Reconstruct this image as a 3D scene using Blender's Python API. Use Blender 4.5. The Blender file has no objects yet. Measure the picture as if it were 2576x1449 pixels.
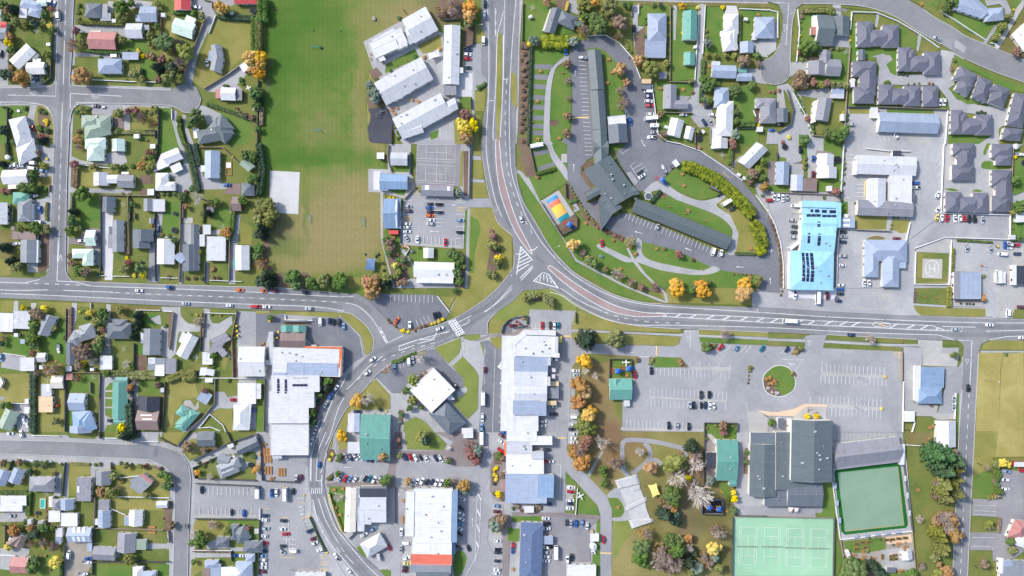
DATA = r"""
T g
Z around the town
G gv 596,790 750,790 850,784 930,800 950,880 1000,880 1200,840 1330,775 1450,790 1450,828 1440,1300 1560,1330 1560,1460 650,1460 650,1215 600,1180
G gv 1930,480 2600,480 2600,810 1930,780
G gv 2110,270 2385,275 2385,480 2110,490
G as 1540,880 1760,828 2272,868 2272,1110 2120,1290 1880,1290 1790,1090 1540,1090
G dr 660,0 930,0 970,720 690,720
G pk 1540,1080 1790,1080 1870,1290 1850,1449 1540,1449
T 0 0
Z in the top corner gardens
G as 0,60 20,60 10,300 90,420 80,840 0,840
G co 0,820 80,820 80,870 0,870
G co 300,740 415,740 415,870 310,870
G lw 160,290 505,290 500,540 400,540 260,440 150,430
G so 80,440 150,560 130,800 80,800
G lw 420,850 560,830 560,600 500,600 500,780
B house|b|w h 205 0 420 95 14; h 285 70 415 170 14; f 195 80 270 180 5 :s; g 370 0 470 60 0 :G
B house|r|w g -60 220 70 280; g -60 280 65 390 0 :g
B house|s|w M 265 435 90 605 190 700 :s; f 305 525 385 590 30 :d; G 270 630 450 625 450 745 :w; f 330 590 410 640 0 :k
B shed|w|w f 465 430 505 460
B shed|w|w f -40 100 12 150 0 :T
C 520,15,10,w 330,795,90,w 372,780,90,d 590,165,88,wv 510,45,0,b 5,540,90,k
t o 215,770,85 60,95,45 90,365,50
t r 520,90,38 45,340,35
t d 120,80,55 40,740,55 350,235,50
t y 500,260,38 80,425,42 475,85,20
t l 440,220,40 470,540,55 150,215,45 250,240,45
t g 70,190,40 20,50,60 450,150,45 530,300,35 100,500,40
s g 100,560,25 95,620,28 95,680,25 300,270,28 490,330,22 160,500,20 205,500,20 460,700,25
s o 225,715,28 110,680,30 230,850,35 260,840,30
h g 22 2 510,330 505,560
f d 510,330 508,780 440,835 415,830
O pots 440,790,0
O clothes 370,310,0
Z beside the cul-de-sac
G dr 1640,190 1760,150 1760,400 1700,620 1640,560
G dr 2170,170 2540,210 2520,520 2240,760 2060,900 1950,830 1970,700 2080,420
G gv 730,250 900,260 1120,240 1280,245 1285,310 1460,320 1310,400 1250,400 1180,320 920,330 740,330
G as 740,530 1100,540 1160,570 1150,600 1010,600 990,570 740,570
G gv 1150,0 1360,0 1540,20 1520,60 1300,90 1250,60 1270,20
G as 1950,0 2110,0 2140,90 2170,150 2000,520 1930,860 1830,860 1930,560 2010,300 2060,150 1980,90 1930,60
G co 1085,10 1140,10 1140,130 1085,130
G gb 1290,400 1500,400 1500,510 1200,510
G lw 790,580 990,580 1010,740 1230,760 1360,650 1360,800 930,800
G gb 1430,600 1560,600 1560,790 1420,780
G dr 1370,650 1410,650 1405,870 1375,870
G as 2110,0 2360,0 2360,40 2220,150 2160,100 2130,80
G lw 2300,60 2576,60 2576,170 2210,150
G gv 2060,900 2400,660 2480,740 2430,820 2380,850 2440,900 2440,960 2100,920
G so 1740,380 1800,400 1760,560 1740,560
P rw 1607,975 1635,978 1635,1050 1605,1050
P rw 1870,1055 1890,1058 1888,1082 1868,1080
P rw 1872,1105 1897,1108 1897,1140 1874,1138
B house|d|w H 860 30 1025 35 1015 180 :d; f 1025 40 1080 170 0 :g; f 1010 130 1115 210 0 :g
B house|b|w g 1410 65 1580 220; f 1365 150 1420 215
B house|s|w g 1270 235 1435 385 ; f 1430 250 1500 300 0 :l
B house|p|n g 895 320 1170 495 2; f 905 308 1015 330 0 :k
B house|r|w g/ 1755 -60 1920 105
B house|n|w G 1765 175 1970 245 1930 395 :G; F 1880 150 1975 190 1950 245 :w; G 1760 178 1955 250 1915 320 :n
B house|b|w h 990 590 1225 740; f 985 600 1030 680
B carport|b|w f 1230 525 1392 600
B house|g|w G 2120 455 2225 450 2250 600 :g; G 2250 590 2220 740 2110 700 :g; f 2100 510 2140 610 5 :b
B house|r|w g 2360 -40 2640 40
B shed|w|w F 2405 660 2465 620 2510 690
B house|w|n g 2225 880 2375 1010 2 :w; f 2375 895 2435 1010 0 :l; f 2170 900 2225 990 0 :p
B shed|w|w f 1125 190 1165 225
B shed|w|w f 1620 130 1660 170
B shed|w|w f 2315 115 2348 148
C 1980,70,5,w 1160,565,0,wv 2083,630,88,s
O tramp 2545,108,32
O whitetable 2500,885,0
t g 1650,420,95 1215,75,80 1320,30,40 800,60,38 1940,130,35 1580,270,40
t l 1215,175,60 1860,520,95 1230,400,45 1505,350,45 1500,440,30
t o 815,755,105 745,450,75
t l 830,430,42 1340,740,50 1425,800,40
t Y 2230,75,75 2520,570,75 2545,700,60
t r 765,310,42 1630,600,50 1810,640,80
t d 1610,690,75 1720,700,70 1830,430,30
t l 1700,760,80 1790,790,60 1590,40,40 2030,160,40
t n 1530,560,40 1600,800,40
s o 1480,560,30 1520,590,28 1260,40,20
s y 2030,215,14 1390,520,30 1385,500,20 1430,560,30
s l 920,225,22 1010,235,22 1105,240,25 780,120,30 780,190,28 1500,255,15
s g 1820,45,30 1520,670,25 2420,800,30 2440,840,25 2270,865,35 740,680,30 1265,805,22 1010,580,25
h l 30 2.2 790,220 880,230 1170,240 1250,235
h g 35 2 880,500 1000,520 1230,525 1290,510
h d 55 2.4 2200,160 2560,185
h g 80 4 2560,180 2565,520
h o 30 2 1720,650 1700,700
h g 30 1.8 2080,1045 2350,1130 2480,1190
h g 30 2 1740,125 1920,125
h d 28 2 1420,690 1425,790
f w 920,800 1365,822
f w 1420,818 1600,828
f t 1610,120 1615,340
f t 2060,190 2000,340 1890,620 1840,780
f t 2050,890 2300,740 2460,620
f w 2170,150 2100,330
f t 2040,-10 2130,10 2130,75
Z below the cul-de-sac
G co 1225,1060 1305,1060 1310,1310 1250,1310 1245,1150
G as 890,1040 1230,1060 1220,1100 1140,1110 1130,1160 930,1150
G dr 1310,1070 1580,1080 1590,1300 1430,1310 1330,1300
G lw 1310,1150 1400,1150 1410,1240 1320,1240
G gb 1600,1085 1725,1095 1730,1200 1800,1449 1590,1449
G gv 1720,1100 1780,1120 1770,1200 1850,1449 1790,1449 1730,1220
G gv 1830,1150 1870,1160 1880,1260 1950,1449 1890,1449
G gb 2180,1110 2540,1230 2500,1449 2250,1449 2360,1290
G gv 2000,1060 2060,1065 2230,1150 2090,1260 2060,1180 1990,1115
G gb 100,1060 300,1060 280,1150 130,1180
G dr 350,1060 480,1060 540,1160 540,1449 370,1449 340,1180
G so 390,1060 500,1150 500,1449 400,1400 380,1180
G gv 305,1060 370,1060 345,1180 370,1449 300,1449 280,1180
G gb 0,1080 70,1080 60,1449 0,1449
G lw 750,1060 880,1060 900,1150 820,1160 740,1300
G pv 1130,1180 1250,1190 1250,1290 1160,1280
B house|S|w h 820 1160 1005 1290 0; H 850 1250 1115 1180 1115 1350 ; h 945 1160 1115 1345; c 970 1170
B house|s|w H 85 1205 255 1165 340 1449 
B house|n5|g H 2100 1270 2230 1150 2360 1290; h 1985 1290 2250 1430 -10; h 2100 1240 2340 1390 40; f 1945 1290 2005 1390 -8 :w; k 2120 1270 2160 1310
B shed|g|w F 2245 1165 2165 1215 2215 1260 :d
B house|w|w h 855 1385 1065 1500 0 :G
B garage|G|w g/ 1125 1405 1250 1500
B shed|w|w f 1345 1350 1400 1392
B shed|w|w f 2545 1065 2600 1110
C 960,1065,3,d 330,1290,75,r 
O trailer 1040,1075,0 185,1115,15,w
O slide 1290,1320,20
t r 1430,1190,65 1290,1120,40 1360,1110,40
t g 1950,1180,85 1920,1240,60 770,1130,30
t l 1545,1115,55 830,1095,32 1190,1140,50
t g 2555,940,70 1800,1200,35
t d 30,1310,50 410,1410,45
t o 1560,1240,25 780,1400,45
t r 410,1375,35
s y 460,1220,32 465,1255,20 1800,1290,22
s g 400,1110,35 440,1130,30 390,1290,45 470,1310,40 1815,1340,30 1830,1400,30 860,1340,30 1185,1320,45
s l 1110,1320,30 1140,1290,28 2390,1120,28 1475,1410,18 740,1420,25
s n 2400,1140,35 2460,1160,40 2530,1180,40 2380,1100,25 790,1320,30 850,1320,25
s g 250,1090,28 100,1120,25 1470,1120,25 900,1090,20 130,1430,40
h g 40 2 1810,1200 1800,1300 1850,1449
h l 30 1.5 1150,1330 1560,1340
f d 1595,1085 1585,1449
f d 2080,1040 2350,1150 2576,1230
f d 1440,1310 1560,1310 1560,1390
f w 1725,1095 1728,1200
f d 0,1070 70,1075 65,1449
T 0 1
Z beyond the side street
G gv 380,0 540,60 540,200 450,190 410,150 380,80
G gv 380,260 520,260 520,340 400,350
G as 80,200 300,210 300,250 70,260
G dr 400,340 520,320 520,440 400,400
G ol 0,850 120,880 150,1060 260,1260 0,1320
G co 265,1200 380,1200 380,1290 280,1290
G gv 350,560 520,540 510,830 420,850 340,740
G gv 450,540 520,500 520,560 460,590
G so 380,900 500,900 500,1240 400,1310 380,1210 400,1100
G dr 0,1150 100,1200 110,1320 0,1330
G gb 0,480 120,490 120,600 70,620 0,580
B house|s|w H 160 40 340 -60 375 120; h 195 60 370 140 -8 :s
B house|w|w g 25 260 280 400 -3; f 80 390 200 450 -3 :k
B house|g|w h 175 550 320 780 0; h 130 485 290 605 0 :T; h 180 700 300 780 0 :w; f 290 600 335 780 0 :b; f 130 560 175 605 0 :w
B house|w|w g -50 590 75 810
B house|n|w f 120 880 360 960 2 :n; g 205 965 385 1195 1 :g; f 330 965 385 1195 1 :s
B shed|w|w f 290 170 345 205
B shed|n|w f 110 830 145 865
C 120,225,0,w 150,225,90,w 200,222,0,w 245,222,0,w 330,245,8,wv 435,268,5,l 400,660,88,b 385,785,3,wv
O boat 345,522,-5 165,1000,0
O tank 85,135,30
t y 470,150,20
t g 340,310,55 240,440,65 330,440,55 360,850,70
t d 30,1040,60 100,1180,60 20,200,40
t l 165,1235,60 430,220,45 460,860,50 200,850,40
t n 380,90,32
s g 400,440,35 415,1030,22 120,700,30 300,820,35 100,650,25 450,460,28
s y 180,1090,15
s r 30,470,40 90,470,40
h d 30 2 60,0 70,100
h l 25 1.4 470,590 460,700 465,760
f t 495,410 490,480
f d 130,640 120,780
f t 40,265 180,250
Z below the cul-de-sac
G lw 730,0 880,0 870,160 800,150 740,100
G gv 700,110 800,160 900,180 1040,180 1080,90 1250,80 1280,180 1210,220 1000,210 790,200 700,190
G lw 1250,0 1560,0 1560,270 1300,200
G dr 740,240 1130,250 1130,430 790,430 750,430
G so 720,240 785,240 780,430 725,430
G gv 700,435 1330,460 1320,505 1000,490 700,490
G so 1410,310 1540,312 1538,402 1410,400
G so 1405,455 1480,455 1480,515 1405,515
G gb 1620,0 1790,0 1800,30 1620,110
G gb 1630,130 1700,240 1740,290 1700,300 1600,300
G gv 1790,0 1840,0 1900,230 1950,470 1770,495 1770,380 1690,300 1840,230 1850,130
G gv 1890,0 1940,0 2010,210 2050,340 2210,350 2230,400 2400,400 2420,450 2010,460 1990,400 1940,180
G pv 2310,400 2420,400 2420,510 2240,500
G lw 1990,30 2230,30 2340,160 2220,220 2210,60 2050,70 2040,210 2010,180
B house|G|w h 875 -30 1050 170; h 855 -60 1065 50
B garage|G|w g/ 1125 -50 1255 75
B house|s|w g/ 940 285 1085 420; g 1080 310 1190 395 0 :w; g 1185 310 1345 440 2 :l
B house|w|w G 1625 105 1790 38 1845 145 ; f 1640 95 1790 150 -25 :g; F 1620 100 1780 35 1700 220 :w; f 1720 200 1830 280 -25 :w
B house|w|w h 1565 290 1695 465; h 1570 380 1765 470
B house|b|w g 2060 70 2210 345 1; f 2020 215 2060 280 0 :w
B shed|S|w G 2405 200 2475 145 2570 225
B house|d|w H 2430 390 2560 390 2560 520; f 2430 470 2520 520 0 :b
B shed|w|w f 1510 0 1562 45
B shed|w|w f 1482 452 1550 515
B garage|n|n g/ 2333 530 2430 675
B carport|w|w f 1222 280 1295 305
C 2280,410,0,b
O frame 2300,245,0
t r 740,205,50 1510,90,45
t o 800,30,45 1420,215,50 1450,140,28
t g 1530,130,40 2470,110,60 2545,130,60 2540,350,60 820,510,85
t l 1510,225,55 1150,225,45 930,225,35
t b 2010,545,85
s n 1870,480,25 1640,210,15
s y 2340,130,18
s g 1850,525,40 1100,215,28 1240,230,30 1330,225,30 1930,445,40 1760,500,40 1690,500,30
s l 1630,500,30 1580,510,25 1000,225,25 1230,500,20 1300,505,20
h d 50 2 1880,0 1960,300 1990,470
h d 40 2 1960,0 2000,210
h n 45 1.5 760,260 755,430
f d 1575,0 1565,560
f w 790,205 1130,245
f t 1000,512 1560,520
f t 2000,30 2230,30 2400,190
f d 1940,110 2000,210
Z above the main road
G gb 740,560 1010,510 1005,850 880,845 790,900 740,820
G cw 1025,690 1140,690 1130,1080 1140,1110 1130,1370 1055,1370 1030,1200 1020,900
G br 880,845 1005,850 1005,1050 880,1050 830,1010 690,1005 690,950 790,940 830,890
G lw 1150,530 1290,520 1280,780 1140,760
G lw 1350,550 1440,560 1450,680 1540,690 1500,850 1330,860 1330,650
G gb 1680,540 1810,540 1800,930 1730,900 1640,910 1620,850 1640,700
G lw 1850,600 2040,560 2040,790 1850,740
G gb 2130,640 2320,640 2290,880 2140,880
G gv 1590,690 1640,690 1620,900 1580,930 1560,880
G as 1500,980 1560,930 1580,1330 1590,1390 1490,1390 1500,1100
G gv 1580,930 1800,930 1570,960 1610,1390 1560,1390
G gv 1815,805 1925,805 1925,1020 1840,1040 1840,1405 1800,1405
G as 2340,680 2420,720 2390,1050 2370,1230 2370,1410 2300,1410 2300,1200 2340,900
G lw 1140,1110 1270,1120 1290,1330 1130,1330
G lw 1310,1060 1490,1100 1490,1340 1310,1330
G lw 1620,1220 1790,1240 1790,1340 1620,1340
G lw 1850,1280 2050,1280 2050,1370 1850,1370
G lw 2110,1190 2290,1180 2290,1370 2110,1370
G dr 2420,780 2540,830 2530,1010 2410,1000
G co 2060,1180 2100,1180 2100,1400 2060,1400
G co 1840,740 1940,740 1940,800 1840,800
G co 2130,870 2220,860 2210,910 2130,920
G lw 730,1240 990,1230 990,1330 800,1330
G as 960,870 1005,870 1000,1220 950,1210
B garage|d|w g 1030 530 1150 685 2
B house|g|w g 1130 765 1245 1085 ; f 1095 830 1140 910 0 :d; f 1088 910 1140 1050 0 :l
B house|G|w g/ 865 865 965 1025 
B house|G|w h 725 1055 935 1150; h 830 1055 940 1225
B house|d|w g/ 1340 860 1540 980; g 1335 860 1500 1050
B garage|g|w g 1445 550 1540 675; f 1538 555 1658 680 0 :s
B house|w|w g 1580 955 1755 1210 1
B house|l|w g 1920 810 2000 1275 0 :d; f 2040 812 2120 910 0 :s; f 2000 910 2060 1030 0 :s; G 1815 1085 1895 1150 1820 1205 :b; g 1840 1010 1990 1280 0 :d; f 1840 1015 1915 1278 0 :l
B house|s|w f 2080 930 2270 1175 1
B house|w|w g 2370 1020 2510 1270; f 2345 1160 2372 1260 0 :T
B shed|g|w g 1500 745 1545 800
B shed|l|w f 2080 630 2145 690
B shed|n|w f 1350 1300 1352 1302
C 820,973,0,w 1590,850,88,n
O tramp 1757,867,30
O tramp 1765,700,10
O clothes 1235,605,20 2240,835,20
t g 720,770,60 700,880,50 800,840,40 1330,600,30 1420,1240,65
t d 2090,690,45
t d 730,680,45
t o 2150,600,40 1870,630,30 2280,890,50
t n 700,1130,35 715,1200,40 860,1290,55
t g 800,1290,60 760,1250,40 1760,970,40 1820,530,40
t l 1250,1250,50 1285,830,22 2010,1090,30
t y 1275,1150,28 1440,1325,32 1350,1320,28
t r 1290,1190,35
t g 2440,570,50 2180,580,45 2290,940,35
t l 2130,600,40
s y 1025,1290,16
s g 970,1305,24 1780,1050,25 1780,1090,25 2030,1350,30 2040,700,35 1620,930,25 1700,925,25
s n 1880,1350,25 1960,1350,25 2140,1350,28 2200,1350,25 1700,1340,25
s o 1525,825,18 1632,908,20 2250,920,30 2140,1260,35
h d 35 1.6 1300,560 1295,760
h g 50 2.2 2340,690 2320,920
h n 30 1.5 1270,1040 1290,1110 
h g 22 1.5 2050,600 2040,790
f d 1012,520 1010,1200 1000,1330
f t 1285,520 1290,1080
f d 1555,700 1560,1380
f t 1815,560 1800,1390
f t 2320,540 2310,900 2300,1380
f d 2065,1180 2055,1400
f w 1130,1330 1300,1332
f w 1610,1345 1790,1350
f w 2110,1370 2430,1385
f w 1000,1325 1050,1325
f t 720,520 715,690
f t 1840,600 1835,740
f t 1300,690 1300,755
f t 1350,690 1350,755
T 0 2
Z below the main road
G dr 0,125 140,130 135,240 0,240
G lw 190,135 310,135 300,220 190,220
G co 140,130 185,130 185,230 135,230
G co 310,150 370,150 360,200 310,230
G dr 370,135 730,150 720,200 670,260 660,320 600,250 480,250 400,240
G gv 725,150 775,150 770,300 750,400 790,500 720,560 690,540 720,350
G dr 780,155 900,155 900,190 780,190
G lw 920,160 1065,165 1065,220 920,210
G gv 1070,160 1115,170 1110,310 1185,300 1180,330 1110,340 1080,350 1100,500 1120,660 1000,700 1050,600
G ol 1120,170 1620,190 1620,215 1300,215 1280,310 1180,300 1120,290
G gb 1400,260 1620,250 1520,300 1560,350 1610,380 1420,385
G gv 1625,190 1815,190 1820,280 1870,340 1960,370 2030,380 2020,440 1800,440 1780,540 1770,660 1690,740 1690,440 1730,240 1630,240
G as 1620,380 1700,400 1690,700 1600,680 1620,500
G gv 1510,310 1610,270 1625,370 1560,355
G lw 1815,195 2050,205 2040,280 1990,350 1900,360 1830,290
G gv 2050,205 2115,210 2110,300 2140,355 2200,355 2330,280 2340,360 2260,450 2110,520 2110,640 2040,640
G lw 2120,210 2375,220 2370,260 2300,280 2200,350 2130,340
G gb 370,470 660,300 670,540 650,760 400,700 
G gb 40,480 270,480 290,680 60,650
G gv 30,655 230,690 200,830 10,800
G gb 0,810 200,830 200,845 0,850
G lw 1120,530 1345,530 1340,850 1130,830
G gb 1370,570 1440,580 1435,680 1370,660
G so 1370,680 1460,680 1460,840 1370,820
G lw 1880,640 2010,540 2000,760 1800,830 1790,730
G lw 2110,580 2340,500 2340,900 2170,890
G dr 2230,700 2290,700 2270,820 2240,820
G as 2380,230 2576,240 2576,580 2410,560
G so 2350,600 2390,600 2395,900 2350,900
G gv 680,200 730,200 690,540 675,540
G so 1700,250 1745,250 1720,420 1710,600 1690,600
B house|s|w f 130 230 305 410 2 ; f 90 320 280 410 2 :w; f -60 250 130 440 2 :w
B house|g|w G 450 260 580 295 485 490
B house|g|w H 790 385 930 345 970 490 :g; H 740 430 900 385 960 500 :g; H 740 430 860 470 790 585 :g
B house|d|w h 1080 350 1318 512; h 1130 315 1270 420
B house|g|w g 1440 410 1610 672 2; f 1415 440 1445 555 0 :s
B house|w|w G 1890 440 1998 505 1880 725 :w; F 1835 435 1900 480 1860 580 :w
B house|s|w F 2110 520 2265 450 2325 520 :l; F 2140 560 2300 470 2220 620 :l; F 2190 640 2240 600 2290 660 :l
B house|s|w f 1490 700 1565 765 0; f 1485 765 1550 825 0 :g; f 1565 705 1660 775 0 :g; f 1555 770 1655 885 1 :w; f 1660 710 1770 865 0 :l
B garage|w|w f 1005 680 1128 820
B shed|d|w g 665 550 770 775 0; f 665 600 740 700 0 :s
B garage|s|w g/ 375 652 462 745
B garage|w|w f 200 698 345 835
B shed|w|w f 140 455 180 490
B shed|b|w f 205 515 250 560
B house|w|w f 2035 645 2110 770; f 2080 710 2138 770
B shed|w|w F 2020 800 2085 800 2070 880; f 2070 815 2155 880 10 :s
B shed|p|w f 665 863 728 925
B shed|s|w f 662 785 720 838
B shed|w|w f 905 805 942 835
B garage|k|w g/ 522 880 640 1010
B shed|w|w f 395 778 430 818
C 1400,25,3,w 1720,2,2,n 1870,155,2,s 2310,175,2,w 2555,185,2,r 2415,20,3,o
O boat 590,610,85
C 10,700,90,l 1980,848,0,n
O clothes 1245,610,30 2305,690,20 480,920,10 1975,700,10
t n 370,260,65
t y 445,200,38 232,198,30 900,250,32
t g 340,370,60 340,430,55 320,520,55 340,580,50 1030,250,55 1030,320,50
t d 1380,280,50 1380,350,45 1340,490,45 1385,410,40 940,600,1
t g 990,590,65 960,640,50
t n 830,650,90 960,545,40 790,780,50
t o 545,800,90 490,850,40 45,505,35
t y 820,770,40
t b 945,740,55 1270,770,45
t r 1030,425,35 325,660,35 920,580,30
t l 960,340,45 1000,510,45 1210,225,45 1430,430,30 2070,360,1
t p 2000,340,55 380,855,35
t l 540,400,35 1000,410,30
t g 2145,680,36 2150,790,28 1070,860,40
t d 20,560,30 300,500,30
s y 1980,270,18 800,240,18
s o 2220,273,16 1450,275,20
s g 660,320,20 640,500,25 840,240,20 1000,595,12 880,810,25 1660,380,25 1925,265,12 2130,270,18 1410,250,25 2370,400,25 2360,500,25 2350,290,25
s o 2370,340,20 2370,440,20
h l 70 3 1690,920 1830,860
h l 90 3.5 1850,890 1940,880
h l 60 2.5 1110,860 1290,855
h l 75 2.5 1290,880 1440,880 1560,890
h g 35 2.2 1320,760 1330,830
h n 35 1.5 705,200 700,540
h n 40 1.4 2040,250 2030,480
h d 25 1.4 850,305 890,295
f w 1365,220 1610,225
f w 910,150 910,200
f w 1650,230 1730,240
f d 665,210 660,560
f t 1745,250 1700,620
f d 1345,560 1340,840
f w 2050,250 2380,260
f t 2380,230 2330,500 2340,900
f t 670,850 1000,855
f w 2000,905 2576,910
f d 2035,250 2010,640
f t 1000,870 1000,1449
f w 30,655 260,690
f t 1470,680 1470,790
O bins 2385,380,88 2390,430,88 2395,480,88
Z above the road bend
G dr 10,870 300,860 295,1150 0,1150
G dr 380,870 640,880 650,1449 360,1449
G gb 670,880 1000,870 990,1100 910,1110 900,1045 740,1040 700,1050
G lw 910,1100 1000,1100 980,1400 930,1320
G gb 670,1050 700,1050 690,1230 730,1280 720,1449 670,1449
G gv 1010,870 1170,870 1165,930 1100,960 1060,1020 1060,1280 1130,1320 1130,1360 1060,1449 1010,1449
G gb 1065,1000 1100,965 1135,950 1135,1300 1065,1260
G co 1060,1030 1135,1030 1135,1045 1060,1045
G co 1060,1100 1135,1100 1135,1115 1060,1115
G co 1060,1195 1135,1195 1135,1210 1060,1210
G gb 1075,1380 1180,1370 1260,1449 1050,1449
G gb 1360,920 1640,920 1600,1090 1380,1080
G dr 1680,930 1960,920 2000,1100 1850,1130 1760,1250 1740,1390 1650,1449 1640,1200
G lw 1960,910 2150,920 2150,1150 2060,1240 2000,1230 2010,1080
G lw 2170,920 2400,920 2380,1080 2280,1090 2240,1050 2170,1030
G gv 2170,1040 2260,1050 2290,1100 2390,1080 2400,1200 2310,1215 2200,1210 2130,1250 2100,1300 2000,1410 1880,1449 1830,1449 2020,1320 2130,1220 2150,1160
G dr 2130,1270 2200,1215 2340,1220 2340,1400 2576,1420 2576,1449 2290,1449 2250,1380 2200,1330
G lw 2000,1410 2100,1290 2240,1390 2250,1449 2150,1449
G co 1860,1130 1920,1130 1960,1200 2000,1130 2000,1210 1960,1240 1840,1180
G as 1340,930 1390,960 1380,1449 1330,1449
G gv 130,1160 300,1160 290,1449 180,1449
G as 0,1090 40,1090 40,1130 0,1130
B house|S|w G 60 1205 190 1260 105 1440
B house|t|w f 390 1090 530 1250; f 415 965 518 1088 0 :s; k 470 970 500 1045
B house|B|w g/ 697 1060 860 1235 2 :b; h 730 1240 905 1449 -4; h 790 1260 950 1449 -20
B house|T|w g 1130 945 1285 1320 1; g 1160 895 1285 960; g 1145 1315 1265 1375
B house|c|n g/ 1395 1090 1605 1235 2; g 1380 1230 1600 1430 2 :n; k 1415 1275 1525 1285; k 1430 1315 1530 1325
B house|T|w H 1765 1250 1830 1180 1930 1260; H 1920 1220 2015 1260 1850 1445 ; h 1770 1280 1960 1390 -48; h 1790 1190 1890 1300 30
B shed|b|w f 2000 1040 2115 1155 32
B house|w|w f 2390 955 2576 1165; h 2350 1170 2510 1430; 
B house|w|w F 2360 1160 2530 1160 2510 1430
B shed|w|w f 250 1115 290 1160
B shed|w|w f 245 1200 300 1260
B shed|w|w f 2063 910 2140 950
B shed|s|w f 1615 1005 1650 1050
B shed|k|w F -40 960 0 890 35 950
C 1115,1335,0,d 2350,1125,0,r 560,1183,0,o 2545,1230,0,b
O boat 240,1320,80 275,1360,85
O clothes 935,895,30
t l 555,1340,45 645,960,1
t b 1315,1090,35
t o 1310,1000,40 780,900,45 2090,1040,35
t y 1225,1410,50
t r 1580,980,35 1290,1020,30 2060,1030,35
t g 90,1180,40 30,1180,35 640,955,18
t p 1370,940,45
s y 1320,985,28 1310,1200,25
s g 2295,930,30 1110,770,1 1320,1130,25
h d 60 2.5 325,850 325,1449
h d 40 2 1310,930 1320,1449
h d 70 4 1290,1180 1300,1449
f w 0,1158 295,1165
f d 655,850 650,1449
f d 1005,890 1000,1110 990,1449
f d 1660,950 1630,1449
f t 2160,910 2155,1160 2040,1300 1890,1449
f w 2000,1410 2110,1270 2240,1380 2270,1449
f w 2000,1410 2120,1400 2215,1440
f t 905,950 905,1060
f t 1610,950 1610,1060
T 0 3
Z above the road bend
G gv 1370,0 1600,0 1590,95 1400,95
G lw 330,0 600,0 600,40 330,35
G gv 0,30 240,30 240,60 0,60
G lw 650,0 980,0 960,70 700,60
G lw 1060,0 1200,0 1200,60 1060,60
G dr 1650,0 1870,0 1780,130 1650,90
G co 1600,0 1640,0 1620,60
G gv 1760,150 1950,0 2020,40 1880,140 1830,200
G dr 1900,80 2000,60 2010,150 2150,150 2050,220 1900,280
G lw 2150,0 2300,0 2320,110 2170,180
G lw 2310,0 2576,0 2576,20 2330,110
G gv 1900,300 2300,110 2370,150 2400,210 2170,250 2000,340 1930,360
B house|b|w g/ 700 -60 920 8
B house|d|w G 1985 0 2150 0 2155 145
B house|d|g G 2370 140 2576 40 2610 140
B shed|w|w f 2290 120 2350 160 -20
C 100,15,5,w 215,20,70,w 1390,25,85,k
t l 1210,20,55
t d 1265,40,70
t n 1880,155,62 1990,230,1 2050,190,40
t r 1660,97,14
h n 40 2 2100,150 2180,160
f w 320,35 600,42
f w 1060,62 1180,64
f d 1610,60 1780,150 1900,0
f d 1930,290 2300,110 2576,20
f d 2280,0 2330,110
f d 1000,0 1000,70
f w 1400,95 1590,100
Z below the road bend
G lw 330,330 580,300 560,400 450,420 340,420
G dr 690,300 910,310 910,430 790,440 770,640 680,640
G gv 640,280 690,290 690,660 640,670
G gv 930,290 1110,300 1110,380 960,380 960,500 920,640 910,320
G gv 1010,300 1110,320 1110,380 1000,370
G dr 1130,330 1560,330 1700,420 1710,660 1500,650 1220,640 1180,560 1290,480
G so 1480,340 1600,350 1640,400 1560,370
G lw 0,560 280,560 280,600 0,600
G gv 0,820 270,770 270,900 0,905
G lw 310,620 530,610 520,800 430,800 350,830 310,830
G lw 770,720 940,700 940,940 800,940 790,820
G dr 960,760 1270,840 1250,940 1110,960 1110,700 1100,680 1660,680 1670,900 1500,930 1450,800 1290,800
G lw 960,985 1180,990 1170,1120 1110,1140 980,1140
G lw 1370,1000 1650,1010 1710,1110 1490,1130 1470,1110 1370,1080
G gv 1470,1120 1720,1125 1720,1170 1480,1180
G lw 1200,1200 1700,1180 1700,1310 1200,1300
G gb 950,1320 1330,1350 1320,1449 940,1449
G gb 1570,1330 1700,1330 1700,1449 1570,1449
G gb 370,1230 630,1240 640,1449 370,1449
G lw 360,1040 610,1100 610,1250 360,1190
G dt 640,1120 920,1130 930,1320 870,1449 650,1449
G dt 660,1110 1000,1115 910,1160 660,1160
G gv 0,1170 300,1170 290,1240 120,1290 100,1390 0,1380
G lw 0,960 250,960 200,1140 130,1120 60,1100 0,1140
G so 1650,690 1740,690 1720,1000 1660,990
G gv 540,420 620,420 610,650 540,640
G gv 1150,1150 1210,1200 1200,1260 1140,1260
G pv 2030,1340 2110,1340 2110,1449 2030,1449
B house|b|w G 0 370 110 400 50 545; G 140 355 255 390 195 530
B house|l|w h 295 450 545 600 1; h 330 455 470 560 0
B house|l|w f 770 455 915 695 1 ; f 775 545 800 610 0 :w
B garage|g|w g 965 390 1110 535
B house|g|w F 1415 440 1530 520 1415 625 :g; F 1300 480 1415 430 1490 530 :g; F 1440 415 1540 500 1510 520 :p
B house|w|w f 0 640 265 740 ; f -40 740 225 800 0
B house|s|w h 525 675 610 785 0 :l; g/ 608 672 740 785 0 :b; f 490 650 530 755 0 :k
B garage|w|w f 488 792 605 905
B garage|w|w f 612 815 780 950 1
B garage|l|w f 990 682 1098 780
B house|b|w g 985 785 1110 960 0; f 955 875 990 935 0 :w
B house|w|w g 1300 785 1435 945 2 ; f 1250 850 1300 940 0 :b; f 1290 820 1440 900 2 :w
B garage|s|w g 1575 695 1685 765
B house|l|w g 1180 1015 1365 1210 3 ; f 1355 1080 1470 1185 3 :S
B garage|l|w g 940 1155 1160 1290 3
B workshop|b|w g 680 960 920 1110 0; k 720 965 745 1108; k 770 965 795 1108; k 820 965 845 1108
B shed|s|w f 560 965 630 1055 0; f 560 1055 615 1130 0 :b
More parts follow.
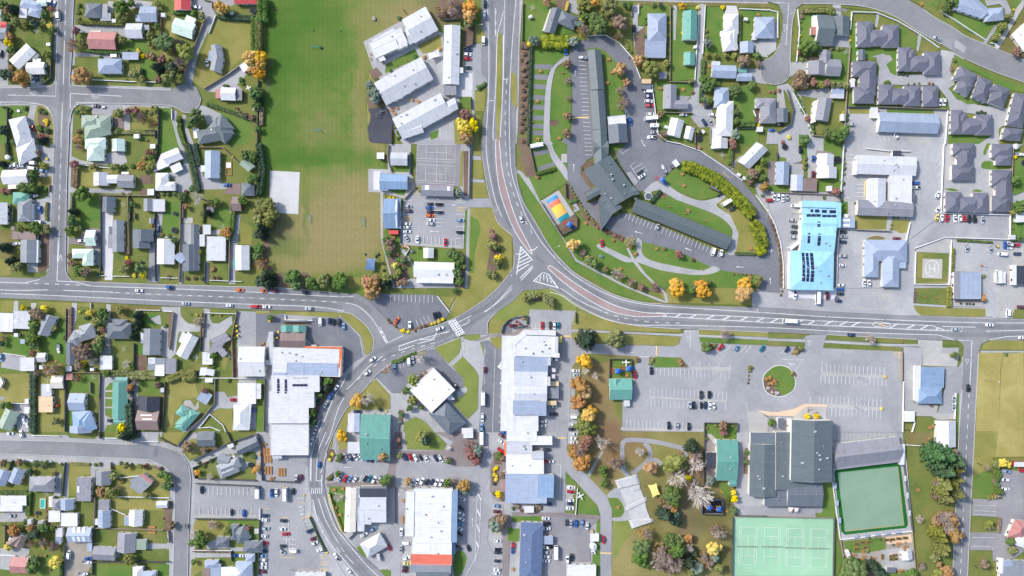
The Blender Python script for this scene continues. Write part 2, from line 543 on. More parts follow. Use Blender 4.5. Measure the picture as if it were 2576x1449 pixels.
B house|n|w G 195 1020 270 1050 210 1175 :n; G 190 1020 265 1055 130 1150 :n
B house|p|w g 110 1260 285 1420 3
B house|w|w h 1335 1350 1440 1500 0; h 1430 1400 1570 1500 0 :b
B shed|s|w f 275 880 315 940
B shed|l|w g 385 895 435 940
B shed|b|w f 875 1120 925 1200
C 120,842,0,s 115,1060,-60,w 885,1275,-12,b 695,1235,95,wv
O boat 885,1308,5 845,1425,0
O trailer 1880,945,88,w
O tramp 382,812,12
O pool 432,720,0
O clothes 470,620,20
t n 40,315,38 195,305,38 550,420,28
t g 370,320,45 450,320,40 620,325,18
t o 1010,610,55 1225,495,28 300,975,45 130,1000,60 310,1120,40
t l 1140,450,50 1120,610,60 1265,335,35 1410,345,32 1310,1290,60 1370,1290,25
t g 1685,470,50 1680,545,50 1640,420,40
t r 1470,340,25
t d 340,1040,65 300,400,35
t g 320,1370,65 340,1290,45 430,970,50 530,970,35
t y 555,1305,65 75,1155,45 435,1165,25
t p 450,1110,65 545,1155,60 1195,555,30
t n 1720,940,45
t l 1650,540,40 1475,635,40 1180,600,30 1000,325,28
s g 960,330,25 1215,315,25 1325,325,18 1230,200,1
s o 365,850,14 1640,870,16
s n 480,800,25 460,860,25 1610,370,30 1500,360,20
s g 1600,440,30 250,900,25 1730,540,20
s r 505,1390,15
h g 40 2 0,610 260,615
h g 45 2 285,620 275,830
h l 25 1 720,320 900,325
h l 25 1 370,1250 460,1250
h g 28 2 620,1330 610,1449
h l 26 1.6 0,925 240,925
f d 650,310 620,650
f t 1110,310 1110,380
f w 1130,650 1700,665
f w 1200,465 1400,440
f t 950,660 940,980
f t 960,970 1640,990
f d 940,1310 1700,1310
f d 935,980 925,1449
f t 240,940 600,950
f d 120,290 80,390
f w 180,265 330,290
f t 45,950 40,1150
f w 0,1240 150,1245
f w 1110,770 1260,835
f t 640,1150 640,1300
f t 1690,1000 1700,1120
O timber 1520,955,5
Z around the striped car park
G gv 1920,345 1960,470 2576,490 2576,540 1960,530
G as 1960,530 2576,540 2576,870 1950,865
G lw 1960,350 2170,260 2180,340 2230,450 1960,470
G lw 2400,440 2576,260 2576,480 2000,470
G lw 2430,200 2576,200 2576,300 2450,300
G co 1950,830 2576,835 2576,868 1950,868
G gb 2080,890 2576,880 2576,930 2400,940 2290,960 2150,960
G dr 1960,890 2300,900 2280,1000 2180,1110 2000,1080 1940,980
G gb 2500,1000 2576,960 2576,1090 2460,1080
G gv 2080,1110 2180,1080 2320,1160 2450,1160 2450,1200 2330,1200 2320,1170 2080,1180
G gv 1920,1215 2330,1220 2330,1260 1930,1265
G dr 1930,1280 2060,1290 2080,1330 2030,1400 1940,1449 1920,1449
G gb 2340,1270 2470,1270 2450,1310 2340,1320
B house|g|w h 2180 290 2420 400 -22; h 2200 350 2400 440 -22; g 2190 230 2310 330 20
B house|d|w h 2360 960 2500 1110 -28 ; h 2175 1055 2300 1155 6; h 2320 930 2400 1090 0
B house|d|w h 2455 1095 2640 1215 
B shed|b|w h 2470 1225 2565 1305
B house|b|w h 2060 1290 2200 1370; f 2115 1330 2220 1500 0; h 2225 1360 2470 1500 0 :w; h 2370 1305 2540 1480 0 :b
C 2030,585,90,k 2330,810,90,k 2455,820,88,b 2370,1243,0,b 2440,1245,0,w 2365,250,30,w
O tramp 2523,330,28
O pots 2070,1120,0
M 4 w 2016,552 2016,630 ; 2059,552 2059,630 ; 2102,552 2102,632 ; 2146,552 2146,632 ; 2190,552 2190,632 ; 2234,554 2234,634 ; 2278,555 2278,635 ; 2322,556 2322,635 ; 2364,557 2364,636 ; 2407,558 2407,636 ; 2450,558 2450,637 ; 2494,559 2494,638 ; 2536,560 2536,640
M 4 w 2010,758 2010,832 ; 2053,759 2053,832 ; 2096,760 2096,832 ; 2139,760 2139,833 ; 2182,761 2182,833 ; 2226,762 2226,834 ; 2270,763 2270,835 ; 2312,764 2312,836 ; 2355,765 2355,837 ; 2399,766 2399,837 ; 2442,767 2442,838 ; 2486,768 2486,838 ; 2530,769 2530,840
t n 1880,155,1
t Y 1985,410,35 2560,385,30
t b 2108,445,38
t p 2140,935,50 1960,1020,50
t g 2010,1090,80 1930,1120,45
t l 2285,1000,48
t g 1950,1310,30 2200,1300,20
t r 2490,970,30
s g 2050,340,30 2120,290,25 2000,310,25 2550,250,30
s o 2070,310,18 2065,1125,12 2500,1375,1
h n 22 1 1940,1195 2320,1205
f d 1940,360 1960,470 2576,490
f d 1955,520 2576,545
f d 1950,875 2576,882
f w 1930,1190 2330,1195
f d 2320,1200 2330,1310
f d 2170,260 1940,360
T 1 0
Z beside the sports field
G fd 100,-10 2270,-10 2270,300 2060,260 1880,330 1480,230 1100,420 1300,760 1130,720 1110,1100 1130,1440 1300,1449 1300,2500 1240,2470 1280,3050 500,3000 120,2760 100,2400 60,1449
G so 1830,0 2090,0 2080,180 1870,190
G so 2100,250 2185,260 2185,440 2090,490 2090,300
G gv 1080,420 1450,215 1880,330 1890,900 2190,735 2190,970 2050,980 2040,1130 2020,1449 1480,1449 1370,1300 1300,1050
G dr 1620,460 1860,340 1870,460 1780,520 1680,540
G gb 1300,650 1600,490 1650,580 1300,740
G so 1130,720 1215,680 1280,750 1190,810
G~ pl 1130,1100 1200,1085 1300,1078 1340,1140 1365,1220 1362,1350 1352,1440 1250,1440 1150,1428 1132,1350 1122,1290 1145,1220 1150,1150
G so 1110,950 1240,900 1300,1060 1130,1090
G cw 2040,735 2190,735 2180,975 2010,970
G as 2190,735 2190,450 2270,430 2270,740 2330,800 2320,860 2190,920
G as 2090,480 2190,450 2190,735 2085,735
G dr 2210,250 2275,230 2270,430 2190,430
G dr 2200,920 2310,930 2300,1120 2195,1120
G gb 2050,975 2165,975 2165,1090 2070,1090
G dr 2190,1155 2265,1160 2260,1300 2190,1250
G gv 2180,700 2200,700 2200,1449 2170,1449
G gb 1750,1340 1840,1300 1830,1380 1760,1410
G as 1555,1410 2040,1410 2040,1449 1555,1449
G dr 1990,1200 2250,1200 2240,1449 2000,1449
M 3 w 1730,900 1790,875 1815,935 1755,960 1730,900 ; 1760,887 1785,947 ; 1855,1290 1920,1290 1920,1390 1855,1390 1855,1290 ; 1855,1340 1920,1340
M 4 w 2095,570 2160,570 ; 2095,615 2160,618 ; 2095,660 2160,660 ; 2095,700 2160,700 ; 2090,480 2080,735
B classroom|w|w|3.4 G 1465,200 1705,65 1835,300 :s; G 1575 330 1760 250 1770 310 :s; G 1500 290 1660 220 1700 380 :s
B classroom|w|w|3.6 F 1135 440 1455 275 1530 430; F 1165 400 1385 280 1395 305 :s; F 1205 565 1270 545 1310 600 :w; F 1400 460 1460 440 1480 480 :w ; F 1460 435 1510 415 1530 455 :s; F 1160 500 1400 390 1440 480 :w
B classroom|w|w|3.6 G 1185 835 1660 570 1785 795 :s; G 1290 960 1500 860 1560 930 :s; G 1290 960 1430 900 1480 980 :s
B classroom|w|w|3.6 G 1370 1195 1855 935 1960 1140 :s; G 1870 1050 2000 980 2035 1095 :s; G 1440 1290 1650 1220 1690 1330 :s; F 1905 1040 1975 990 2000 1040 :w
B classroom|w|w|3.4 g 1885 255 2050 850 1.5 :s
B pavilion|l|w f 1890 860 2015 955
B sail_shade|w|w F 1720 540 1840 500 1860 560
B pergola|w|w f 2000 680 2085 735
C 2135,500,0,n 2127,547,3,w 2127,592,3,r 2127,680,2,d 2305,40,90,k 2298,148,88,w 2288,412,90,wv
O goal 600,482,2,t 617,1320,2,t
O bench 1155,545,60 1155,590,60 1515,605,60 1420,660,60 1350,695,60 1820,70,-10 1840,90,-5
O table 1570,1005,30 1630,1020,30 1415,1085,30 1365,1110,30 1390,1140,30
O climb 1225,1160,10
O lamp 2240,300,0
O log 190,95,60 1500,120,60
t Y 2165,60,80 2150,150,80 45,570,75 50,640,70 35,740,65 1690,575,25 1845,490,25 2085,1300,1
t l 2140,215,60
t g 60,40,1
t g 20,940,60 0,1060,55 0,900,50 15,1300,40
t d 15,1000,50
t e 1150,855,50 1190,940,65 1200,1010,50
t r 2110,1160,65
t y 2070,1255,75 2180,1260,65 2110,1300,80
t o 2110,1390,70
t p 1980,30,60 1980,125,60 1845,160,35
t n 1895,110,40
t p 1185,185,28
s g 2240,875,30 2270,865,30 2300,845,28 1440,180,30 1450,1360,30 1430,1330,25 1430,1390,22 1400,1280,20 1220,795,22 1600,570,25 1355,710,20
s d 580,305,10 850,310,8 655,480,18
h g 100 5 60,-10 60,190
h l 60 4 20,200 20,490
h n 35 2 55,1080 50,1249
f d 20,800 10,1449
f d 2190,250 2180,445 2080,490
f d 1885,200 2060,190 2060,250
f d 2160,980 2165,1090
f d 1300,1075 1365,1220 1360,1449
T 1 1
Z around the school car park
G ac 1620,0 2060,0 2050,430 1600,420
G gv 1330,0 1560,0 1560,280 1600,420 1490,550 1270,490 1130,480 1130,250 1330,255 1320,150
G gb 1370,220 1540,215 1540,285 1370,280
G gb 1330,460 1520,450 1490,520 1400,500
G cw 1180,270 1250,270 1250,460 1180,460
G gv 2060,0 2170,0 2150,560 2100,540 2000,530 2050,430
G so 2085,70 2140,70 2130,520 2090,520
G dr 2060,70 2085,70 2080,430 2050,430
G gv 2140,0 2180,0 2160,540 2130,540
G gv 2170,110 2265,125 2270,160 2170,160
G gv 2165,350 2300,360 2300,390 2165,385
G dr 2180,0 2265,0 2265,120 2180,110
G dr 2175,160 2275,160 2295,355 2170,350
G dr 2165,390 2310,390 2340,540 2165,545
G as 1490,540 1600,430 1660,510 1990,520 2010,550 2345,545 2375,640 2140,640 2100,680 2090,1030 1450,1000 1450,860 1490,560
G gb 2105,680 2140,645 2130,1050 2095,1050
G co 1450,985 2090,1030 2090,1055 1450,1015
G gb 1290,860 1450,865 1450,1010 1300,960
G dr 2140,645 2375,645 2480,800 2576,900 2576,1280 2460,1449 2110,1449
G gb 2160,720 2280,800 2200,1100 2200,1300 2150,1300
G dr 2220,660 2400,760 2540,900 2400,960 2260,860
G gv 2130,645 2155,645 2130,1449 2100,1449
G co 2150,-50 2180,-50 2170,0 2140,0
G so 2350,850 2400,880 2450,1000 2490,1200 2370,1340 2310,1320 2350,1100
G gv 1250,490 1280,490 1275,1000 1400,1449 1375,1449 1255,950
G gb 1290,1000 1440,1040 1500,1060 1570,1200 1580,1330 1500,1400 1390,1300 1300,1050
G so 1320,1100 1520,1130 1560,1449 1400,1449 1370,1300
G gb 1540,1040 2110,1070 2100,1180 1590,1180 1570,1130
G so 2000,1100 2110,1100 2100,1449 2000,1449
G gv 1560,1350 2000,1400 2000,1449 1400,1449 1480,1400
G gv 1450,1040 1500,1070 1590,1230 1580,1330 1560,1200 1460,1080
G gb 1540,1200 1580,1240 1580,1330 1540,1340
G cw 140,268 440,283 425,706 135,690
G so 80,900 140,950 120,1200 180,1300 520,1290 530,1449 80,1449
G dr 900,1330 1050,1340 1050,1449 900,1449
M 3 w 1625,5 2010,5 2005,185 1620,165 1625,5 ; 1620,145 2005,160 ; 1620,205 2002,225 2000,410 1618,385 1620,205 ; 1618,365 2000,385 ; 1712,10 1712,150 ; 1915,20 1918,160 ; 1715,85 1918,90 ; 1708,220 1706,370 ; 1912,235 1910,380 ; 1710,300 1912,305 ; 1822,10 1818,380
M 4 w 1490,565 1575,570 ; 1490,605 1575,610 ; 1490,650 1575,650 ; 1490,570 1490,720 ; 1490,830 1570,830 ; 1485,905 1568,908 1562,990 1485,985 1485,905 
M 4 w 1800,580 1798,825 ; 1710,582 1882,590 ; 1710,625 1880,628 ; 1720,665 1880,670 ; 1720,708 1878,710 ; 1718,748 1880,750 ; 1718,788 1878,790 ; 1716,826 1876,830
M 4 w 1608,925 1606,1000 ; 1646,925 1644,1000 ; 1687,928 1685,1003 ; 1727,930 1725,1003 ; 1767,932 1765,1005 ; 1808,935 1806,1008 ; 1848,938 1846,1010 ; 1888,942 1886,1015 ; 1928,945 1926,1018 ; 1968,948 1966,1020 ; 2010,950 2006,1022 2088,1028 2090,955 2010,950
M 4 w 2020,710 2095,715 ; 2018,752 2095,755 ; 2016,790 2092,795 ; 2014,830 2092,835 ; 2012,870 2090,873 ; 2010,908 2090,912 ; 2098,680 2090,950 ; 1990,585 2102,592 2107,540
M 4 y 1495,728 1570,730 1570,785 1490,785 1495,728 ; 1500,780 1520,730 ; 1515,782 1540,730 ; 1535,784 1560,732 ; 2020,640 2120,642 2095,675 2020,672 2020,640 ; 2035,672 2050,642 ; 2055,672 2070,642 ; 2075,672 2090,642 ; 1600,430 1600,512 1660,512 ; 1600,430 1655,430 ; 1610,500 1650,440
Q tri 2010,560 2075,545 2075,578
A 1760,552 1848,555
A 1840,882 1750,878
A 2020,612 1968,618
B classroom|s|w g 1355 85 1525 215 1
B classroom|B|w|3.2 g 1245 305 1525 455 1; f 1245 290 1330 330 0; f 1245 430 1325 468 0
B classroom|B|w|3.2 g/ 1288 550 1430 850 0; f 1425 545 1455 850 0 ; k 1400 555 1412 840
B shelter|b|w|3 g 1660 415 1988 525 1.5 :l; k 1700 415 1738 460; k 1925 425 1950 470
B container|r|r f 1335 868 1432 908
B sail_shade|b|w f 1105 1145 1200 1275 6
B shed|w|w g/ 1685 1045 1788 1148
B hall|w|w|3.6 g 1588 1188 1995 1345 1.5 :w; f 1615 1340 1985 1400 1 ; f 1730 1345 1868 1398 1 :b
B sculpture_plinth|w|n f 1215 85 1290 150
C 1533,627,2,s 1533,673,2,d 1755,603,2,d 1843,607,2,k 1745,641,2,b 1757,682,2,k 1845,687,2,d 1753,720,2,o 1762,767,2,w 1755,803,2,s 1522,803,2,w 1515,838,2,w 1520,880,2,w 1513,945,60,s 1625,962,90,w 1905,988,90,r 2055,768,3,l 2052,888,3,k
O goal 530,750,90,w 1072,778,90,w
O table 1385,938,0 1485,1030,0 1522,1032,0 1380,1102,10 1420,1108,20 
O bench 1285,1205,0
O bins 1555,380,88
O lamp 2390,700,-30 2540,1300,40
t l 110,620,85 60,680,85 150,720,80 100,790,70 40,600,60 30,760,70
t d 60,830,70 30,900,60 70,930,45
t g 25,1050,55 10,1130,45 340,1350,70 390,1330,80 400,1400,75 560,1400,70 620,1340,1
t d 100,1330,75 50,1380,75 130,1400,65
t o 60,1200,65
t l 680,1370,75 720,1340,40
t g 840,1350,65 860,1400,70 800,1400,60
t o 1110,1390,75 1170,1400,75 1200,1370,60
t r 1250,1390,40
t d 1300,1400,55 1330,1430,40
t l 1320,1340,55 1430,1290,45 1420,1330,35
t n 1340,990,50 1360,1050,40
t g 1310,960,40 1370,1020,35 1335,1105,40 1420,1240,35 1440,1165,30 1490,1170,45 1405,1325,35
t g 1970,1100,55 2010,1130,50 2060,1160,50 2040,1210,40 2030,1300,55 2050,1380,50
t e 1570,1080,28 2040,485,45 1410,1160,25
t l 2090,1235,30 2010,1275,25
t y 1400,1225,35
t n 1490,1390,45 1440,1400,35
t l 2360,1010,50 2400,1020,50 2430,1180,55 2350,1300,40 2390,1320,40
t y 2440,1150,45 2370,1200,1
t r 2385,920,40 2365,870,25
s g 1800,1060,20 1805,1115,20 2450,1070,25 2440,1240,25 1480,1250,30 1645,1045,18
s y 1345,540,20 1380,545,20
s d 1230,1110,18 1210,1130,18 1100,1110,12 1280,1200,18 1285,1270,18
h d 60 4 25,0 60,260 30,500
h l 30 2 2330,1290 2350,1340
f d 2155,0 2145,540
f t 1330,0 1320,150 1360,280
f w 1490,1020 1545,1050 1490,1140
f t 1600,430 1490,555
f d 1450,860 1450,1000
f d 1550,80 1545,300
T 1 2
Z around the zebra crossing
G gv 0,250 140,255 130,230 0,228
G dr 0,228 130,235 130,258 0,258
G dr 290,238 850,245 830,300 290,265
G ah 0,260 280,265 290,320 500,330 570,300 830,300 860,290 1050,470 1090,680 990,740 860,880 850,600 600,600 500,500 250,500 250,600 0,590
G gv 820,250 860,290 1050,480 1090,690 1075,690 1040,490
G dr 820,245 960,262 1110,370 1180,520 1160,640 1100,675 1060,480 900,330
G ah 1350,60 1810,70 1940,260 1920,300 1560,430 1480,420 1370,370 1260,280 1230,230 1060,90 1180,40
G so 1300,310 1330,310 1420,400 1500,420 1570,410 1750,360 1900,300 1920,320 1580,440 1480,455 1370,390
G dr 1825,85 2005,90 1940,215
G gv 1810,80 1830,80 1945,230 2020,90 2045,90 1950,260
G dr 2060,0 2430,0 2270,140 1990,305 1950,250
G dr 2576,140 2470,220 2350,320 2330,460 2470,455 2470,400 2520,340 2576,300
G ah 2470,455 2480,380 2530,330 2576,310 2576,450
G br 2340,470 2576,450 2576,500 2340,490 2280,520 2200,540 2080,540 2090,480 2260,500
G dr 2350,500 2576,490 2560,700 2450,620 2370,560
G~ lg 2100,480 2150,445 2240,460 2250,510 2180,525 2110,515
G lg 1800,600 2060,500 2065,620 2020,690 1940,760 1830,660
G lg 2100,580 2160,550 2260,540 2290,600 2295,700 2260,820 2180,740 2100,650
G lg 1970,780 2080,690 2200,810 2240,880 2230,1220 2130,1320 2000,1180 2000,1120 2090,1000 2080,920
G gv 2065,500 2110,560 2090,650 2270,830 2240,1260 2120,1350 2170,1449 2270,1449 2300,700 2250,540 2150,530
G gv 2060,600 2080,690 1970,790 1930,770 2050,660
G ah 1250,850 1300,790 1700,630 1800,610 1940,780 2080,900 2090,990 2000,1110 1960,980 1790,780 1640,870 1600,880 1480,1000 1450,1060 1370,1060 1190,880
G dr 1380,745 1690,620 1700,660 1400,760
G so 1260,850 1300,790 1370,770 1370,820 1310,870
G dr 1190,910 1210,920 1350,1080 1350,1220 950,1230 900,1449 810,1449 870,1300 1000,1080
G gv 1360,1060 1450,1060 1560,1200 1440,1240 1420,1449 1360,1449
G so 1440,1220 1490,1240 1480,1330 1440,1449
G lg 1480,1449 1490,1350 1620,1290 1720,1360 1790,1449
G gv 1540,1320 1600,1260 1740,1260 1850,1449 1800,1449 1700,1340 1600,1290
G gv 940,1080 980,1020 1180,900 1200,920 1010,1060 880,1260 790,1449 760,1449
G so 650,890 860,890 780,1000 640,1250 530,1449 525,1220 600,1210
G so 270,330 505,335 500,375 270,375
G gv 2020,1050 2110,990 2130,1030 2040,1120
G gb 0,920 90,930 90,1449 0,1449
G gv 90,620 130,440 170,440 160,760 120,1449 80,1449 90,930
G gv 280,285 570,300 560,330 280,320
G ah 2290,820 2310,620 2260,540 2340,520 2370,560 2450,620 2576,700 2576,1449 2240,1449
M 4 w 1355,80 1355,138 ; 1398,70 1396,130 ; 1440,68 1438,132 ; 1480,70 1478,136 ; 1524,70 1522,140 ; 1566,70 1564,142 ; 1608,70 1606,145 ; 1650,72 1648,147 ; 1692,72 1690,148 ; 1734,74 1732,150 ; 1776,75 1774,152
M 4 w 1610,320 1635,385 ; 1650,310 1680,370 ; 1685,295 1720,350 ; 1730,290 1755,340 ; 1446,745 1455,810 ; 1483,755 1490,800
M 4 w 2470,690 2540,735 ; 2470,770 2540,820 ; 2465,870 2535,930 ; 2460,945 2535,990 ; 2460,1010 2530,1060 ; 2450,1090 2525,1140 ; 2450,1190 2520,1240 ; 2445,1280 2515,1330 ; 2440,1340 2510,1390
M 4 w 2290,785 2315,785 ; 2300,970 2295,880 ; 2280,1070 2305,1070 ; 2280,1165 2300,1165 ; 2260,1260 2290,1260 ; 2250,1355 2285,1355
M 4 w 2408,610 2395,1000 2380,1449
B store|w|w|5 f 165 605 855 885 1.5 :w; f 835 610 862 885 1.5 :o; f 490 590 860 606 1 :o; f 310 748 480 880 0 :b; f 482 755 820 882 1 :b; f 170 850 300 880 0 :b; f 150 880 640 1045 0; f 130 1040 585 1205 0; f 125 1200 530 1360 0; f 148 1350 530 1680 0; s 212 912 236 1060; s 288 917 312 1062; s 368 886 522 908; s 365 965 518 990
B shop_house|n|w g/ 250 440 370 612; g/ 370 440 497 614 ; g/ 250 372 370 442 0 :T; g/ 370 374 500 442 0 :T; f 250 325 510 340 0 :d
B warehouse|w|w|4.5 g/ -175 590 90 890 
B gallery|kw|w|5 F 1545 1030 1785 800 2005 1025 
B gallery_annex|d|d H 1735 1262 1915 1138 2118 1358 @3.4; h 1880 1215 2010 1320 40 @3.9; s 1840 1270 1900 1340 -38
B roadside_hut|w|w F 1960 1070 2000 1120 1940 1130
B house|w|w f -60 960 50 1115
B office_hall|T|w|4 g/ 1230 1275 1350 1740 1 :T; g/ 1050 1270 1235 1730 1 :T; f 980 1262 1042 1449 1 :b; f 925 1262 990 1449 1 :w; f 1145 1310 1185 1400 0 :d
B covered_walk|w|w f 80 728 158 775
B kiosk|w|w f 2070 1408 2180 1470
B utility_block|g|w f 130 440 172 760 0 :s
C 80,28,3,o 200,30,3,m 505,48,0,d 15,185,0,r 107,190,3,w 533,205,3,s 650,340,90,wv 738,335,90,n 778,345,88,k 833,350,85,d 883,387,85,l 1415,328,-55,o 1548,372,90,w 1800,283,75,k 1838,270,75,k 1852,407,-18,w 1173,718,-35,w 1120,853,-33,w 808,1005,-55,w 752,1088,-55,b 703,1170,-58,s 617,1365,-68,w 590,1449,-70,s 1396,803,85,l 1540,742,88,wv 1578,720,85,s 2010,985,50,k 2303,825,90,m 2285,1115,90,wT 2278,1305,92,w 2270,1405,92,l 1020,1245,0,n
C 2505,725,38,n 2490,775,38,s 2472,805,38,w 2502,925,35,w 2492,975,38,w 2497,1070,38,n 2497,1118,45,r 2485,1250,35,d 2487,1345,38,k 2482,1395,38,k 2490,1440,38,b
O bins 230,440,0 215,500,90 500,510,0 140,330,90
O crates 50,560,0
O container 590,590,0
O bollards 2490,530,0
t g 145,295,35 340,20,1
t g 720,930,50 640,1080,35 570,1250,45 690,960,40
t d 720,1010,50 580,1350,40
t Y 1020,1140,75
t b 1120,1110,75 1660,690,65 1320,810,55
t h 1590,930,68 1580,1130,58
t o 1155,60,80 1190,30,70
t g 1840,1180,1 1660,1200,30 1545,1210,35 1460,1270,35 1510,1030,35
t g 2000,25,35
t d 1250,1225,25
t e 1450,1350,25
s y 1800,350,22 1770,360,20 1840,335,25 1880,315,25 1480,430,28 1530,440,22 1460,430,20
s n 1600,425,20 1650,400,20 1700,380,20 1350,345,20 1330,320,18 1400,380,20
s y 1310,1240,14 1460,1290,18 1465,1265,14 1500,1265,1
s d 620,1150,30 660,1050,30 620,1300,1 545,1330,25
s n 1700,850,25 1660,880,25 1490,1050,25
h g 35 1.2 1370,750 1480,715
h g 25 1.2 1480,705 1620,650
f w 1830,85 1945,235
f d 2470,455 2490,380 2530,330 2576,305
f w 290,270 300,320 570,330
f d 90,920 80,1449
T 1 3
Z in the town centre
G as 0,0 100,0 140,65 530,65 500,500 60,490 60,100 0,100
G as 0,500 500,510 480,900 700,1280 720,1449 0,1449
G gv 500,350 530,350 560,560 560,850 760,1210 900,1449 700,1449 640,1230 540,950 490,600
G as 780,200 1400,200 1430,310 2280,330 2340,330 2360,430 2300,560 1470,440 1400,430 800,430 770,310
G br 820,180 920,160 1050,200 1340,190 1400,0 1430,0 1430,200 1500,190 1900,190 1990,100 1800,0 2300,0 2290,250 2200,350 2000,350 1890,240 1430,230 1400,440 1400,560 1900,540 2150,500 2160,600 2000,600 1500,600 1470,570 1400,570 1050,550 760,540 720,560 700,520 830,500 1300,500 1340,320 820,230
G dr 820,0 920,0 930,170 830,180
G dr 730,130 760,0 780,0 760,170
G so 715,220 740,165 800,180 790,280 740,305 710,280
G so 700,470 780,400 775,490 720,500
G gv 780,0 820,0 810,200 790,200
G lg 1500,0 1800,0 1920,120 1890,185 1520,175 1500,60
G so 1430,0 1470,0 1460,170 1420,170
G br 1990,100 2200,80 2290,160 2260,300 2200,350 2050,350 1890,240
G gb 740,545 900,550 890,1000 850,980 780,780 730,620
G as 1330,560 1400,570 1390,920 1300,1000 1000,1000 930,1080 1100,1250 1300,1300 1360,1400 1360,1449 1450,1449 1500,600 1410,590
G as 1900,600 2150,560 2360,560 2400,700 2480,720 2500,840 2340,900 2330,1100 2500,1449 2000,1449 2120,1300 2010,1200
G~ gb 1250,1390 1330,1385 1360,1420 1340,1460 1260,1440
G~ gb 2000,1230 2060,1190 2115,1240 2110,1330 2060,1440 1990,1430
G gb 1010,1170 1040,1140 1110,1240 1090,1270
G br 2360,330 2420,200 2510,170 2500,700 2420,700 2350,600
G so 2385,210 2420,200 2480,330 2400,320
G so 2370,370 2440,350 2440,520 2370,530
G br 2340,880 2450,830 2530,830 2576,850 2540,1449 2480,1449 2480,1000 2350,960
G so 2340,880 2430,830 2510,850 2450,960 2390,1010 2340,960
G gb 0,880 40,890 20,1449 0,1449
G gb 2530,960 2576,960 2576,1100 2535,1100
M 4 y 2395,1020 2400,1005 2465,1005 2465,1030 2395,1020 ; 2400,1010 2440,1030 ; 2420,1005 2460,1028 ; 250,860 335,860 330,875 ; 420,705 490,715 500,705 ; 70,770 135,775 ; 460,855 520,860 ; 460,875 530,850 ; 235,1265 400,1265 ; 335,1240 395,1220 ; 265,1240 240,1215 ; 645,1245 730,1250 ; 645,1260 700,1275 ; 645,1310 725,1315 ; 645,1330 725,1335 ; 645,1375 725,1380 ; 645,1392 725,1397
M 4 w 330,880 330,1030 ; 255,925 330,925 ; 235,955 325,958 ; 300,1030 320,1060 ; 250,1075 400,1080 ; 338,1090 335,1240 ; 310,1085 305,1180 ; 340,1130 408,1132 ; 345,1170 400,1175 ; 60,900 135,905 ; 60,945 135,950 ; 60,985 130,990
M 4 w 415,668 480,660 ; 490,715 500,775 430,795 ; 475,912 540,895 ; 490,948 550,930 ; 515,1020 575,1000 ; 545,1090 600,1070 ; 570,1140 625,1120 ; 595,1180 650,1160 ; 220,570 218,650 ; 130,570 120,655
M 4 w 870,225 920,300 ; 925,225 970,300 ; 980,225 1025,300 ; 1030,225 1080,300 ; 1085,235 1130,305 ; 1135,235 1180,305 ; 1525,235 1560,310 ; 1570,232 1615,312 ; 1625,232 1665,315 ; 1675,235 1715,315 ; 1765,235 1810,318 ; 1815,240 1855,318 ; 1720,235 1765,318
M 4 w 860,410 815,470 ; 915,412 865,480 ; 970,415 920,485 ; 1020,418 970,490 ; 1075,420 1040,500 ; 1115,422 1070,490 ; 1165,424 1125,490 ; 1215,424 1180,490 ; 1260,424 1230,490 ; 1580,455 1545,540 ; 1630,455 1600,520 ; 1680,455 1650,530 ; 1730,460 1700,520 ; 1780,460 1750,520 ; 1840,462 1790,530
M 4 w 2040,640 2120,660 2112,720 2040,690 ; 2040,730 2110,770 ; 2035,790 2105,830 ; 2030,840 2100,890 ; 2030,890 2095,930 ; 2030,930 2090,980 ; 2025,985 2085,1030 ; 2025,1070 2090,1115 ; 2020,1120 2080,1160
M 4 w 2370,765 2450,768 ; 2380,822 2450,825 ; 2395,1112 2470,1115 ; 2400,1160 2470,1162 ; 2395,1230 2465,1232 ; 2385,1275 2465,1278 ; 2390,1320 2460,1322 ; 2385,1365 2460,1370 ; 2390,1400 2460,1405
M 5 w 2228,600 2268,600 2252,1000 2245,1150 2210,1270 2110,1449 ; 2228,600 2215,900 2210,1150 2205,1300
M 14 w 2235,620 2262,680 ; 2225,780 2256,845 ; 2220,930 2250,1000 ; 2215,1100 2240,1160
A 975,358 880,355
A 2193,700 2190,600
A 2182,960 2176,860
A 1437,680 1437,610
A 2330,140 2328,215
A 425,755 470,755
A 490,828 440,828
B store_hall|T|w g 0 1500 1 1501
B shed|d|d F -20 30 10 20 50 140 :d
B restaurant|k|w|4 g 895 560 1010 1005 2 :k; f 980 560 1040 900 2 :g; f 1030 560 1315 660 0 :w; f 1045 548 1315 655 0 :c; f 1025 660 1310 780 0 :s; F 1025 780 1310 780 1310 910 :s; F 1020 780 1150 780 1160 930 :s; f 1018 770 1090 1000 0 :s; f 1165 650 1167 910 0 :d
B house|w|w h 1070 1060 1300 1220 -30 :s; 
B supermarket|w|w|5.5 f 1585 570 1980 715 0 :w; f 1580 712 1985 960 0 :w; f 1570 955 1970 1120 0 :w; f 1500 600 1590 1050 1 :w; f 1965 590 2025 1110 1 :B; f 1565 1110 1970 1235 1 :w; f 1560 1230 1970 1340 1 :ro; f 1560 1330 1960 1420 1 :g; f 1610 1405 1940 1520 0 :d; k 1600 1130 1750 1150; k 1600 1165 1750 1200; k 1735 820 1775 870
B pergola|B|w f 1970 1110 2005 1230
B house|w|w f 395 1410 700 1520
B covered_bay|s|w f 920 100 1060 215 1 :s
B kiosk|w|w f 2085 -40 2185 60
B greenhouse_tent|w|w g/ 170 60 258 150; g/ 165 155 260 270
B kiosk|s|w F 1210 1230 1240 1225 1252 1290
C 585,20,-75,s 560,105,-78,w 638,332,90,b 20,600,90,gTg 160,615,92,bu 205,610,92,w 298,625,90,wT 372,600,90,k 405,470,90,Tu 452,460,88,m
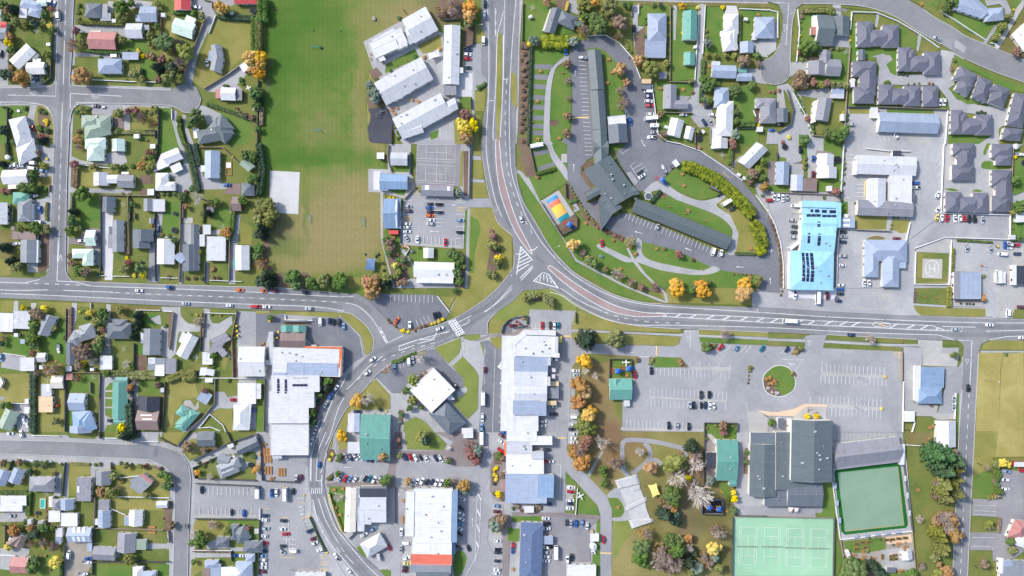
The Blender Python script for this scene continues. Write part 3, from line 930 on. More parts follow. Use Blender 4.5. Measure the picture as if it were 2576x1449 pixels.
C 855,245,55,r 900,250,58,s 950,255,60,n 997,250,55,w 1052,252,55,w 1105,265,58,l 1155,270,60,n 1195,265,65,w 845,465,-62,s 897,470,-62,r 940,475,-60,l 995,475,-58,w 1097,470,-58,k 1140,470,-58,t 1185,483,-58,w 1240,472,-60,s
C 1510,255,60,n 1555,255,60,r 1605,260,60,w 1655,258,58,k 1717,270,58,w 1812,265,58,n 1860,272,58,w 1567,515,-60,w 1617,505,-60,w 1668,497,-60,w 1720,505,-60,k 1770,505,-60,n 1813,512,-60,w 1860,515,-60,w
C 2270,55,90,wT 2490,10,35,b 2475,40,35,m 2472,100,35,w 2465,185,35,rv 2420,743,2,l 2428,803,3,m 2075,665,35,w 2065,765,40,n 2062,817,38,w 2065,870,38,w 2055,920,38,l 2045,965,40,w 2050,1025,38,k 2045,1165,35,d 2138,1170,70,k 2435,1093,2,w 2435,1180,0,k 2435,1215,0,d 2430,1300,2,d 2425,1383,2,w 2423,1420,2,w
C 95,842,0,n 92,883,0,w 97,970,2,s 85,1045,2,w 83,1118,2,r 75,1200,2,n 73,1243,2,l 70,1283,2,w 75,1325,3,w 70,1362,2,w 68,1405,2,m 280,893,2,d 267,975,2,w 298,1027,-5,r 272,1148,2,d 375,1192,2,wv 265,1200,40,s 543,995,-20,n 578,1073,-22,m 590,1117,-20,w 648,1183,-25,w 810,1255,52,wu 940,1398,48,w 1087,1032,-30,w 1178,975,-28,l 1340,1165,62,r 1462,1005,90,w 1458,1180,90,s 1515,1112,3,wv 1512,1268,-15,w 1520,1322,0,y 1505,1365,5,d 1500,1400,0,m
O timber 90,270,90 95,385,90 230,405,90 80,200,90
O crates 150,460,0 75,120,90 
O table 785,580,0 872,570,0 800,760,0 845,830,0 1480,690,90 1475,860,90 1475,900,90
O container 15,990,90
O statue 1950,170,0
O bollards 345,1385,0
t Y 855,45,65
t l 1660,50,65 1700,30,50 1445,240,32
t d 1700,80,60
t o 1280,240,60 1250,240,45 2090,540,65 1525,500,45
t g 1320,480,60 1290,500,50 1925,510,40 840,250,35 830,285,30 825,420,30
t r 2150,150,65 2170,230,65 2220,290,50 2140,190,50 1440,80,30 1440,150,25
t e 2230,190,60 2410,950,75 2100,590,45
t n 2470,880,65 2450,940,60
t p 1520,480,30 1985,480,40 1920,260,35
t b 845,660,62
t y 770,225,25 740,280,25 720,440,1
t Y 15,370,35 40,225,20 35,330,25
t y 2400,380,25 2420,360,25 2400,430,25 2420,445,25 2415,480,25 2440,630,38
t g 2440,245,40 1940,300,35
t n 2480,260,35 2480,440,40 2480,660,40
s g 760,450,20 740,470,22 735,250,20 1280,280,30
s y 485,635,12 540,850,12 715,1215,16 625,1065,12 280,550,12
s d 2400,620,25 2395,520,25
h y 15 1.2 735,630 870,1005
h d 20 1 545,860 640,1080 700,1200
f d 60,490 420,510 430,470
f d 40,70 60,490
f d 740,620 790,800 870,1005
f w 40,770 40,880
f d 35,890 20,1449
f d 930,1080 1010,1000
f d 1395,560 1395,920
T 2 0
Z above the hotel drive
G gv 65,0 110,0 100,80 80,410 60,1300 45,1449 20,1449 40,900 55,400
G gv 1000,0 2576,0 2576,55 1280,10 1000,5
G ol 1270,15 2576,35 2576,75 1270,45
G gb 120,20 560,20 560,100 650,180 640,330 500,350 110,410 100,100
G so 440,0 560,0 550,100 440,70
G gv 570,0 680,0 670,150 570,110
G lw 690,60 1210,60 1210,560 960,360 760,360
G gv 1210,50 1270,50 1265,260 1330,270 1340,580 1250,560 1220,400
G so 1225,350 1330,270 1340,580 1250,560
G gb 1280,50 1590,50 1590,110 1360,250 1280,260
G gb 1600,90 1850,60 1850,800 1590,820
G gv 1620,50 1660,60 1645,410 1625,400
G gv 1880,40 1935,40 1905,900 2010,1090 2060,1300 1900,1300 1770,1150 1650,1100 1800,990 1840,800
G gb 1945,70 2140,80 2130,300 2100,550 1930,530
G cw 2160,55 2260,60 2280,140 2140,140
G gb 2300,90 2576,110 2576,180 2430,200 2400,420 2300,430
G gv 2440,410 2576,400 2576,580 2480,560 2430,480
G lw 1940,590 2500,590 2470,700 2010,690 1950,830
G gv 2260,690 2490,690 2520,800 2576,850 2410,820 2260,820
G gb 2200,870 2440,870 2440,1260 2240,1250 2220,1000
G gb 2260,1300 2480,1290 2490,1449 2260,1449
G gb 1420,830 1830,840 1830,960 1660,980 1650,1100 1460,1110
G as 1660,960 1800,970 1760,1010 1650,1010
G gb 1480,1110 1820,1140 1760,1270 1850,1280 1840,1449 1520,1400 1470,1300
G lw 1850,1280 2000,1280 2000,1440 1850,1430
G n2 2430,1080 2520,1080 2510,1235 2450,1230
B house|d|w G 395 75 505 95 430 340 :d; H 500 100 665 175 620 300 :d; F 385 80 420 78 340 310 :k
B house|b|w h 1365 135 1555 420 0; f 1360 325 1548 400 1 :s; f 1340 395 1548 580 1 :b
B house|T|w g 1718 110 1862 405 1
B garage|T|w g 1730 525 1842 655 1
B house|w|w h 2130 140 2280 340 0; H 2200 170 2280 180 2260 510; h 2110 300 2260 510 -10
B house|b|w h 2440 170 2640 385; f 2420 325 2460 400 0 :w
B garage|b|w g/ 2295 420 2430 535
B house|b|w g 2010 655 2253 785 2; f 2010 615 2095 670 3 :s
B garage|b|w g 2258 735 2412 815
B house|l|w g 1525 855 1655 1095 1; g 1640 1010 1770 1095 0
B house|w|w G 1600 1180 1732 1215 1690 1390
B garage|w|w G 1755 1265 1838 1290 1810 1415
B house|w|w h 2035 880 2185 1085 2 :b; h 2060 1015 2225 1370 2 :w; f 2010 1290 2110 1500 2 :w
B house|l|w h 2450 985 2640 1090 0 :l; h 2515 1050 2640 1240 0 :l
B shed|g|w f 1480 725 1555 790
B shed|w|w f 1830 455 1860 485
B carport|T|w f 2275 680 2362 730 3
B shed|w|w f 2465 1275 2525 1325
C 1228,288,90,k 1725,1155,3,s 2022,1155,5,w 1935,1230,60,n 1995,1225,60,s 1975,1075,0,k
O tramp 1880,1397,30
O table 1985,668,0 1720,900,40 2495,1120,0 2475,150,0
O clothes 840,155,20 205,75,20
O table 1490,890,0
O shedlet 185,172,-25,w 1550,1280,20,w 1920,1325,40,w 2350,195,10,w
t o 355,20,50 1275,610,60 1070,375,50 1520,1355,50
t l 720,40,70 700,100,45
t Y 840,30,45 1715,68,45
t l 980,60,100
t d 1135,50,30 
t g 1185,50,40 740,170,50 870,240,100 
t n 1075,220,90 2340,610,70 1495,1145,40
t p 720,310,70
t l 1410,690,95 1555,635,45 1805,815,35
t y 1870,75,28 2125,75,28 715,205,35
t g 1930,800,50 2020,830,60 1960,870,50 2250,910,65 2415,860,45
t l 1965,550,30 2050,560,30 2150,555,30 2240,555,35
t e 1965,430,50 2250,1350,50 690,240,45
t g 1925,1000,30 1990,1020,35 2255,1130,35 2260,1220,35 2465,555,40
t r 2220,1420,40 1815,930,22
t l 1870,1320,30 1340,590,30
t p 2480,640,40
t d 1495,45,30
s g 1350,180,25 1350,230,25 1585,175,30 1590,330,20 1590,370,25 1570,440,22 1580,520,22 1430,50,30 1610,80,22 1340,360,25 930,340,20 1010,370,25
s y 1580,230,16 1575,350,16 2480,1260,20 1710,330,14 1915,1050,14
s l 1955,310,25 1955,370,25 1160,460,22 1165,490,22 1195,520,22
s r 1290,60,20 1180,580,15
s d 2100,820,20 2300,840,18 1560,1060,1
h g 40 2 1925,600 1915,740
h g 25 2 1900,900 1895,1020
h g 30 2 2295,150 2285,420
h g 50 1.8 2290,1250 2450,1250
h y 22 2 545,105 565,15
f t 110,20 100,400
f w 1275,40 1275,140
f t 1205,60 1205,160
f w 1945,50 1920,540
f w 1880,130 1840,830
f w 2290,85 2576,100
f t 1595,60 1590,800
f t 1580,820 1840,825
f t 1535,1130 1820,1135
f t 1840,1270 1845,1440
f t 2000,1290 1995,1449
f d 1895,850 1890,1020
f w 2430,1110 2455,1170
f d 2260,1290 2490,1290
Z around the hotel
G gb 190,480 580,480 570,540 430,640 370,720 340,900 320,1449 170,1449
G so 75,430 180,430 170,900 130,1350 65,1350
G so 60,1380 160,1390 160,1449 60,1449
G as2 222,645 410,650 395,697 222,692
G as2 218,748 362,755 355,803 218,796
G as2 214,846 345,852 342,900 214,894
G as2 210,955 335,960 332,1008 210,1002
G as2 205,1055 328,1060 325,1108 205,1102
G as2 200,1160 322,1163 320,1212 200,1208
G as2 197,1245 320,1248 318,1295 197,1290
G as2 195,1315 320,1318 318,1365 195,1360
G~ gv 560,550 430,650 370,750 335,950 322,1200 320,1449 385,1449 380,1300 385,1050 400,850 440,690 510,630 570,590
G gb 510,640 580,640 600,900 600,1160 590,1250 550,1449 385,1449 385,1050 405,850 430,720
G~ so 385,1210 460,1210 455,1265 385,1265
G~ ah 600,470 700,410 840,370 960,380 1100,470 1220,600 1300,800 1350,850 1420,840 1440,1000 1480,1380 1510,1449 560,1449 600,1300 605,900 580,640
G gb 740,490 860,480 950,520 1040,620 1130,720 1160,800 1110,900 1120,1050 1140,1160 960,1165 920,700 900,520 760,510
G so 1425,880 1450,1100 1480,1380 1460,1390 1420,1050
M 4 w 670,615 740,618 ; 672,657 744,660 ; 675,698 747,701 ; 678,740 750,743 ; 681,781 752,784 ; 684,823 755,826 ; 687,864 757,867 ; 690,905 760,908 ; 693,946 763,949 ; 696,988 766,991 ; 700,1029 769,1032 ; 703,1070 772,1073 ; 705,1110 775,1113 ; 708,1152 778,1155 ; 711,1191 780,1194 ; 713,1232 783,1235 ; 716,1273 786,1276 ; 718,1314 789,1317 ; 720,1356 792,1359 ; 723,1396 795,1399 ; 725,1437 798,1440
M 12 y 608,1188 778,1178
A 632,768 640,700
A 1320,1449 1300,1400
B hotel_wing|n5|n|3.2 G 760 505 895 505 930 905; G 785 915 925 910 955 1300; G 815 1310 955 1300 970 1700
B hotel_laundry|d|n g 970 1250 1160 1440 -4 :d; F 960 1175 1140 1155 1150 1250 :w; f 1045 1255 1055 1345 -5 :k; f 1080 1255 1090 1345 -5 :k
B kiosk|d|d f 1305 850 1400 898 0
B kiosk|w|n f 1305 795 1400 840 0 :t
C 1372,920,2,wv 1375,968,2,n 1375,1018,3,w 1385,1062,0,r 1395,1148,0,w 1398,1192,-5,wT 1405,1380,0,wu 1430,1330,-8,s 1187,1220,80,b 537,517,70,b 280,1449,0,w
O caravan 1430,1268,0
O trailer 1410,1235,-5,d
O boat 712,580,180
O table 283,718,0 973,598,0 1005,730,0 957,835,0 530,1155,0 473,1393,0 260,1400,20 253,1020,0
O bench 510,735,0 205,1225,0
t e 225,410,60 615,420,60 
t y 180,435,35 635,390,30
t n 555,640,45 570,1165,45 550,1340,45
t o 1085,690,70 1150,830,45
t p 560,820,40 570,990,35 1080,915,50
t r 1110,1035,75
s o 190,1110,20
s n 100,470,26 140,480,26 120,540,28 95,600,26 140,620,26 150,680,26 110,700,28 130,760,28 100,820,26 140,850,28 115,910,28 145,960,26 110,990,28 100,1060,28 140,1090,28 95,1130,26 110,1190,28 95,1240,26 130,1290,24 90,1320,24 110,1420,26
h h 120 4 330,415 400,410 470,425 540,420
h d 28 2 190,480 175,1000 165,1449
f w 760,360 940,350 1080,430 1220,590 1295,790
f w 1410,850 1470,1350 1560,1420 1700,1449
f t 200,480 175,1100 165,1449
T 2 1
Z around the hotel
G gb 200,0 350,0 430,170 555,370 540,400 240,590 160,340 250,310
G gv 50,130 100,130 165,330 290,590 500,920 650,1160 1200,1449 1150,1449 640,1180 490,920 280,600 50,290
G so 60,0 175,0 245,320 150,335 90,110
G ol 50,130 95,130 160,350 100,280 50,260
G as2 210,80 360,45 370,95 225,122
G as2 260,230 420,180 435,215 270,280
G~ gv 335,-20 400,-20 450,110 550,250 560,370 490,280 400,150 370,60
G gb 400,0 555,0 555,240 510,180 430,80
G co 497,100 555,100 555,185 497,185
G ah 555,-20 830,0 830,130 760,160 700,230 690,310 800,450 730,490 760,600 870,560 940,680 1010,740 1140,690 1480,820 2100,1090 2200,1110 2560,1130 2576,1330 2340,1310 2090,1270 1400,1010 1250,965 1130,940 950,850 830,770 740,660 660,540 560,370
G ah 1060,60 1170,0 1560,-20 1800,30 2000,100 2200,230 2450,540 2576,720 2576,1140 2550,1000 2450,730 2300,480 2050,330 1800,190 1690,190 1500,360 1330,470 1270,480 1130,280 1050,130
G gb 970,0 1150,0 1060,70 980,60
G gv 1150,290 1200,280 1270,380 1230,420
G gb 1520,350 1680,210 1800,190 2050,330 2150,480 2070,530 1900,560 1720,500 1530,410
G~ gv 1330,470 1480,370 1700,500 1900,570 2080,530 2160,470 2150,540 2060,620 2200,720 2280,860 2280,950 2250,1100 2170,1100 2210,950 2210,850 2100,740 1900,650 1650,560 1480,470 1380,490
G gb 1400,580 1500,470 1650,560 1900,650 2100,740 2210,850 2215,940 1800,760 1500,650
G dr 2070,600 2180,500 2250,600 2400,720 2450,830 2470,1100 2250,1110 2280,900 2200,720
G gb 510,920 640,850 700,800 690,680 630,700 700,660 760,780 950,870 1130,950 1250,970 1310,980 1650,1070 2010,1240 1960,1310 2100,1270 2576,1340 2576,1449 1200,1449 650,1160
G gb 60,280 280,600 490,930 630,1180 900,1330 1160,1449 960,1449 560,1230 420,1080 250,850 130,590 80,400
G co 280,580 470,465 630,710 440,825
G so 440,825 620,710 655,740 655,840 500,920
G so 560,380 700,620 720,660 620,590 540,540 540,440
G gv 610,600 640,590 685,660 630,690
G~ gv 860,1040 880,1005 1000,1060 1150,1130 1250,1150 1250,960 1305,980 1310,1100 1400,1170 1600,1220 1900,1270 2030,1230 2090,1270 1980,1310 1800,1315 1500,1270 1260,1190 1150,1190 1000,1120
G gv 1150,1050 1170,1040 1230,1150 1350,1310 1500,1449 1460,1449 1300,1290 1220,1190
G so 700,650 780,720 950,860 1130,930 1120,990 940,900 800,820 710,740
G so 690,230 760,170 840,180 740,270 800,420 760,420 700,320
G so 1440,480 1560,500 1560,540 1450,540
M 4 w 732,24 803,28 ; 734,66 805,68 ; 736,108 806,110 ; 1240,185 1190,215 1285,360 1345,325 ; 1222,252 1312,195 ; 1245,288 1340,228 ; 1265,325 1365,262 ; 1085,60 1110,100 1175,50
M 4 w 1155,698 1135,748 ; 1198,700 1172,765 ; 1235,715 1208,778 ; 1273,730 1246,795 ; 1310,745 1283,808 ; 1346,760 1320,823 ; 1385,776 1358,838 ; 1422,792 1394,856 ; 1458,806 1432,868 ; 1495,822 1470,885 ; 1530,838 1506,900 ; 1568,853 1543,918 ; 1605,868 1580,932 ; 1645,884 1620,946 ; 1680,898 1655,960 ; 1718,913 1692,978 ; 1755,930 1730,993 ; 1790,945 1767,1008 ; 1828,960 1804,1024 ; 1866,975 1840,1040 ; 1903,990 1878,1055 ; 1940,1005 1916,1070 ; 1978,1020 1953,1085 ; 2015,1035 1990,1100 ; 2052,1052 2030,1120 ; 2085,1068 2065,1130 ; 2122,1085 2100,1145
M 4 y 2145,270 2125,295 2200,345 2220,325 
A 622,275 622,195
A 938,770 892,705
A 1310,900 1232,880
A 1812,1073 1740,1045
A 2335,1240 2252,1235
A 1345,25 1320,0
B hotel_wing|n5|n|3.2 G 820 -30 970 -30 970 105 
B hotel_main_block|n5|n|4.2 G 720 270 990 110 1260 490; G 880 540 1220 420 1290 500; G 735 490 965 365 985 450 ; F 870 560 985 400 1010 710; G 880 560 1000 480 1110 640; f 1230 560 1260 540 0 ; c 998 310 ; c 1128 415; c 1010 360; k 785 240 812 262
B hotel_wing|n5|n|3.2 G 1250 545 1500 645 1450 780; G 1500 645 2215 935 2160 1065
B bouncy_cushion|w|w f 0 0 1 1
B kiosk|d|r F 2010 415 2110 460 2085 480
B shed|w|w F 1610 180 1650 150 1690 205
O spa 1372,525,0
O cushion 465,650,-32
C 905,998,85,r 2255,625,1,k
C 1288,285,-35,d 1308,322,-32,w 1465,835,110,s 2025,1085,105,wv 2105,1100,105,w 95,760,72,w 250,18,-10,wT 2222,648,-35,d 2170,580,-32,wT 900,1130,25,lsmall
O boat 1525,250,-115
O trailer 1610,230,-30,s
O table 250,332,20 738,798,30 1710,303,25 1725,418,25 1772,670,25 2395,818,10 2400,1055,0 1195,1038,80 1090,1255,45 1453,1053,0 2390,1340,0
O playframe 575,815,30 1505,370,30
O bench 1515,535,20 1578,630,10 1935,775,10 1745,700,0 628,640,60 1910,1260,30
O lamp 430,1055,-30
t Y 620,1010,70
t p 710,1100,45 1040,1310,55 1200,1390,55 1440,1430,45
t l 770,1170,50 940,1265,40 2480,1380,60
t o 800,1150,30 1100,1335,45
t g 830,1200,60 1840,1430,50 1980,1405,40
t o 1190,980,60 1245,1105,25
t r 1680,1110,45 1340,1440,1
t n 1535,1055,22 1820,1165,25
t Y 1900,1420,62 1660,1420,75 2340,1410,78
t r 1300,1440,35
s r 765,745,20 957,893,18 1030,930,14 1103,970,16
s l 590,440,16 605,470,16 625,500,16 645,530,16 665,560,16 685,590,16 700,620,16 735,670,18 755,700,18 775,730,18 800,755,18 815,780,18 830,805,16
s n 860,845,18 905,855,18 940,870,18 985,890,18 1040,920,18 1075,930,18 1110,950,18
s o 1020,970,22
s g 705,250,18 1040,150,22 1055,180,16 600,580,30 640,570,25 1100,680,20 1150,630,20
s n 2230,1310,14 2270,1310,14 2310,1312,14 2350,1312,14 2400,1315,14 2450,1315,14
s d 270,340,18 390,285,16
h h 110 4 1740,220 1830,240 1950,300 2050,350 2150,430 2240,510 2310,580 2380,660 2420,720 
h h 110 4 2440,800 2480,860 2510,950 2530,1020
h h 90 4 2490,1080 2530,1060
h g 30 1.5 2250,1100 2440,1105
h d 36 2 1400,580 1490,475
h g 30 1.5 250,300 430,250
f d 440,830 500,920 655,840 655,740 620,700
f d 290,580 440,820
f d 175,0 245,320
f w 1700,0 1900,70 2150,240 2320,370
f d 540,390 545,540
f d 2060,520 2130,480
f w 2450,510 2576,680
Z above the hotel drive
G lw 1850,-20 2576,0 2576,700 2430,500 2330,370 2220,260 1900,70
G gv 2210,260 2230,180 2300,120 2330,120 2250,180 2230,250
G gv 2440,400 2576,380 2576,700 2480,540
B house|w|w g/ 2010 -60 2170 45
B house|s|w G 2270 175 2460 -20 2576 60
O clothes 2115,110,0
O shedlet 2280,310,30,w 2335,345,20,w
O pots 2520,520,0
t o 1885,35,28 2540,430,50
t r 2230,20,40
t n 2430,300,60 2400,370,40
t l 2480,260,40
t g 2530,170,40 2400,320,50 2520,340,40
h g 36 1.5 2200,50 2190,200
f d 2225,40 2215,230
f d 1850,0 1855,50
T 2 2
Z beside the shop block
G lg -60,100 100,30 250,0 380,0 500,50 650,170 650,240 180,215 160,280 60,280 0,330 -100,320 -200,300
G so 100,100 290,40 440,110 440,160 300,130 130,140
G as 175,215 645,230 640,350 600,400 600,480 440,480 430,430 130,415 170,380
G as 0,300 150,280 155,380 40,395 0,430
G br -120,600 0,450 130,390 190,380 200,410 120,420 0,530 -60,640 -80,1449 -20,1449
G dr 640,240 700,230 900,300 1300,380 1700,420 1700,450 600,415 600,380
G gv 600,415 1720,465 1720,485 600,440
G dr 600,445 1700,490 1680,560 1620,585 1200,570 860,555 640,540 600,500
G as 440,480 600,480 620,540 860,560 1200,575 1630,590 1720,540 1735,420 1880,420 1890,550 1960,640 2030,640 2120,560 2576,590 2576,1449 2280,1449 2270,1360 1940,1360 1930,1449 1110,1440 1110,1130 1220,1130 1220,800 1280,720 1280,690 800,660 700,680 600,780 560,1449 270,1449 270,1300 350,1200 500,700
G gv 560,1449 575,950 590,800 660,700 780,650 790,658 680,710 605,800 590,950 575,1449
G pk 600,800 660,720 760,660 1260,690 1280,720 1220,790 1215,910 970,910 970,1120 1110,1130 1110,1420 1090,1449 840,1449 700,1100 700,900
G gb 1020,720 1200,720 1200,900 1010,900
G as 600,820 690,820 690,910 610,910
G as 600,1200 680,1200 670,1449 580,1449
G gb 1440,690 1700,700 1770,780 1770,800 1420,800
G so 1380,690 1440,700 1410,780 1375,780
G so 1660,700 1720,730 1780,800 1700,800
G dr 1880,420 2576,445 2576,490 1885,470
G gv 1880,470 2576,500 2576,525 1880,490
G gb 1880,495 2576,525 2576,575 2050,555 1900,545
G so 1900,560 2080,560 2060,610 1960,640 1910,600
G co 1785,790 2195,795 2195,835 1785,820
G co 1390,1088 2160,1125 2160,1150 1390,1110
G co 1100,1400 1930,1420 1930,1445 1090,1430
G so 2370,770 2430,775 2410,985 2365,985
G co 2350,1150 2400,1140 2576,1300 2576,1449 2390,1449
G br 2400,1140 2450,1150 2576,1260 2576,1310 2450,1210
G gb 1945,1360 2270,1360 2260,1449 1945,1449
G dr 1460,40 1560,70 2540,90 2500,175 1570,150
G gv 0,0 1,1 0,2
G dr 1560,0 2540,0 2560,90 2540,160 1580,145 1540,60
G gv 1160,0 1200,0 1540,130 1560,150 1500,140
G gv 1480,0 1510,0 1560,70 1570,145 1545,145 1530,70
G gb 940,0 1140,0 1480,140 1300,130 1050,60
G so 1250,0 1480,0 1530,60 1400,30
G so 2400,60 2560,60 2540,130 2400,110
M 4 w 205,345 203,410 ; 240,345 238,410 ; 275,345 273,410 ; 340,345 338,410 ; 375,345 373,410 ; 205,408 470,415
M 4 w 1455,805 1455,880 ; 1495,805 1495,885 ; 1536,807 1535,886 ; 1577,808 1576,888 ; 1618,810 1617,890 ; 1658,811 1657,891 ; 1698,813 1697,893 ; 1738,815 1737,896 ; 1780,817 1779,899 ; 1820,820 1819,902 ; 1860,822 1859,904 ; 1900,825 1899,906 ; 1940,828 1939,908 ; 1982,830 1981,908 ; 2023,832 2022,910 ; 2063,835 2062,911 ; 2103,837 2102,913 ; 2145,838 2144,914 ; 2186,840 2185,916 ; 1370,800 1370,875
M 4 w 1790,745 1790,780 ; 1888,748 1888,782 ; 1985,752 1985,785 ; 2083,758 2083,790 ; 2195,765 2198,830
M 4 w 1393,1005 1391,1080 ; 1433,1007 1431,1082 ; 1473,1008 1471,1084 ; 1513,1010 1511,1086 ; 1554,1012 1552,1088 ; 1594,1014 1592,1090 ; 1635,1017 1633,1092 ; 1675,1019 1673,1094 ; 1715,1021 1713,1096 ; 1756,1023 1754,1098 ; 1797,1026 1795,1100 ; 1838,1028 1836,1102 ; 1878,1030 1876,1104 ; 1919,1032 1917,1107 ; 1960,1034 1958,1109 ; 2040,1038 2038,1112 ; 2080,1040 2078,1114 ; 2120,1040 2118,1116 ; 2160,1042 2158,1118
M 4 w 1360,1115 1357,1192 ; 1400,1120 1398,1195 ; 1440,1122 1438,1198 ; 1480,1124 1478,1200 ; 1520,1126 1518,1202 ; 1560,1128 1558,1204 ; 1600,1130 1598,1207 ; 1642,1132 1640,1208 ; 1683,1134 1681,1210 ; 1723,1136 1721,1212 ; 1764,1138 1762,1214 ; 1806,1140 1804,1217 ; 1850,1142 1848,1219 ; 1890,1144 1888,1221 ; 1930,1146 1928,1222 ; 1970,1148 1968,1224 ; 2010,1150 2008,1226 ; 2150,1155 2148,1230
M 4 w 1155,1322 1153,1398 ; 1195,1324 1193,1400 ; 1235,1326 1233,1402 ; 1275,1328 1273,1404 ; 1316,1330 1314,1406 ; 1356,1332 1354,1408 ; 1396,1334 1394,1410 ; 1437,1335 1435,1411 ; 1478,1336 1476,1412 ; 1518,1337 1516,1413 ; 1560,1340 1558,1416 ; 1600,1342 1598,1418 ; 1640,1344 1638,1420 ; 1680,1346 1678,1422 ; 1720,1348 1718,1424 ; 1760,1350 1758,1426 ; 1800,1352 1798,1428
M 4 w 2145,570 2120,605 ; 2207,570 2150,640 ; 2362,575 2300,648 ; 2408,580 2353,648
M 4 w 610,822 680,822 ; 612,860 680,862 ; 614,900 690,902 ; 600,1225 660,1228 ; 598,1270 660,1272 ; 592,1310 665,1315 ; 590,1355 650,1357
M 5 w 1730,435 1800,437 1790,595 ; 1760,488 1780,488 1765,550 1760,488 ; 1280,690 1385,693 ; 1195,588 1230,590 ; 1190,650 1225,652
M 14 y 510,484 595,486 ; 1455,585 1455,680
B shop_block|w|w|5 f 35 480 440 690 2 :w; F 120 418 440 428 440 480 :w; F 0 530 120 418 145 470 :w; f 20 690 362 840 1 :b; f 25 838 358 985 1 :s; g 20 985 352 1140 1 :s; f 10 1130 268 1275 0 :b; f 265 1140 345 1285 0 :b; f 5 1272 265 1440 0 :w; f -110 480 40 1440 1 :w; f 430 490 465 655 1 :s; f 430 655 478 700 1 :w; f 360 700 390 780 1 :s; f 360 895 385 985 1 :s; c 295 635; c 368 605; c 330 570; c 205 655
B container|t|t f 382 940 470 988
B container|t|t f 348 1135 448 1180
B shed|w|w f 400 803 438 845
B shed|w|w f 398 868 434 912
B kindergarten|T|w|3.2 g 980 910 1205 1125 0; g/ 975 915 1110 1000; 
B shed|w|w f 1125 1130 1185 1190
B utility_enclosure|g|w f 360 1000 470 1110
C 305,378,88,r 385,378,88,d 425,378,88,w 465,378,88,t 487,525,88,ybu 432,718,3,w 642,833,2,w 648,878,3,s 628,1295,2,wv 615,1372,2,w 600,1420,0,d 415,1270,-5,k 315,1342,0,w 312,1385,2,w 420,1192,0,s 1240,875,88,r 1402,832,90,k 2100,597,-52,r 2262,603,-52,l 2518,607,-52,t 1902,1078,90,du 1985,1075,90,k 1790,1180,90,s 1830,1180,90,k 1905,1182,90,k 1948,1182,90,n 1990,1182,90,w 2030,1190,90,w 1577,1383,90,k 1663,1388,90,s 1780,1393,90,k 10,378,0,m
O table 110,305,0 1155,878,0
O umbrellas 60,350,0
O playframe 1055,830,0 1165,805,0
O sculpture 1145,748,0
O lamp 1030,345,-60 2400,185,60
O pots 465,660,1
t d 755,520,105
t l 1040,500,95 1075,560,60
t Y 1050,555,50
t Y 735,730,85
t b 740,840,45 830,880,45
t o 690,980,100 740,1050,80 660,1150,80
t Y 770,1280,85 800,1250,70
t l 730,1400,95 780,1420,80
t p 2150,470,60 780,760,40
t Y 1670,30,82 1920,30,72 2330,50,92
t g 1810,25,45
t n 2120,1385,55
t l 130,100,45 180,85,40 225,75,35 280,65,30
t l 345,110,50 390,140,50 425,150,30
t g 1955,595,55
s l 1410,730,30 1395,760,25 2400,800,30 2390,830,25 1960,1410,22 2050,1385,22 2165,1390,25 2030,580,22
s o 1690,740,30 1700,760,25 1990,575,20
s n 2380,880,14 2380,920,14 2375,955,14 1265,725,30 2220,1390,20
s y 200,100,18 230,90,14
h g 18 1.4 150,280 155,360
f d 990,715 1205,715 1205,900
f d 985,715 980,910
f d 1940,1449 1940,1358 2275,1362 2270,1449
f d 640,240 640,350
f d 160,280 0,300
f d 0,400 150,375
f w 410,1000 470,1000 465,1110
T 2 3
Z in the autumn park
G pk 560,130 700,0 1940,0 1930,660 1920,830 2230,860 2220,1449 1000,1449 1020,900 1000,760 950,640 760,440 600,260 550,200
G lg 1020,900 1180,880 1220,970 1140,1100 1020,1300
G~ gb 980,670 1060,660 1120,730 1120,820 1040,860 1000,760
G~ gv 960,630 1000,590 1080,565 1130,700 1160,800 1190,860 1160,890 1020,895 1015,865 1100,850 1130,790 1110,720 1060,665 970,660
G gv 905,190 920,200 780,450 755,430
M 46 a~ 1180,460 1120,370 1110,250 1110,130 1150,85 1250,80 1370,90 1500,110 1620,140 1720,170 1750,250
M 46 a~ 1330,110 1380,170 1385,260 1300,350 1200,420
M 46 a~ 1385,290 1450,285 1510,330
G gb 540,400 650,520 650,535 540,530
G gb 655,560 690,550 780,640 860,750 890,840 640,830
G as 450,-20 560,-20 550,180 600,260 760,440 950,640 1005,780 1000,1449 880,1449 890,840 860,740 680,540 540,390 530,810 480,810 310,810 320,720 420,700 440,400 450,200
G br 0,805 480,810 880,840 890,875 480,850 0,840
G as 200,130 450,130 450,810 320,760
G ac 300,850 480,850 880,880 780,960 790,1300 540,1320 540,1449 290,1449
G gb 850,905 890,905 885,1449 810,1449 810,1250 850,1100
G gb 0,845 300,850 300,895 0,905
G gb 0,970 75,970 70,1100 0,1105
G gv 0,905 80,910 75,970 0,970
G gb 530,790 620,795 610,820 530,810
G gv 2260,0 2380,0 2370,400 2370,620 2576,670 2576,840 2280,840 2230,720 2260,500
G gb 2070,500 2260,540 2250,640 2130,640
G br 1935,0 1960,60 2060,130 2050,480 1950,480 1940,100
G so 2340,160 2400,160 2380,430 2330,420
G gb 1955,0 2260,0 2260,80 2070,90
G co 1910,670 2120,680 2125,830 1915,830
G c2 1925,680 2112,690 2112,820 1922,820
G gv 1960,20 2000,20 2110,120 2040,130
G br 2220,860 2235,860 2220,1449 2210,1449
M 12 y 455,60 550,62 ; 885,1217 1003,1222
M 5 w 450,326 492,328 485,655
Q tri 455,422 480,422 468,480
M 4 w 565,540 640,545 ; 560,580 640,585 ; 555,625 630,628 ; 555,662 625,665 ; 555,710 625,714 ; 550,745 620,750
M 4 w 595,0 660,2 ; 595,40 660,42 ; 590,80 655,84 ; 590,122 655,126
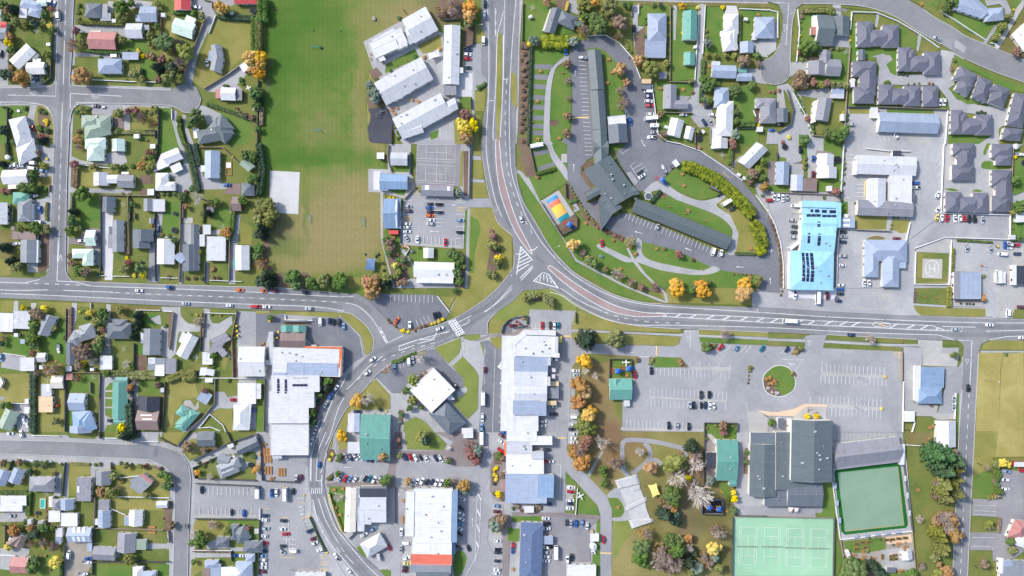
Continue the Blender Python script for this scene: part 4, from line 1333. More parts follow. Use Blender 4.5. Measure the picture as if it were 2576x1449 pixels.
B shop_block|w|w|5 f -55 -8 250 95 0 :w; f 175 40 405 130 0 :w; f -60 92 203 220 0 :s; f -78 100 -58 240 0 :o @3.4; f -88 400 -68 590 0 :p @3.4; f -62 215 320 420 0 :w; f 195 195 320 270 0 :s; f -70 418 268 718 1 :b; f 260 430 420 660 2 :B; f 260 655 350 718 0 :b; c 128 170
B shed|w|w f 122 745 220 812
B office_hall|b|w|4 h 80 910 305 1500 2 :n4
B annex|b|w f 305 1048 412 1130
B depot|w|w f 548 1335 845 1520 1; f 570 1375 825 1520 1 :w
B hall|T|w|4 g/ 2055 80 2268 490 1; g 2185 485 2258 548; f 1955 205 2058 350 1 :c
B hut|w|w f 785 1022 875 1100
B sail_shade|y|w F 1368 535 1450 510 1495 635 :y
C 627,18,2,w 625,62,2,w 625,105,2,w 352,178,0,d 385,295,2,w 332,295,0,r 598,560,3,w 593,602,3,r 587,688,2,w 588,724,2,n 585,768,2,w 340,868,2,w 345,918,2,k 348,968,0,w 550,910,92,d 593,925,92,s 643,923,92,b 703,915,92,l 756,945,92,w 352,1158,0,w 380,1155,0,k 358,1207,2,s 355,1252,2,w 345,1295,3,w 443,1210,90,wT 600,1265,88,k 558,1285,90,w 922,1085,88,r 5,1195,90,b 10,1150,90,r 365,725,5,n
O sculpture 688,640,60 825,1190,70
O tank 815,1140,45
O table 1065,755,20
O playframe 1975,745,30 2070,760,0
O bench 1330,540,60 1420,785,60
O bins 805,990,0
O slide 2110,600,30
O table 2160,795,0 2215,560,90
O skate 1230,700,-17
O table 10,1380,90
t g 910,380,50 935,420,40 930,520,50
t b 900,100,90 1280,180,55
t r 750,110,80
t o 660,180,85 640,220,70 700,310,90 1040,300,95 1400,370,80 1690,215,30
t l 1620,300,110 1690,330,70
t d 1810,150,70
t p 1840,240,80
t b 1840,320,95 1650,440,110 1860,580,150 1780,1160,50
t y 1780,460,35
t g 1620,640,105 1640,690,70 
t o 1570,730,60 1620,780,50 1500,690,40
t d 1540,830,75 1640,870,70 1660,910,50 1500,800,45
t o 1340,1010,75 1770,1070,50
t r 2060,980,90
t g 1300,1170,100 1290,1260,90 1330,1320,60 1600,1090,80 1660,1180,90 1560,1140,50
t l 1690,1090,60
t p 1480,1180,85 1560,1270,110 1640,1330,90 1470,1310,90 1560,1380,60
t d 1790,1320,70 1840,1220,50
t y 2030,1180,85
t o 1970,1320,65 1910,1240,60
t e 2040,1260,50 1860,1370,70
t l 2080,1370,55 1800,1420,45
t y 2240,675,40 2230,610,30
t g 2230,790,40 2365,300,35 2370,210,30 1950,70,25
t e 2000,490,55
t r 2130,5,40
s g 1940,230,20 1940,370,20 2240,0,25 2180,670,30 2180,720,22
s n 60,750,35 270,760,40 250,790,25 95,790,22
s g 10,770,25
f d 1940,0 1930,660
f d 1910,668 2125,678 2125,835 1912,830 1910,668
f d 2225,860 2215,1449
f w 660,560 640,830
f d 2240,845 2576,850
T 3 0
Z near the slate cottages
G lw 0,70 60,90 110,180 130,300 110,450 40,520 -10,550 0,570 90,500 140,400 155,250 140,150 100,70 50,40 0,40
G gb 0,110 90,130 100,200 0,200
G gv 0,210 100,210 80,500 0,560
G gb 300,90 640,80 700,150 820,180 820,460 560,470 330,470 310,300
G lw 260,110 310,100 290,620 250,620 270,300
G lw 370,45 640,50 630,70 350,85
G lw 740,55 1100,90 1300,170 1500,310 1700,440 1690,455 1480,330 1280,190 1080,110 740,75
G lw 735,95 850,100 840,170 735,165
G gv 650,50 735,50 735,170 690,165 650,100
G gv 480,150 820,330 820,480 660,470 470,460
G lw 860,120 1080,140 1090,280 1050,240 900,215 860,220
G lw 1110,150 1300,230 1320,250 1100,280
G gb 1320,260 1510,370 1500,510 1440,480 1310,470
G lw 1540,380 1710,490 1700,520 1520,520
G gv 1090,140 1120,140 1100,280 1075,270
G gv 1510,350 1545,360 1515,520 1495,510
G gb 300,590 400,590 500,520 640,510 820,520 800,840 450,830 420,760 400,640
G gv 230,625 400,620 400,760 330,700 220,780
G as 300,920 620,880 640,990 480,990 330,960
G gv 100,860 200,840 330,960 480,1380 560,1380 560,1449 -20,1449 0,1300 100,1330 230,1240 260,1100 180,920 150,900
G co 90,860 150,870 180,1090 90,1090
G gb 0,860 90,870 90,980 0,980
G lw 330,970 500,990 430,1200 470,1340 560,1370 780,1350 800,1000 640,1000 600,1240 440,1230 350,1060
G gb 560,1370 780,1360 770,1449 560,1449
G gb 310,1350 420,1370 400,1449 310,1449
G gv 830,490 1310,490 1300,760 1720,740 1740,500 1860,520 2000,600 1860,580 1830,700 1880,850 1820,890 1900,1000 2130,1060 2400,1090 2440,1110 2380,1250 2320,1300 2330,1449 2120,1449 2260,1360 2100,1150 1830,1110 1810,1000 1700,860 1090,850 1060,1000 1060,800 1120,700 1090,580 980,560 890,500
G gb 850,230 880,230 880,480 1310,490 1300,500 860,620 830,620
G gb 1145,505 1310,505 1290,760 1240,740 1190,650 1250,600 1230,560 1170,550
G gb 1080,590 1120,680 1110,760 1080,780
G gb 980,565 1080,575 1080,610 980,590
G gb 1820,890 1900,980 2000,1050 2130,1045 2030,950 1880,910
G~ gb 1870,550 2000,620 2120,690 2280,760 2400,820 2576,870 2576,930 2440,900 2280,810 2240,800 2080,720 1930,680
G gb 2270,770 2576,900 2576,930 2440,910 2280,850
G gb 800,1040 1110,1070 1820,1080 1810,1110 800,1080
G gv 800,1090 1820,1110 1780,1449 770,1449 810,1200
G dr 810,1090 1020,1095 1020,1145 820,1145
G gb 1195,1100 1670,1110 1670,1145 1195,1130
G co 1425,1340 1640,1340 1640,1449 1425,1449
G gb 1820,1360 2260,1360 2120,1449 1810,1449
G gb 1740,130 1790,0 1910,0 2160,220 2340,200 2330,250 2250,300 2190,390 1970,290
G gb 1590,20 1740,0 1690,110 1600,80
G~ lw 1400,-10 1520,40 1560,80 1660,140 1690,200 1830,260 2000,370 2170,430 2190,410 2000,320 1780,150 1700,110 1530,20
G as 2180,0 2400,0 2450,110 2400,220 2260,350 2200,440 2160,430 2200,380 2270,270 2360,190 2390,100 2330,40 2200,60
G gb 2360,170 2440,150 2380,280 2290,400 2240,410 2290,300
G co 2490,0 2576,0 2576,60 2320,500 2270,490 2480,140
G gb 2470,0 2560,0 2470,120
G ol 2576,110 2576,590 2440,540 2330,490
G gv 2090,1100 2200,1110 2200,1150 2100,1160
M 4 w 815,1190 885,1193 ; 1100,1335 1135,1415 ; 1150,1360 1180,1420 ; 1205,1370 1225,1420 ; 830,1265 880,1268 ; 840,1340 890,1342
M 5 w 50,25 210,30 180,455
Q tri 158,248 186,248 168,325
B house|d|w g/ 485 150 655 460 2 :n5; g 645 165 820 355 1 :n5; f 655 310 740 350 0 :w; f 430 270 490 350 0 :p; f 450 155 490 270 0 :w
B house|l|w g 520 505 630 640 1; g/ 400 615 585 755 2; g/ 575 595 728 765 2 
B cottage|n6|w h 895 215 1050 470 ; h 1000 300 1240 460 ; h 1150 250 1320 475 ; h 960 230 1060 380
B cottage|n6|w h 1310 475 1440 715 ; h 1420 560 1650 715 ; h 1570 520 1735 745 ; h 1380 500 1480 620
B cottage|n6|w h 850 615 1090 770 ; h 920 650 1085 960 ; h 865 870 1070 1040
B cottage|n6|w h 1110 850 1265 1050 ; h 1225 890 1450 1050 ; h 1370 860 1535 1070 ; h 1170 865 1270 1000
B cottage|n6|w h 1555 865 1715 1075
B cottage|n6|w h 1885 700 2090 850 28; H 1880 900 1950 780 2070 860 
B cottage|n6|w H 2120 760 2260 820 2190 1040 ; H 2190 900 2300 850 2440 940 ; H 2280 840 2440 900 2370 1090
B cottage|n6|w h 1840 1105 1960 1350 ; h 1940 1190 2180 1350 ; h 2090 1155 2260 1360 ; h 1900 1140 2000 1260
B cottage|n6|w H 2480 930 2640 960 2560 1290 ; H 2380 1280 2570 1300 2540 1420 
B garden_shed|d|w g 905 500 980 605
B caravan_shed|w|w f 835 790 872 875
B house|d|w h -80 990 82 1240 0 :l; g 90 1090 200 1230 0 :d
B clinic_block|b|w g 1110 1140 1710 1335 2; f 1470 1250 1710 1335 2; f 1105 1140 1130 1330 0 :w
B shed|w|w f 1035 1080 1105 1190
B shed|s|w g 735 1145 780 1215
B house|l|w G 510 980 645 1000 605 1225; F 455 1020 510 1000 480 1225 :k
B garage|b|w f 640 885 765 990 2; f 640 925 765 990 2 :s
B house|b|w G 1930 0 2030 -80 2240 110 ; G 1930 0 2230 100 2160 190; h 2180 80 2370 210 -5
B house|w|w H 2450 350 2576 230 2700 400 
B house|b|w h -60 175 25 380
C 1700,387,22,s 40,1310,5,b 118,1250,0,k 1732,1025,92,w 1775,1025,92,w 840,1255,3,s 1287,1370,68,w 860,830,90,w
O table 465,210,90 1540,40,60
O clothes 780,520,20
O lamp 1650,45,-30 135,180,20
O pots 1880,610,10
t l 640,110,45
t g 380,480,70 450,470,70 500,490,50 420,520,45
t n 330,790,80 310,830,70 350,850,60 390,780,45
t r 455,830,45 595,840,40 395,1195,35
t l 535,855,45 655,855,40 710,860,40 780,860,40
t g 690,1350,70 590,1345,50 770,1320,65 730,1390,60 370,1400,55
t g 1790,80,50 1830,20,50 1880,30,45
t l 2300,370,45 2360,270,50 2420,170,40
t r 2500,525,45 330,510,35
t y 830,365,18 830,400,18 320,360,18 210,1380,28 310,535,20
s l 640,485,30 700,490,30 750,490,28 400,600,30 340,600,25
s g 270,930,22 290,970,24 310,1010,26 325,1050,24 345,1100,26 360,1130,25 800,1160,25 800,1200,25 440,1280,35 450,1330,30 320,430,28
s d 1320,740,25 1360,745,25 1400,750,22 2110,1135,22 2150,1130,25 2185,1140,18
s n 360,120,30 340,170,30 440,590,35 490,590,30 1620,840,18 1660,845,18 1850,700,22 2540,560,30
s r 20,925,20 60,925,25 110,910,25 1855,690,18 150,1430,25
s y 755,1130,14 2260,870,12 2470,100,15
s g 325,220,18 325,280,18 1470,845,15 1520,840,15 1410,850,15 1210,830,30 1180,830,20
h l 40 2.2 390,110 600,105
f w 300,90 320,300 290,620
f w 845,120 830,300
f t 830,460 810,740 785,1100
f w 840,120 1090,125 1300,210 1530,345 1720,480
f w 1740,110 1900,210 2190,400
f w 2240,430 2290,440 2320,480
f t 1110,1075 1820,1100
f w 1810,1110 1785,1449
f d 800,1075 1030,1075
f t 785,1100 770,1449
f w 250,930 370,1150 450,1360
f d 200,900 260,1100 230,1260 100,1330
f t 450,1360 560,1370
f w 0,95 100,120 100,380
T 3 1
Z around the clinic
G gv 780,0 1780,0 1760,400 1740,700 1690,760 1600,830 1400,980 1480,1050 1470,1449 700,1449 700,850 760,580 780,400
G gb 740,580 810,580 805,720 740,720
G co 805,580 870,580 860,720 805,720
G dr 870,720 1200,730 1190,860 880,860
G dr 1245,760 1430,760 1400,890 1330,900 1240,850
G~ ol 1000,950 1080,925 1170,940 1150,965 1000,965
G co 1480,500 1530,500 1525,610 1440,610
G as 1740,700 2440,715 2410,960 1770,935 1500,1020 1560,960 1700,830
G co 1490,1050 1770,940 1850,950 1840,1100 1490,1085
G co 1840,935 2440,955 2440,970 1840,955
G dr 1500,1090 1820,1100 1800,1400 1490,1410
G lw 1560,1100 1820,1100 1810,1390 1750,1380 1500,1400 1500,1340 1560,1340
G c3 1558,1153 1756,1160 1750,1355 1550,1348
G gv 1860,970 2270,990 2480,1000 2576,1040 2576,1449 2130,1449 2140,1290 1860,1280
G co 2430,1000 2576,1040 2576,1240 2470,1240
G gv 1900,1390 1900,1280 1870,1280 1870,1449 1920,1449
G gv 1770,0 2576,0 2470,60 2450,700 1740,690 1770,400
G gb 2480,30 2576,100 2576,480 2470,520
G gb 2450,600 2576,560 2576,980 2440,960
G~ gb 2165,180 2250,175 2300,220 2440,200 2450,250 2170,250
G~ gb 1775,450 1850,445 1920,470 1850,475
G~ gb 2055,475 2100,455 2165,475 2110,485
G~ gb 2165,90 2200,0 2240,0 2210,60 2190,110
G co 1800,0 1850,0 1830,370 1775,370
G gv 0,600 240,560 340,560 240,700 330,1070 220,1449 160,1449 140,1100 60,800
G co 0,490 260,500 255,580 0,580
G co 255,500 340,510 335,700 245,700
G gv 350,500 740,510 735,580 350,570
G br 685,840 720,850 700,1050 690,1449 640,1449 660,1050
G so 0,700 60,820 120,1000 150,1200 150,1449 120,1449 110,1100 60,900 0,740
G ah -140,600 0,740 70,950 115,1200 115,1700 -40,1900 -130,1700 -50,1000
G gv 100,0 310,0 350,150 330,180 220,200 110,120
G gv 220,195 360,200 360,340 230,310
G br 0,175 85,175 70,410 0,410
G gb 0,410 220,420 215,490 30,490
G gb 105,130 185,140 185,180 90,175
G gv 390,0 560,0 560,65 490,100 470,340 400,340 400,200
G br 490,65 640,75 650,100 500,110 490,330 475,330 475,100
G gb 560,0 745,0 735,350 490,420 500,345 685,340 690,260 660,260 660,90 560,70
G gb 495,360 730,360 730,480 495,480
G gb 310,0 390,0 400,220 340,150
M 7 w~ 1720,1253 1711,1295 1686,1322 1652,1332 1618,1322 1593,1295 1584,1253 1593,1211 1618,1184 1652,1174 1686,1184 1711,1211 1720,1253
M 9 w 1627,1210 1627,1300 ; 1677,1210 1677,1300 ; 1627,1255 1677,1255
M 4 w 790,20 850,22 ; 790,60 850,62 ; 790,103 850,105 ; 790,143 850,145 ; 790,185 850,187 ; 890,405 970,408 ; 890,445 970,448 ; 890,487 970,490 ; 890,528 970,530 ; 790,535 830,538 ; 1735,190 1712,230 ; 1735,280 1705,330 ; 1735,350 1705,400
M 10 y 977,368 968,526
A 28,1020 42,1090
A 28,1410 20,1340
B house|b|w g 80 180 212 412 2
B garage|b|w f 228 308 350 470 2 :w; f 290 310 350 470 2 :b
B garage|n|w f 360 348 490 475 2
B house|w|w g 495 100 660 340 2; g/ 495 230 690 345; f 625 255 690 300 -20 :w
B shed|w|w f 596 420 645 475
B clinic|w|w|3.6 g 890 120 1490 310 2 :s; f 1105 210 1490 300 2 :l; g 1010 345 1185 640 1 :s; f 1220 310 1445 610 1 :w; g 900 570 1460 725 2 :l; f 870 165 900 310 3 :w; f 1255 68 1342 145 0 :c; f 1225 580 1450 640 4 :w; f 1430 490 1480 570 0 :d
B clinic_house|b|w|3 h 975 965 1400 1180 1 ; h 970 1000 1115 1340 1; h 1150 1080 1320 1440 1; f 1320 1170 1388 1250 0
B emergency_station|y|w|5 f 340 575 695 705 2 :y; g 345 700 690 900 1 :y; g 325 760 670 1080 1 :y; h 220 1075 660 1470 1 :y; f 690 590 735 840 1 :y; f 340 575 690 640 2 :y; s 425 657 455 687; s 470 657 518 690; s 540 662 592 694; s 615 664 686 698; s 385 705 532 733; s 542 712 690 738; s 400 855 428 1000; s 488 780 520 1025; s 345 1090 375 1383; s 388 1092 418 1386; s 430 1093 466 1388
B gate_lodge|b|w f 738 740 872 842; k 750 755 825 780; k 750 808 825 830
B shed|w|w f 765 705 808 742
B cottage|n6|w h 1860 -10 2080 110; h 1900 20 2060 260; h 1850 210 2075 365
B cottage|n6|w h 1785 480 1945 685 ; h 1910 530 2130 690 ; h 2060 490 2215 695 ; h 1830 490 1950 600
B cottage|n6|w h 2250 0 2460 140; h 2290 90 2450 215
B cottage|n6|w h 2250 260 2450 420; h 2290 310 2450 590; h 2250 520 2440 680
B depot|b|w f 1870 1290 2140 1560 0; f 1870 1285 1930 1560 0 :l
B shed|w|w f 2290 1285 2390 1400 0 :w
B workshop|c|w f 2490 1225 2650 1410; f 2465 1215 2500 1420 0 :w
B house|w|w F 2495 690 2650 680 2650 780
B shed|s|w f 2440 915 2490 960
B carport|d|w f 1438 490 1482 572
C 60,530,90,w 102,530,90,w 150,545,90,w 190,540,92,s 15,565,0,r 275,622,3,wv 245,765,3,s 268,830,3,d 262,888,0,k 262,937,2,s 255,1018,-38,wT 455,150,92,b 453,310,92,m 325,55,90,k 760,885,3,d 758,930,3,s 758,985,3,n 752,1125,2,s 752,1220,3,w 735,1420,0,w 968,1397,90,w 1017,1400,90,w 1295,953,2,m 1490,393,0,b 1485,437,0,wu 1705,512,-65,w 1708,655,-60,w 1700,740,-70,y 1745,748,-75,w 1800,748,90,r 1880,750,85,w 1930,747,88,w 1978,750,85,r 2025,757,88,k 2078,755,88,k 2160,763,90,s 1998,1048,88,s 2237,1060,88,s 2355,1108,3,wv 2500,1018,-5,ru 2385,1015,88,b 2420,1020,88,s 2447,1025,88,w 2510,1105,0,n 2310,1335,88,wT 2365,1330,90,w 50,500,30,s
O tramp 165,30,30 697,160,36 2576,190,30
O tank 2475,30,20
O pots 560,540,0
O boat 2530,105,5
O bollards 2145,1230,0
O bins 2300,1030,0
t g 770,60,25 770,240,28 755,390,28 745,480,25 745,560,25 750,610,25 2490,360,50 2520,620,55 2540,660,50
t l 375,140,28 370,190,30 370,240,28 2460,690,35
t r 685,475,45
t y 2490,130,28
s l 765,140,20 770,190,20 770,300,20 1240,855,20 1245,815,16 2165,1330,28
s g 880,595,18 1265,740,20 1310,740,18 1385,738,15 1865,1100,18 1865,1150,18 1860,1190,18 1860,1250,20 2460,790,18 2460,850,18
s y 1155,735,12 330,697,15
s n 25,765,16 45,810,16 65,860,16 80,910,16 95,960,16 105,1010,16 115,1060,16 122,1110,16 128,1160,16 130,1210,16 132,1260,16 134,1310,16 136,1360,16 138,1410,16 2010,690,1
s o 2145,1220,15
h g 22 1.2 1910,970 2260,990
h g 45 2 2450,950 2576,955
h l 30 1.4 1865,1060 1855,1280
f w 765,0 735,480
f w 1770,0 1740,690
f w 1740,695 2440,715 2435,960
f w 1480,1050 1780,940 2440,960
f w 1490,1085 1480,1410 1830,1415 1850,970
f w 0,660 80,830 130,1000 155,1200 155,1449
f t 0,485 740,510
f d 735,510 740,840
f w 720,850 700,1050 690,1449
f t 880,860 1240,875
f t 2470,0 2440,700
f w 990,45 1230,72 1430,72
f d 95,80 95,175
f w 1430,790 1390,980
T 3 2
Z around the big car park
G gv -160,30 210,60 700,120 1240,0 1470,0 1460,180 1560,280 800,260 0,200 -160,180
G co 830,190 1230,205 1230,225 1180,225 830,215
G c4 205,0 690,0 690,115 205,98
G co 1100,80 1250,30 1245,135 1105,135
G lw 1500,0 1800,0 1800,170 1500,155
G gv 1460,155 1860,180 1860,200 1460,175
G so 1470,0 1500,0 1495,155 1465,155
G dr 1465,180 1860,200 2200,210 2190,280 2100,290 1540,275 1490,240
G co 1870,0 2170,0 2160,190 1860,185
G br 1890,50 2150,40 2150,150 1880,150
G co 2200,0 2576,0 2576,170 2450,310 2200,290
G gv 2190,-100 2300,-100 2290,290 2190,290
G lw 2480,215 2576,200 2576,310 2455,305
G lw 0,455 300,460 370,510 0,505
G gv 0,505 370,520 375,545 0,530
G lw 0,530 370,550 360,590 0,580
G lw 570,520 620,480 1120,500 1500,520 1500,565 1130,550
G gv 560,530 1130,560 1500,565 1560,570 1550,590 1140,585 555,550
G lw 550,555 1140,580 1350,600 1350,640 550,605
G lw 1755,530 1900,535 1920,580 1755,575
G co 1505,520 1755,530 1755,600 1900,610 1920,700 1900,795 1555,780 1560,600 1510,590
G as 1745,605 1920,600 1920,655 1740,655
G gv 1365,590 1560,600 1550,780 1480,780 1470,1230 1360,1230
G as 1560,795 1920,795 1970,700 1950,1050 1910,1060 1890,1270 1700,1270 1740,1160 1780,1000 1780,800
G co 1470,1160 1710,1180 1700,1260 1880,1270 1890,1320 1690,1330 1650,1290 1470,1290
G as -300,600 0,590 375,590 420,470 590,470 550,605 1350,640 1350,1449 590,1449 590,1170 370,1165 200,1240 0,1240 -200,1240
G lw 375,590 360,590 380,540
G as 380,480 600,470 550,560 550,640 370,640 375,540
G tn -30,1240 100,1245 250,1220 370,1165 595,1170 595,1195 380,1195 260,1290 0,1285 -120,1230
G co 260,1290 380,1195 590,1195 585,1320 240,1320
G co 545,845 1180,875 1180,910 540,880
G co 600,1165 1150,1200 1150,1235 600,1205
G so 230,670 280,590 360,590 350,640 300,670
G~ so 205,830 240,825 290,870 260,920 220,890
G so 1350,600 1365,600 1370,1449 1345,1449
G lw 1475,1300 1620,1300 1680,1360 1670,1449 1450,1449
G gy 2110,650 2370,650 2340,800 2320,1449 2090,1449
G gy 2370,660 2576,650 2576,1449 2320,1449 2345,800
G dr 2150,620 2170,560 2250,525 2576,520 2576,625
G gv 2140,630 2576,632 2576,650 2140,650
G gv 1950,690 1970,690 1930,1449 1900,1449 1920,1060 1950,1050
G gb 1905,1060 1925,1060 1920,1449 1890,1449
M 4 w 547,740 540,850 ; 590,765 588,845 ; 632,767 630,848 ; 673,770 671,850 ; 714,773 712,852 ; 755,775 753,854 ; 796,778 794,857 ; 838,780 836,860 ; 879,783 877,862 ; 920,784 918,864 ; 961,786 959,866 ; 1002,788 1000,868 ; 1043,790 1041,870 ; 1085,792 1083,872 ; 1127,794 1125,873 ; 1170,797 1166,875
M 4 w 535,880 532,958 ; 576,882 574,960 ; 617,884 615,962 ; 659,886 656,964 ; 700,888 697,966 ; 740,890 738,968 ; 782,893 779,970 ; 822,895 820,973 ; 863,896 861,975 ; 904,898 902,977 ; 944,900 941,980 ; 986,902 984,982 ; 1026,904 1024,983 ; 1068,905 1066,985 ; 1110,907 1106,987 ; 1150,908 1148,988 ; 1190,910 1187,992
M 4 w 425,1090 422,1160 ; 522,1090 520,1160 ; 563,1090 561,1162 ; 604,1090 602,1165 ; 645,1092 642,1168 ; 687,1093 684,1170 ; 728,1095 726,1172 ; 770,1097 767,1175 ; 812,1099 809,1178 ; 852,1101 849,1180 ; 893,1103 891,1182 ; 933,1105 931,1184 ; 974,1108 972,1186 ; 1014,1109 1012,1188 ; 1056,1112 1053,1190 ; 1097,1114 1094,1192 ; 1139,1117 1136,1195
M 4 w 642,1208 639,1286 ; 684,1210 681,1288 ; 724,1212 721,1290 ; 766,1213 762,1293 ; 808,1214 804,1294 ; 848,1216 845,1296 ; 888,1218 886,1298 ; 930,1220 928,1300 ; 971,1222 969,1302 ; 1012,1224 1010,1304 ; 1053,1226 1051,1306 ; 1094,1228 1092,1308 ; 1137,1232 1133,1310
M 4 w 145,718 360,724 265,840 ; 205,590 125,660 ; 225,600 170,665
M 4 y 1275,645 1340,648 1340,700 1270,695 1275,645 ; 1290,690 1330,650 ; 1310,695 1340,665
Q tri 210,755 270,770 240,790
Q tri 402,530 436,532 415,590
Q tri 1988,715 2022,715 2003,775
G~ gb 0,830 60,790 130,780 200,800 250,850 275,930 270,1000 230,1050 160,1085 80,1090 0,1060 -40,1000 -50,910 -30,860
M 7 p~ 0,830 60,790 130,780 200,800 250,850 275,930 270,1000 230,1050 160,1085 80,1090 0,1060 -40,1000 -50,910 -30,860 0,830
G~ co 0,1000 60,1000 120,1050 130,1085 60,1085 0,1050
G~ so -30,900 0,895 60,910 90,960 60,1000 120,1040 130,1085 80,1090 0,1060 -40,1000
B house|B|w f 1530 795 1770 1000 1 :B; h 1500 1000 1750 1165 1 :B; f 1480 780 1535 1140 1 :w
B garage|w|w f 1365 1235 1475 1345
B house|w|w g 1695 1335 1890 1600
C 270,72,92,wu 495,100,92,wT 598,82,88,m 730,15,2,b 733,58,2,k 215,330,3,wT 838,470,3,n 1888,413,3,s 2230,372,3,w 2560,503,10,w 2410,255,92,wv 2545,190,2,m 2012,1005,92,k 1870,1115,90,s 1868,1200,90,s 190,618,-58,n 710,130,5,n
O trailer 685,100,-85,w
O bollards 1480,65,0
O bench 1580,92,5 1698,97,5 1355,535,90
O lamp 2140,285,0 880,505,0 900,895,0 870,1195,0 2180,925,0 1670,1310,20
O table 1622,1403,0 1650,1390,1
O log 1400,1430,0
t p 1030,520,50
t g 1880,675,35
t l 330,605,30 1850,675,28 705,130,1
t y 395,1290,35 485,1290,32 1180,893,20 1140,1215,20
t g 35,1355,42
t l 240,860,25 290,640,28 340,610,22
t o 2170,110,30 2160,80,25
s o -15,915,26 20,900,24 20,915,22 60,930,22 75,940,24 40,960,22 10,965,18 80,965,18 265,650,20 285,660,18
s n 140,30,18 130,70,18 1630,1180,14 1650,1190,14
s d 1940,155,15 2000,160,15 2030,160,15 2065,162,15 2420,665,1
s g 2395,670,20
h l 45 2 1830,0 1825,180
f w 1365,940 1355,1449
f t 1350,640 1350,930
f w 1890,1060 1880,1320
f w 1480,1350 1450,1449
O boulders 40,1050,0 90,1060,0 0,1010,0 390,1220,0 425,1215,0 475,1245,0
T 3 3
Z around the bowling lawn
G as -300,740 480,760 480,860 -200,850
G gv 650,100 1330,60 1330,30 1350,0 1370,90 1400,500 1460,1000 740,1080 660,500
G gb 550,500 650,500 700,1080 760,1260 700,1449 670,1449 670,870 480,850 550,800
G gn 665,400 700,370 1300,310 1335,340 1410,930 1390,965 775,1035 735,1000
G bg 700,410 1305,345 1372,940 775,1003
G tc -340,855 675,870 665,1449 -365,1449
G ti -300,955 -110,960 -120,1335 -300,1330
G ti -50,960 125,965 120,1345 -55,1340
G ti 188,970 363,975 355,1352 178,1348
G ti 425,975 602,980 590,1360 415,1355
G lw 1390,130 1640,170 1900,160 1890,700 1860,1449 1490,1449 1470,1000 1400,400
G ol 1400,0 1680,0 1670,130 1400,120
G dt 750,1080 1450,1010 1490,1390 1200,1400 1100,1300 760,1250
G tn 1150,1250 1340,1200 1470,1290 1485,1370 1220,1370
G tn 1180,1060 1440,1030 1450,1110 1200,1130
G gb 760,1100 1180,1060 1190,1190 880,1220 770,1180
G gv 1130,1190 1450,1150 1490,1380 1150,1380
G dr 2060,-10 2576,-10 2576,250 2260,260 2250,670 2060,670
G gy 2320,-10 2576,-10 2576,240 2290,250
G gb 2060,450 2250,350 2280,600 2200,670 2060,670
G ac 2060,670 2300,680 2350,370 2576,400 2576,1200 2480,1270 2260,1300 2260,1190 2030,1190 2030,1010 2330,1010 2330,860 2050,840
G lw 2050,840 2300,865 2330,880 2320,1010 2045,1010
G lw 2030,1195 2255,1200 2260,1310 2330,1310 2330,1449 2020,1449
G gb 820,1280 1100,1300 1200,1420 1490,1400 1490,1449 700,1449
G so 960,1300 1090,1310 1060,1449 1000,1449
M 4 w -284,955 -108,960 -120,1335 -298,1330 -284,955 ; -50,960 125,965 118,1345 ; 188,970 363,975 355,1352 178,1348 188,970 ; 425,975 602,980 590,1360 415,1355 425,975
M 3 w -268,957 -275,1330 ; -128,962 -138,1334 ; -268,1045 -130,1048 ; -272,1245 -137,1247 ; -200,1047 -205,1247 ; -36,960 -42,1340 ; 105,965 98,1345 ; -38,1048 102,1052 ; -40,1250 100,1254 ; 33,1050 30,1252
M 3 w 205,972 198,1350 ; 345,975 338,1352 ; 203,1055 343,1058 ; 200,1260 340,1263 ; 273,1057 268,1262 ; 440,976 433,1356 ; 582,980 575,1360 ; 438,1063 580,1067 ; 435,1268 577,1272 ; 508,1065 505,1270
M 3 o 780,995 1368,938 1308,350
M 3 w 670,0 668,80 ; 712,5 710,85 ; 753,0 751,82 ; 794,2 792,75 ; 835,0 833,48 ; 875,0 873,68 ; 915,0 913,63 ; 957,0 955,58 ; 997,0 995,55 ; 1037,0 1035,50 ; 1078,0 1076,45 ; 1120,0 1118,40
M 3 w 2070,690 2070,735 2300,740 2305,685 ; 2070,790 2290,800 ; 2070,830 2290,835 ; 2050,1150 2265,1155 2260,1190 ; 2055,1060 2280,1065 ; 2380,600 2430,605 ; 2370,635 2420,638
B event_centre|d|w|7 g 234 -119 648 501 1 :n5 @8; g -184 121 84 649 1 :n5 @4.5; f -176 5 84 121 0 :d @3.6; f 76 1 384 581 0 :n5 @5; g 192 501 548 749 0 :d @4.4; f -36 573 192 749 0 :d @3.6; f 100 -140 150 -40 0 :d @3
B bowls_clubroom|l|w G 655 125 1310 45 1330 280 :l; f 1325 125 1375 330 2 :w; F 680 270 1320 190 1325 300 :l
B shelter|b|w f 660 515 692 570
B shelter|b|w f 678 690 710 745
B shelter|b|w f 700 865 735 920
B shelter|b|w f 860 1040 910 1062 -5
B shelter|b|w f 968 1030 1018 1050 -5
B shelter|b|w f 1072 1020 1120 1040 -5
B shelter|b|w f 1172 1008 1225 1028 -5
B shelter|b|w f 1280 1000 1335 1018 -5
B shelter|s|w f 1370 440 1392 495 0
B shelter|s|w f 1395 610 1415 670 0
B shelter|s|w f 1415 790 1435 845 0
B greenhouse|w|w g/ 1345 1195 1450 1285 -8
B shed|d|w f 1195 1360 1285 1415 3
B shed|w|w F 780 1210 810 1185 835 1250
B house|w|w f 1690 0 1880 145 1
B church|r|w H 2480 880 2640 900 2560 1080 :p; h 2480 1050 2640 1160 20 :w
B house|g|w f 2330 1290 2600 1560 2 :g; g 2320 1270 2380 1420 2 :w; f 2370 1290 2450 1350 0 :b
B kiosk|w|r f 2475 300 2590 350
B sail_shade|k|w F 205 755 255 755 250 805
B sail_shade|k|w F 258 760 305 760 310 805
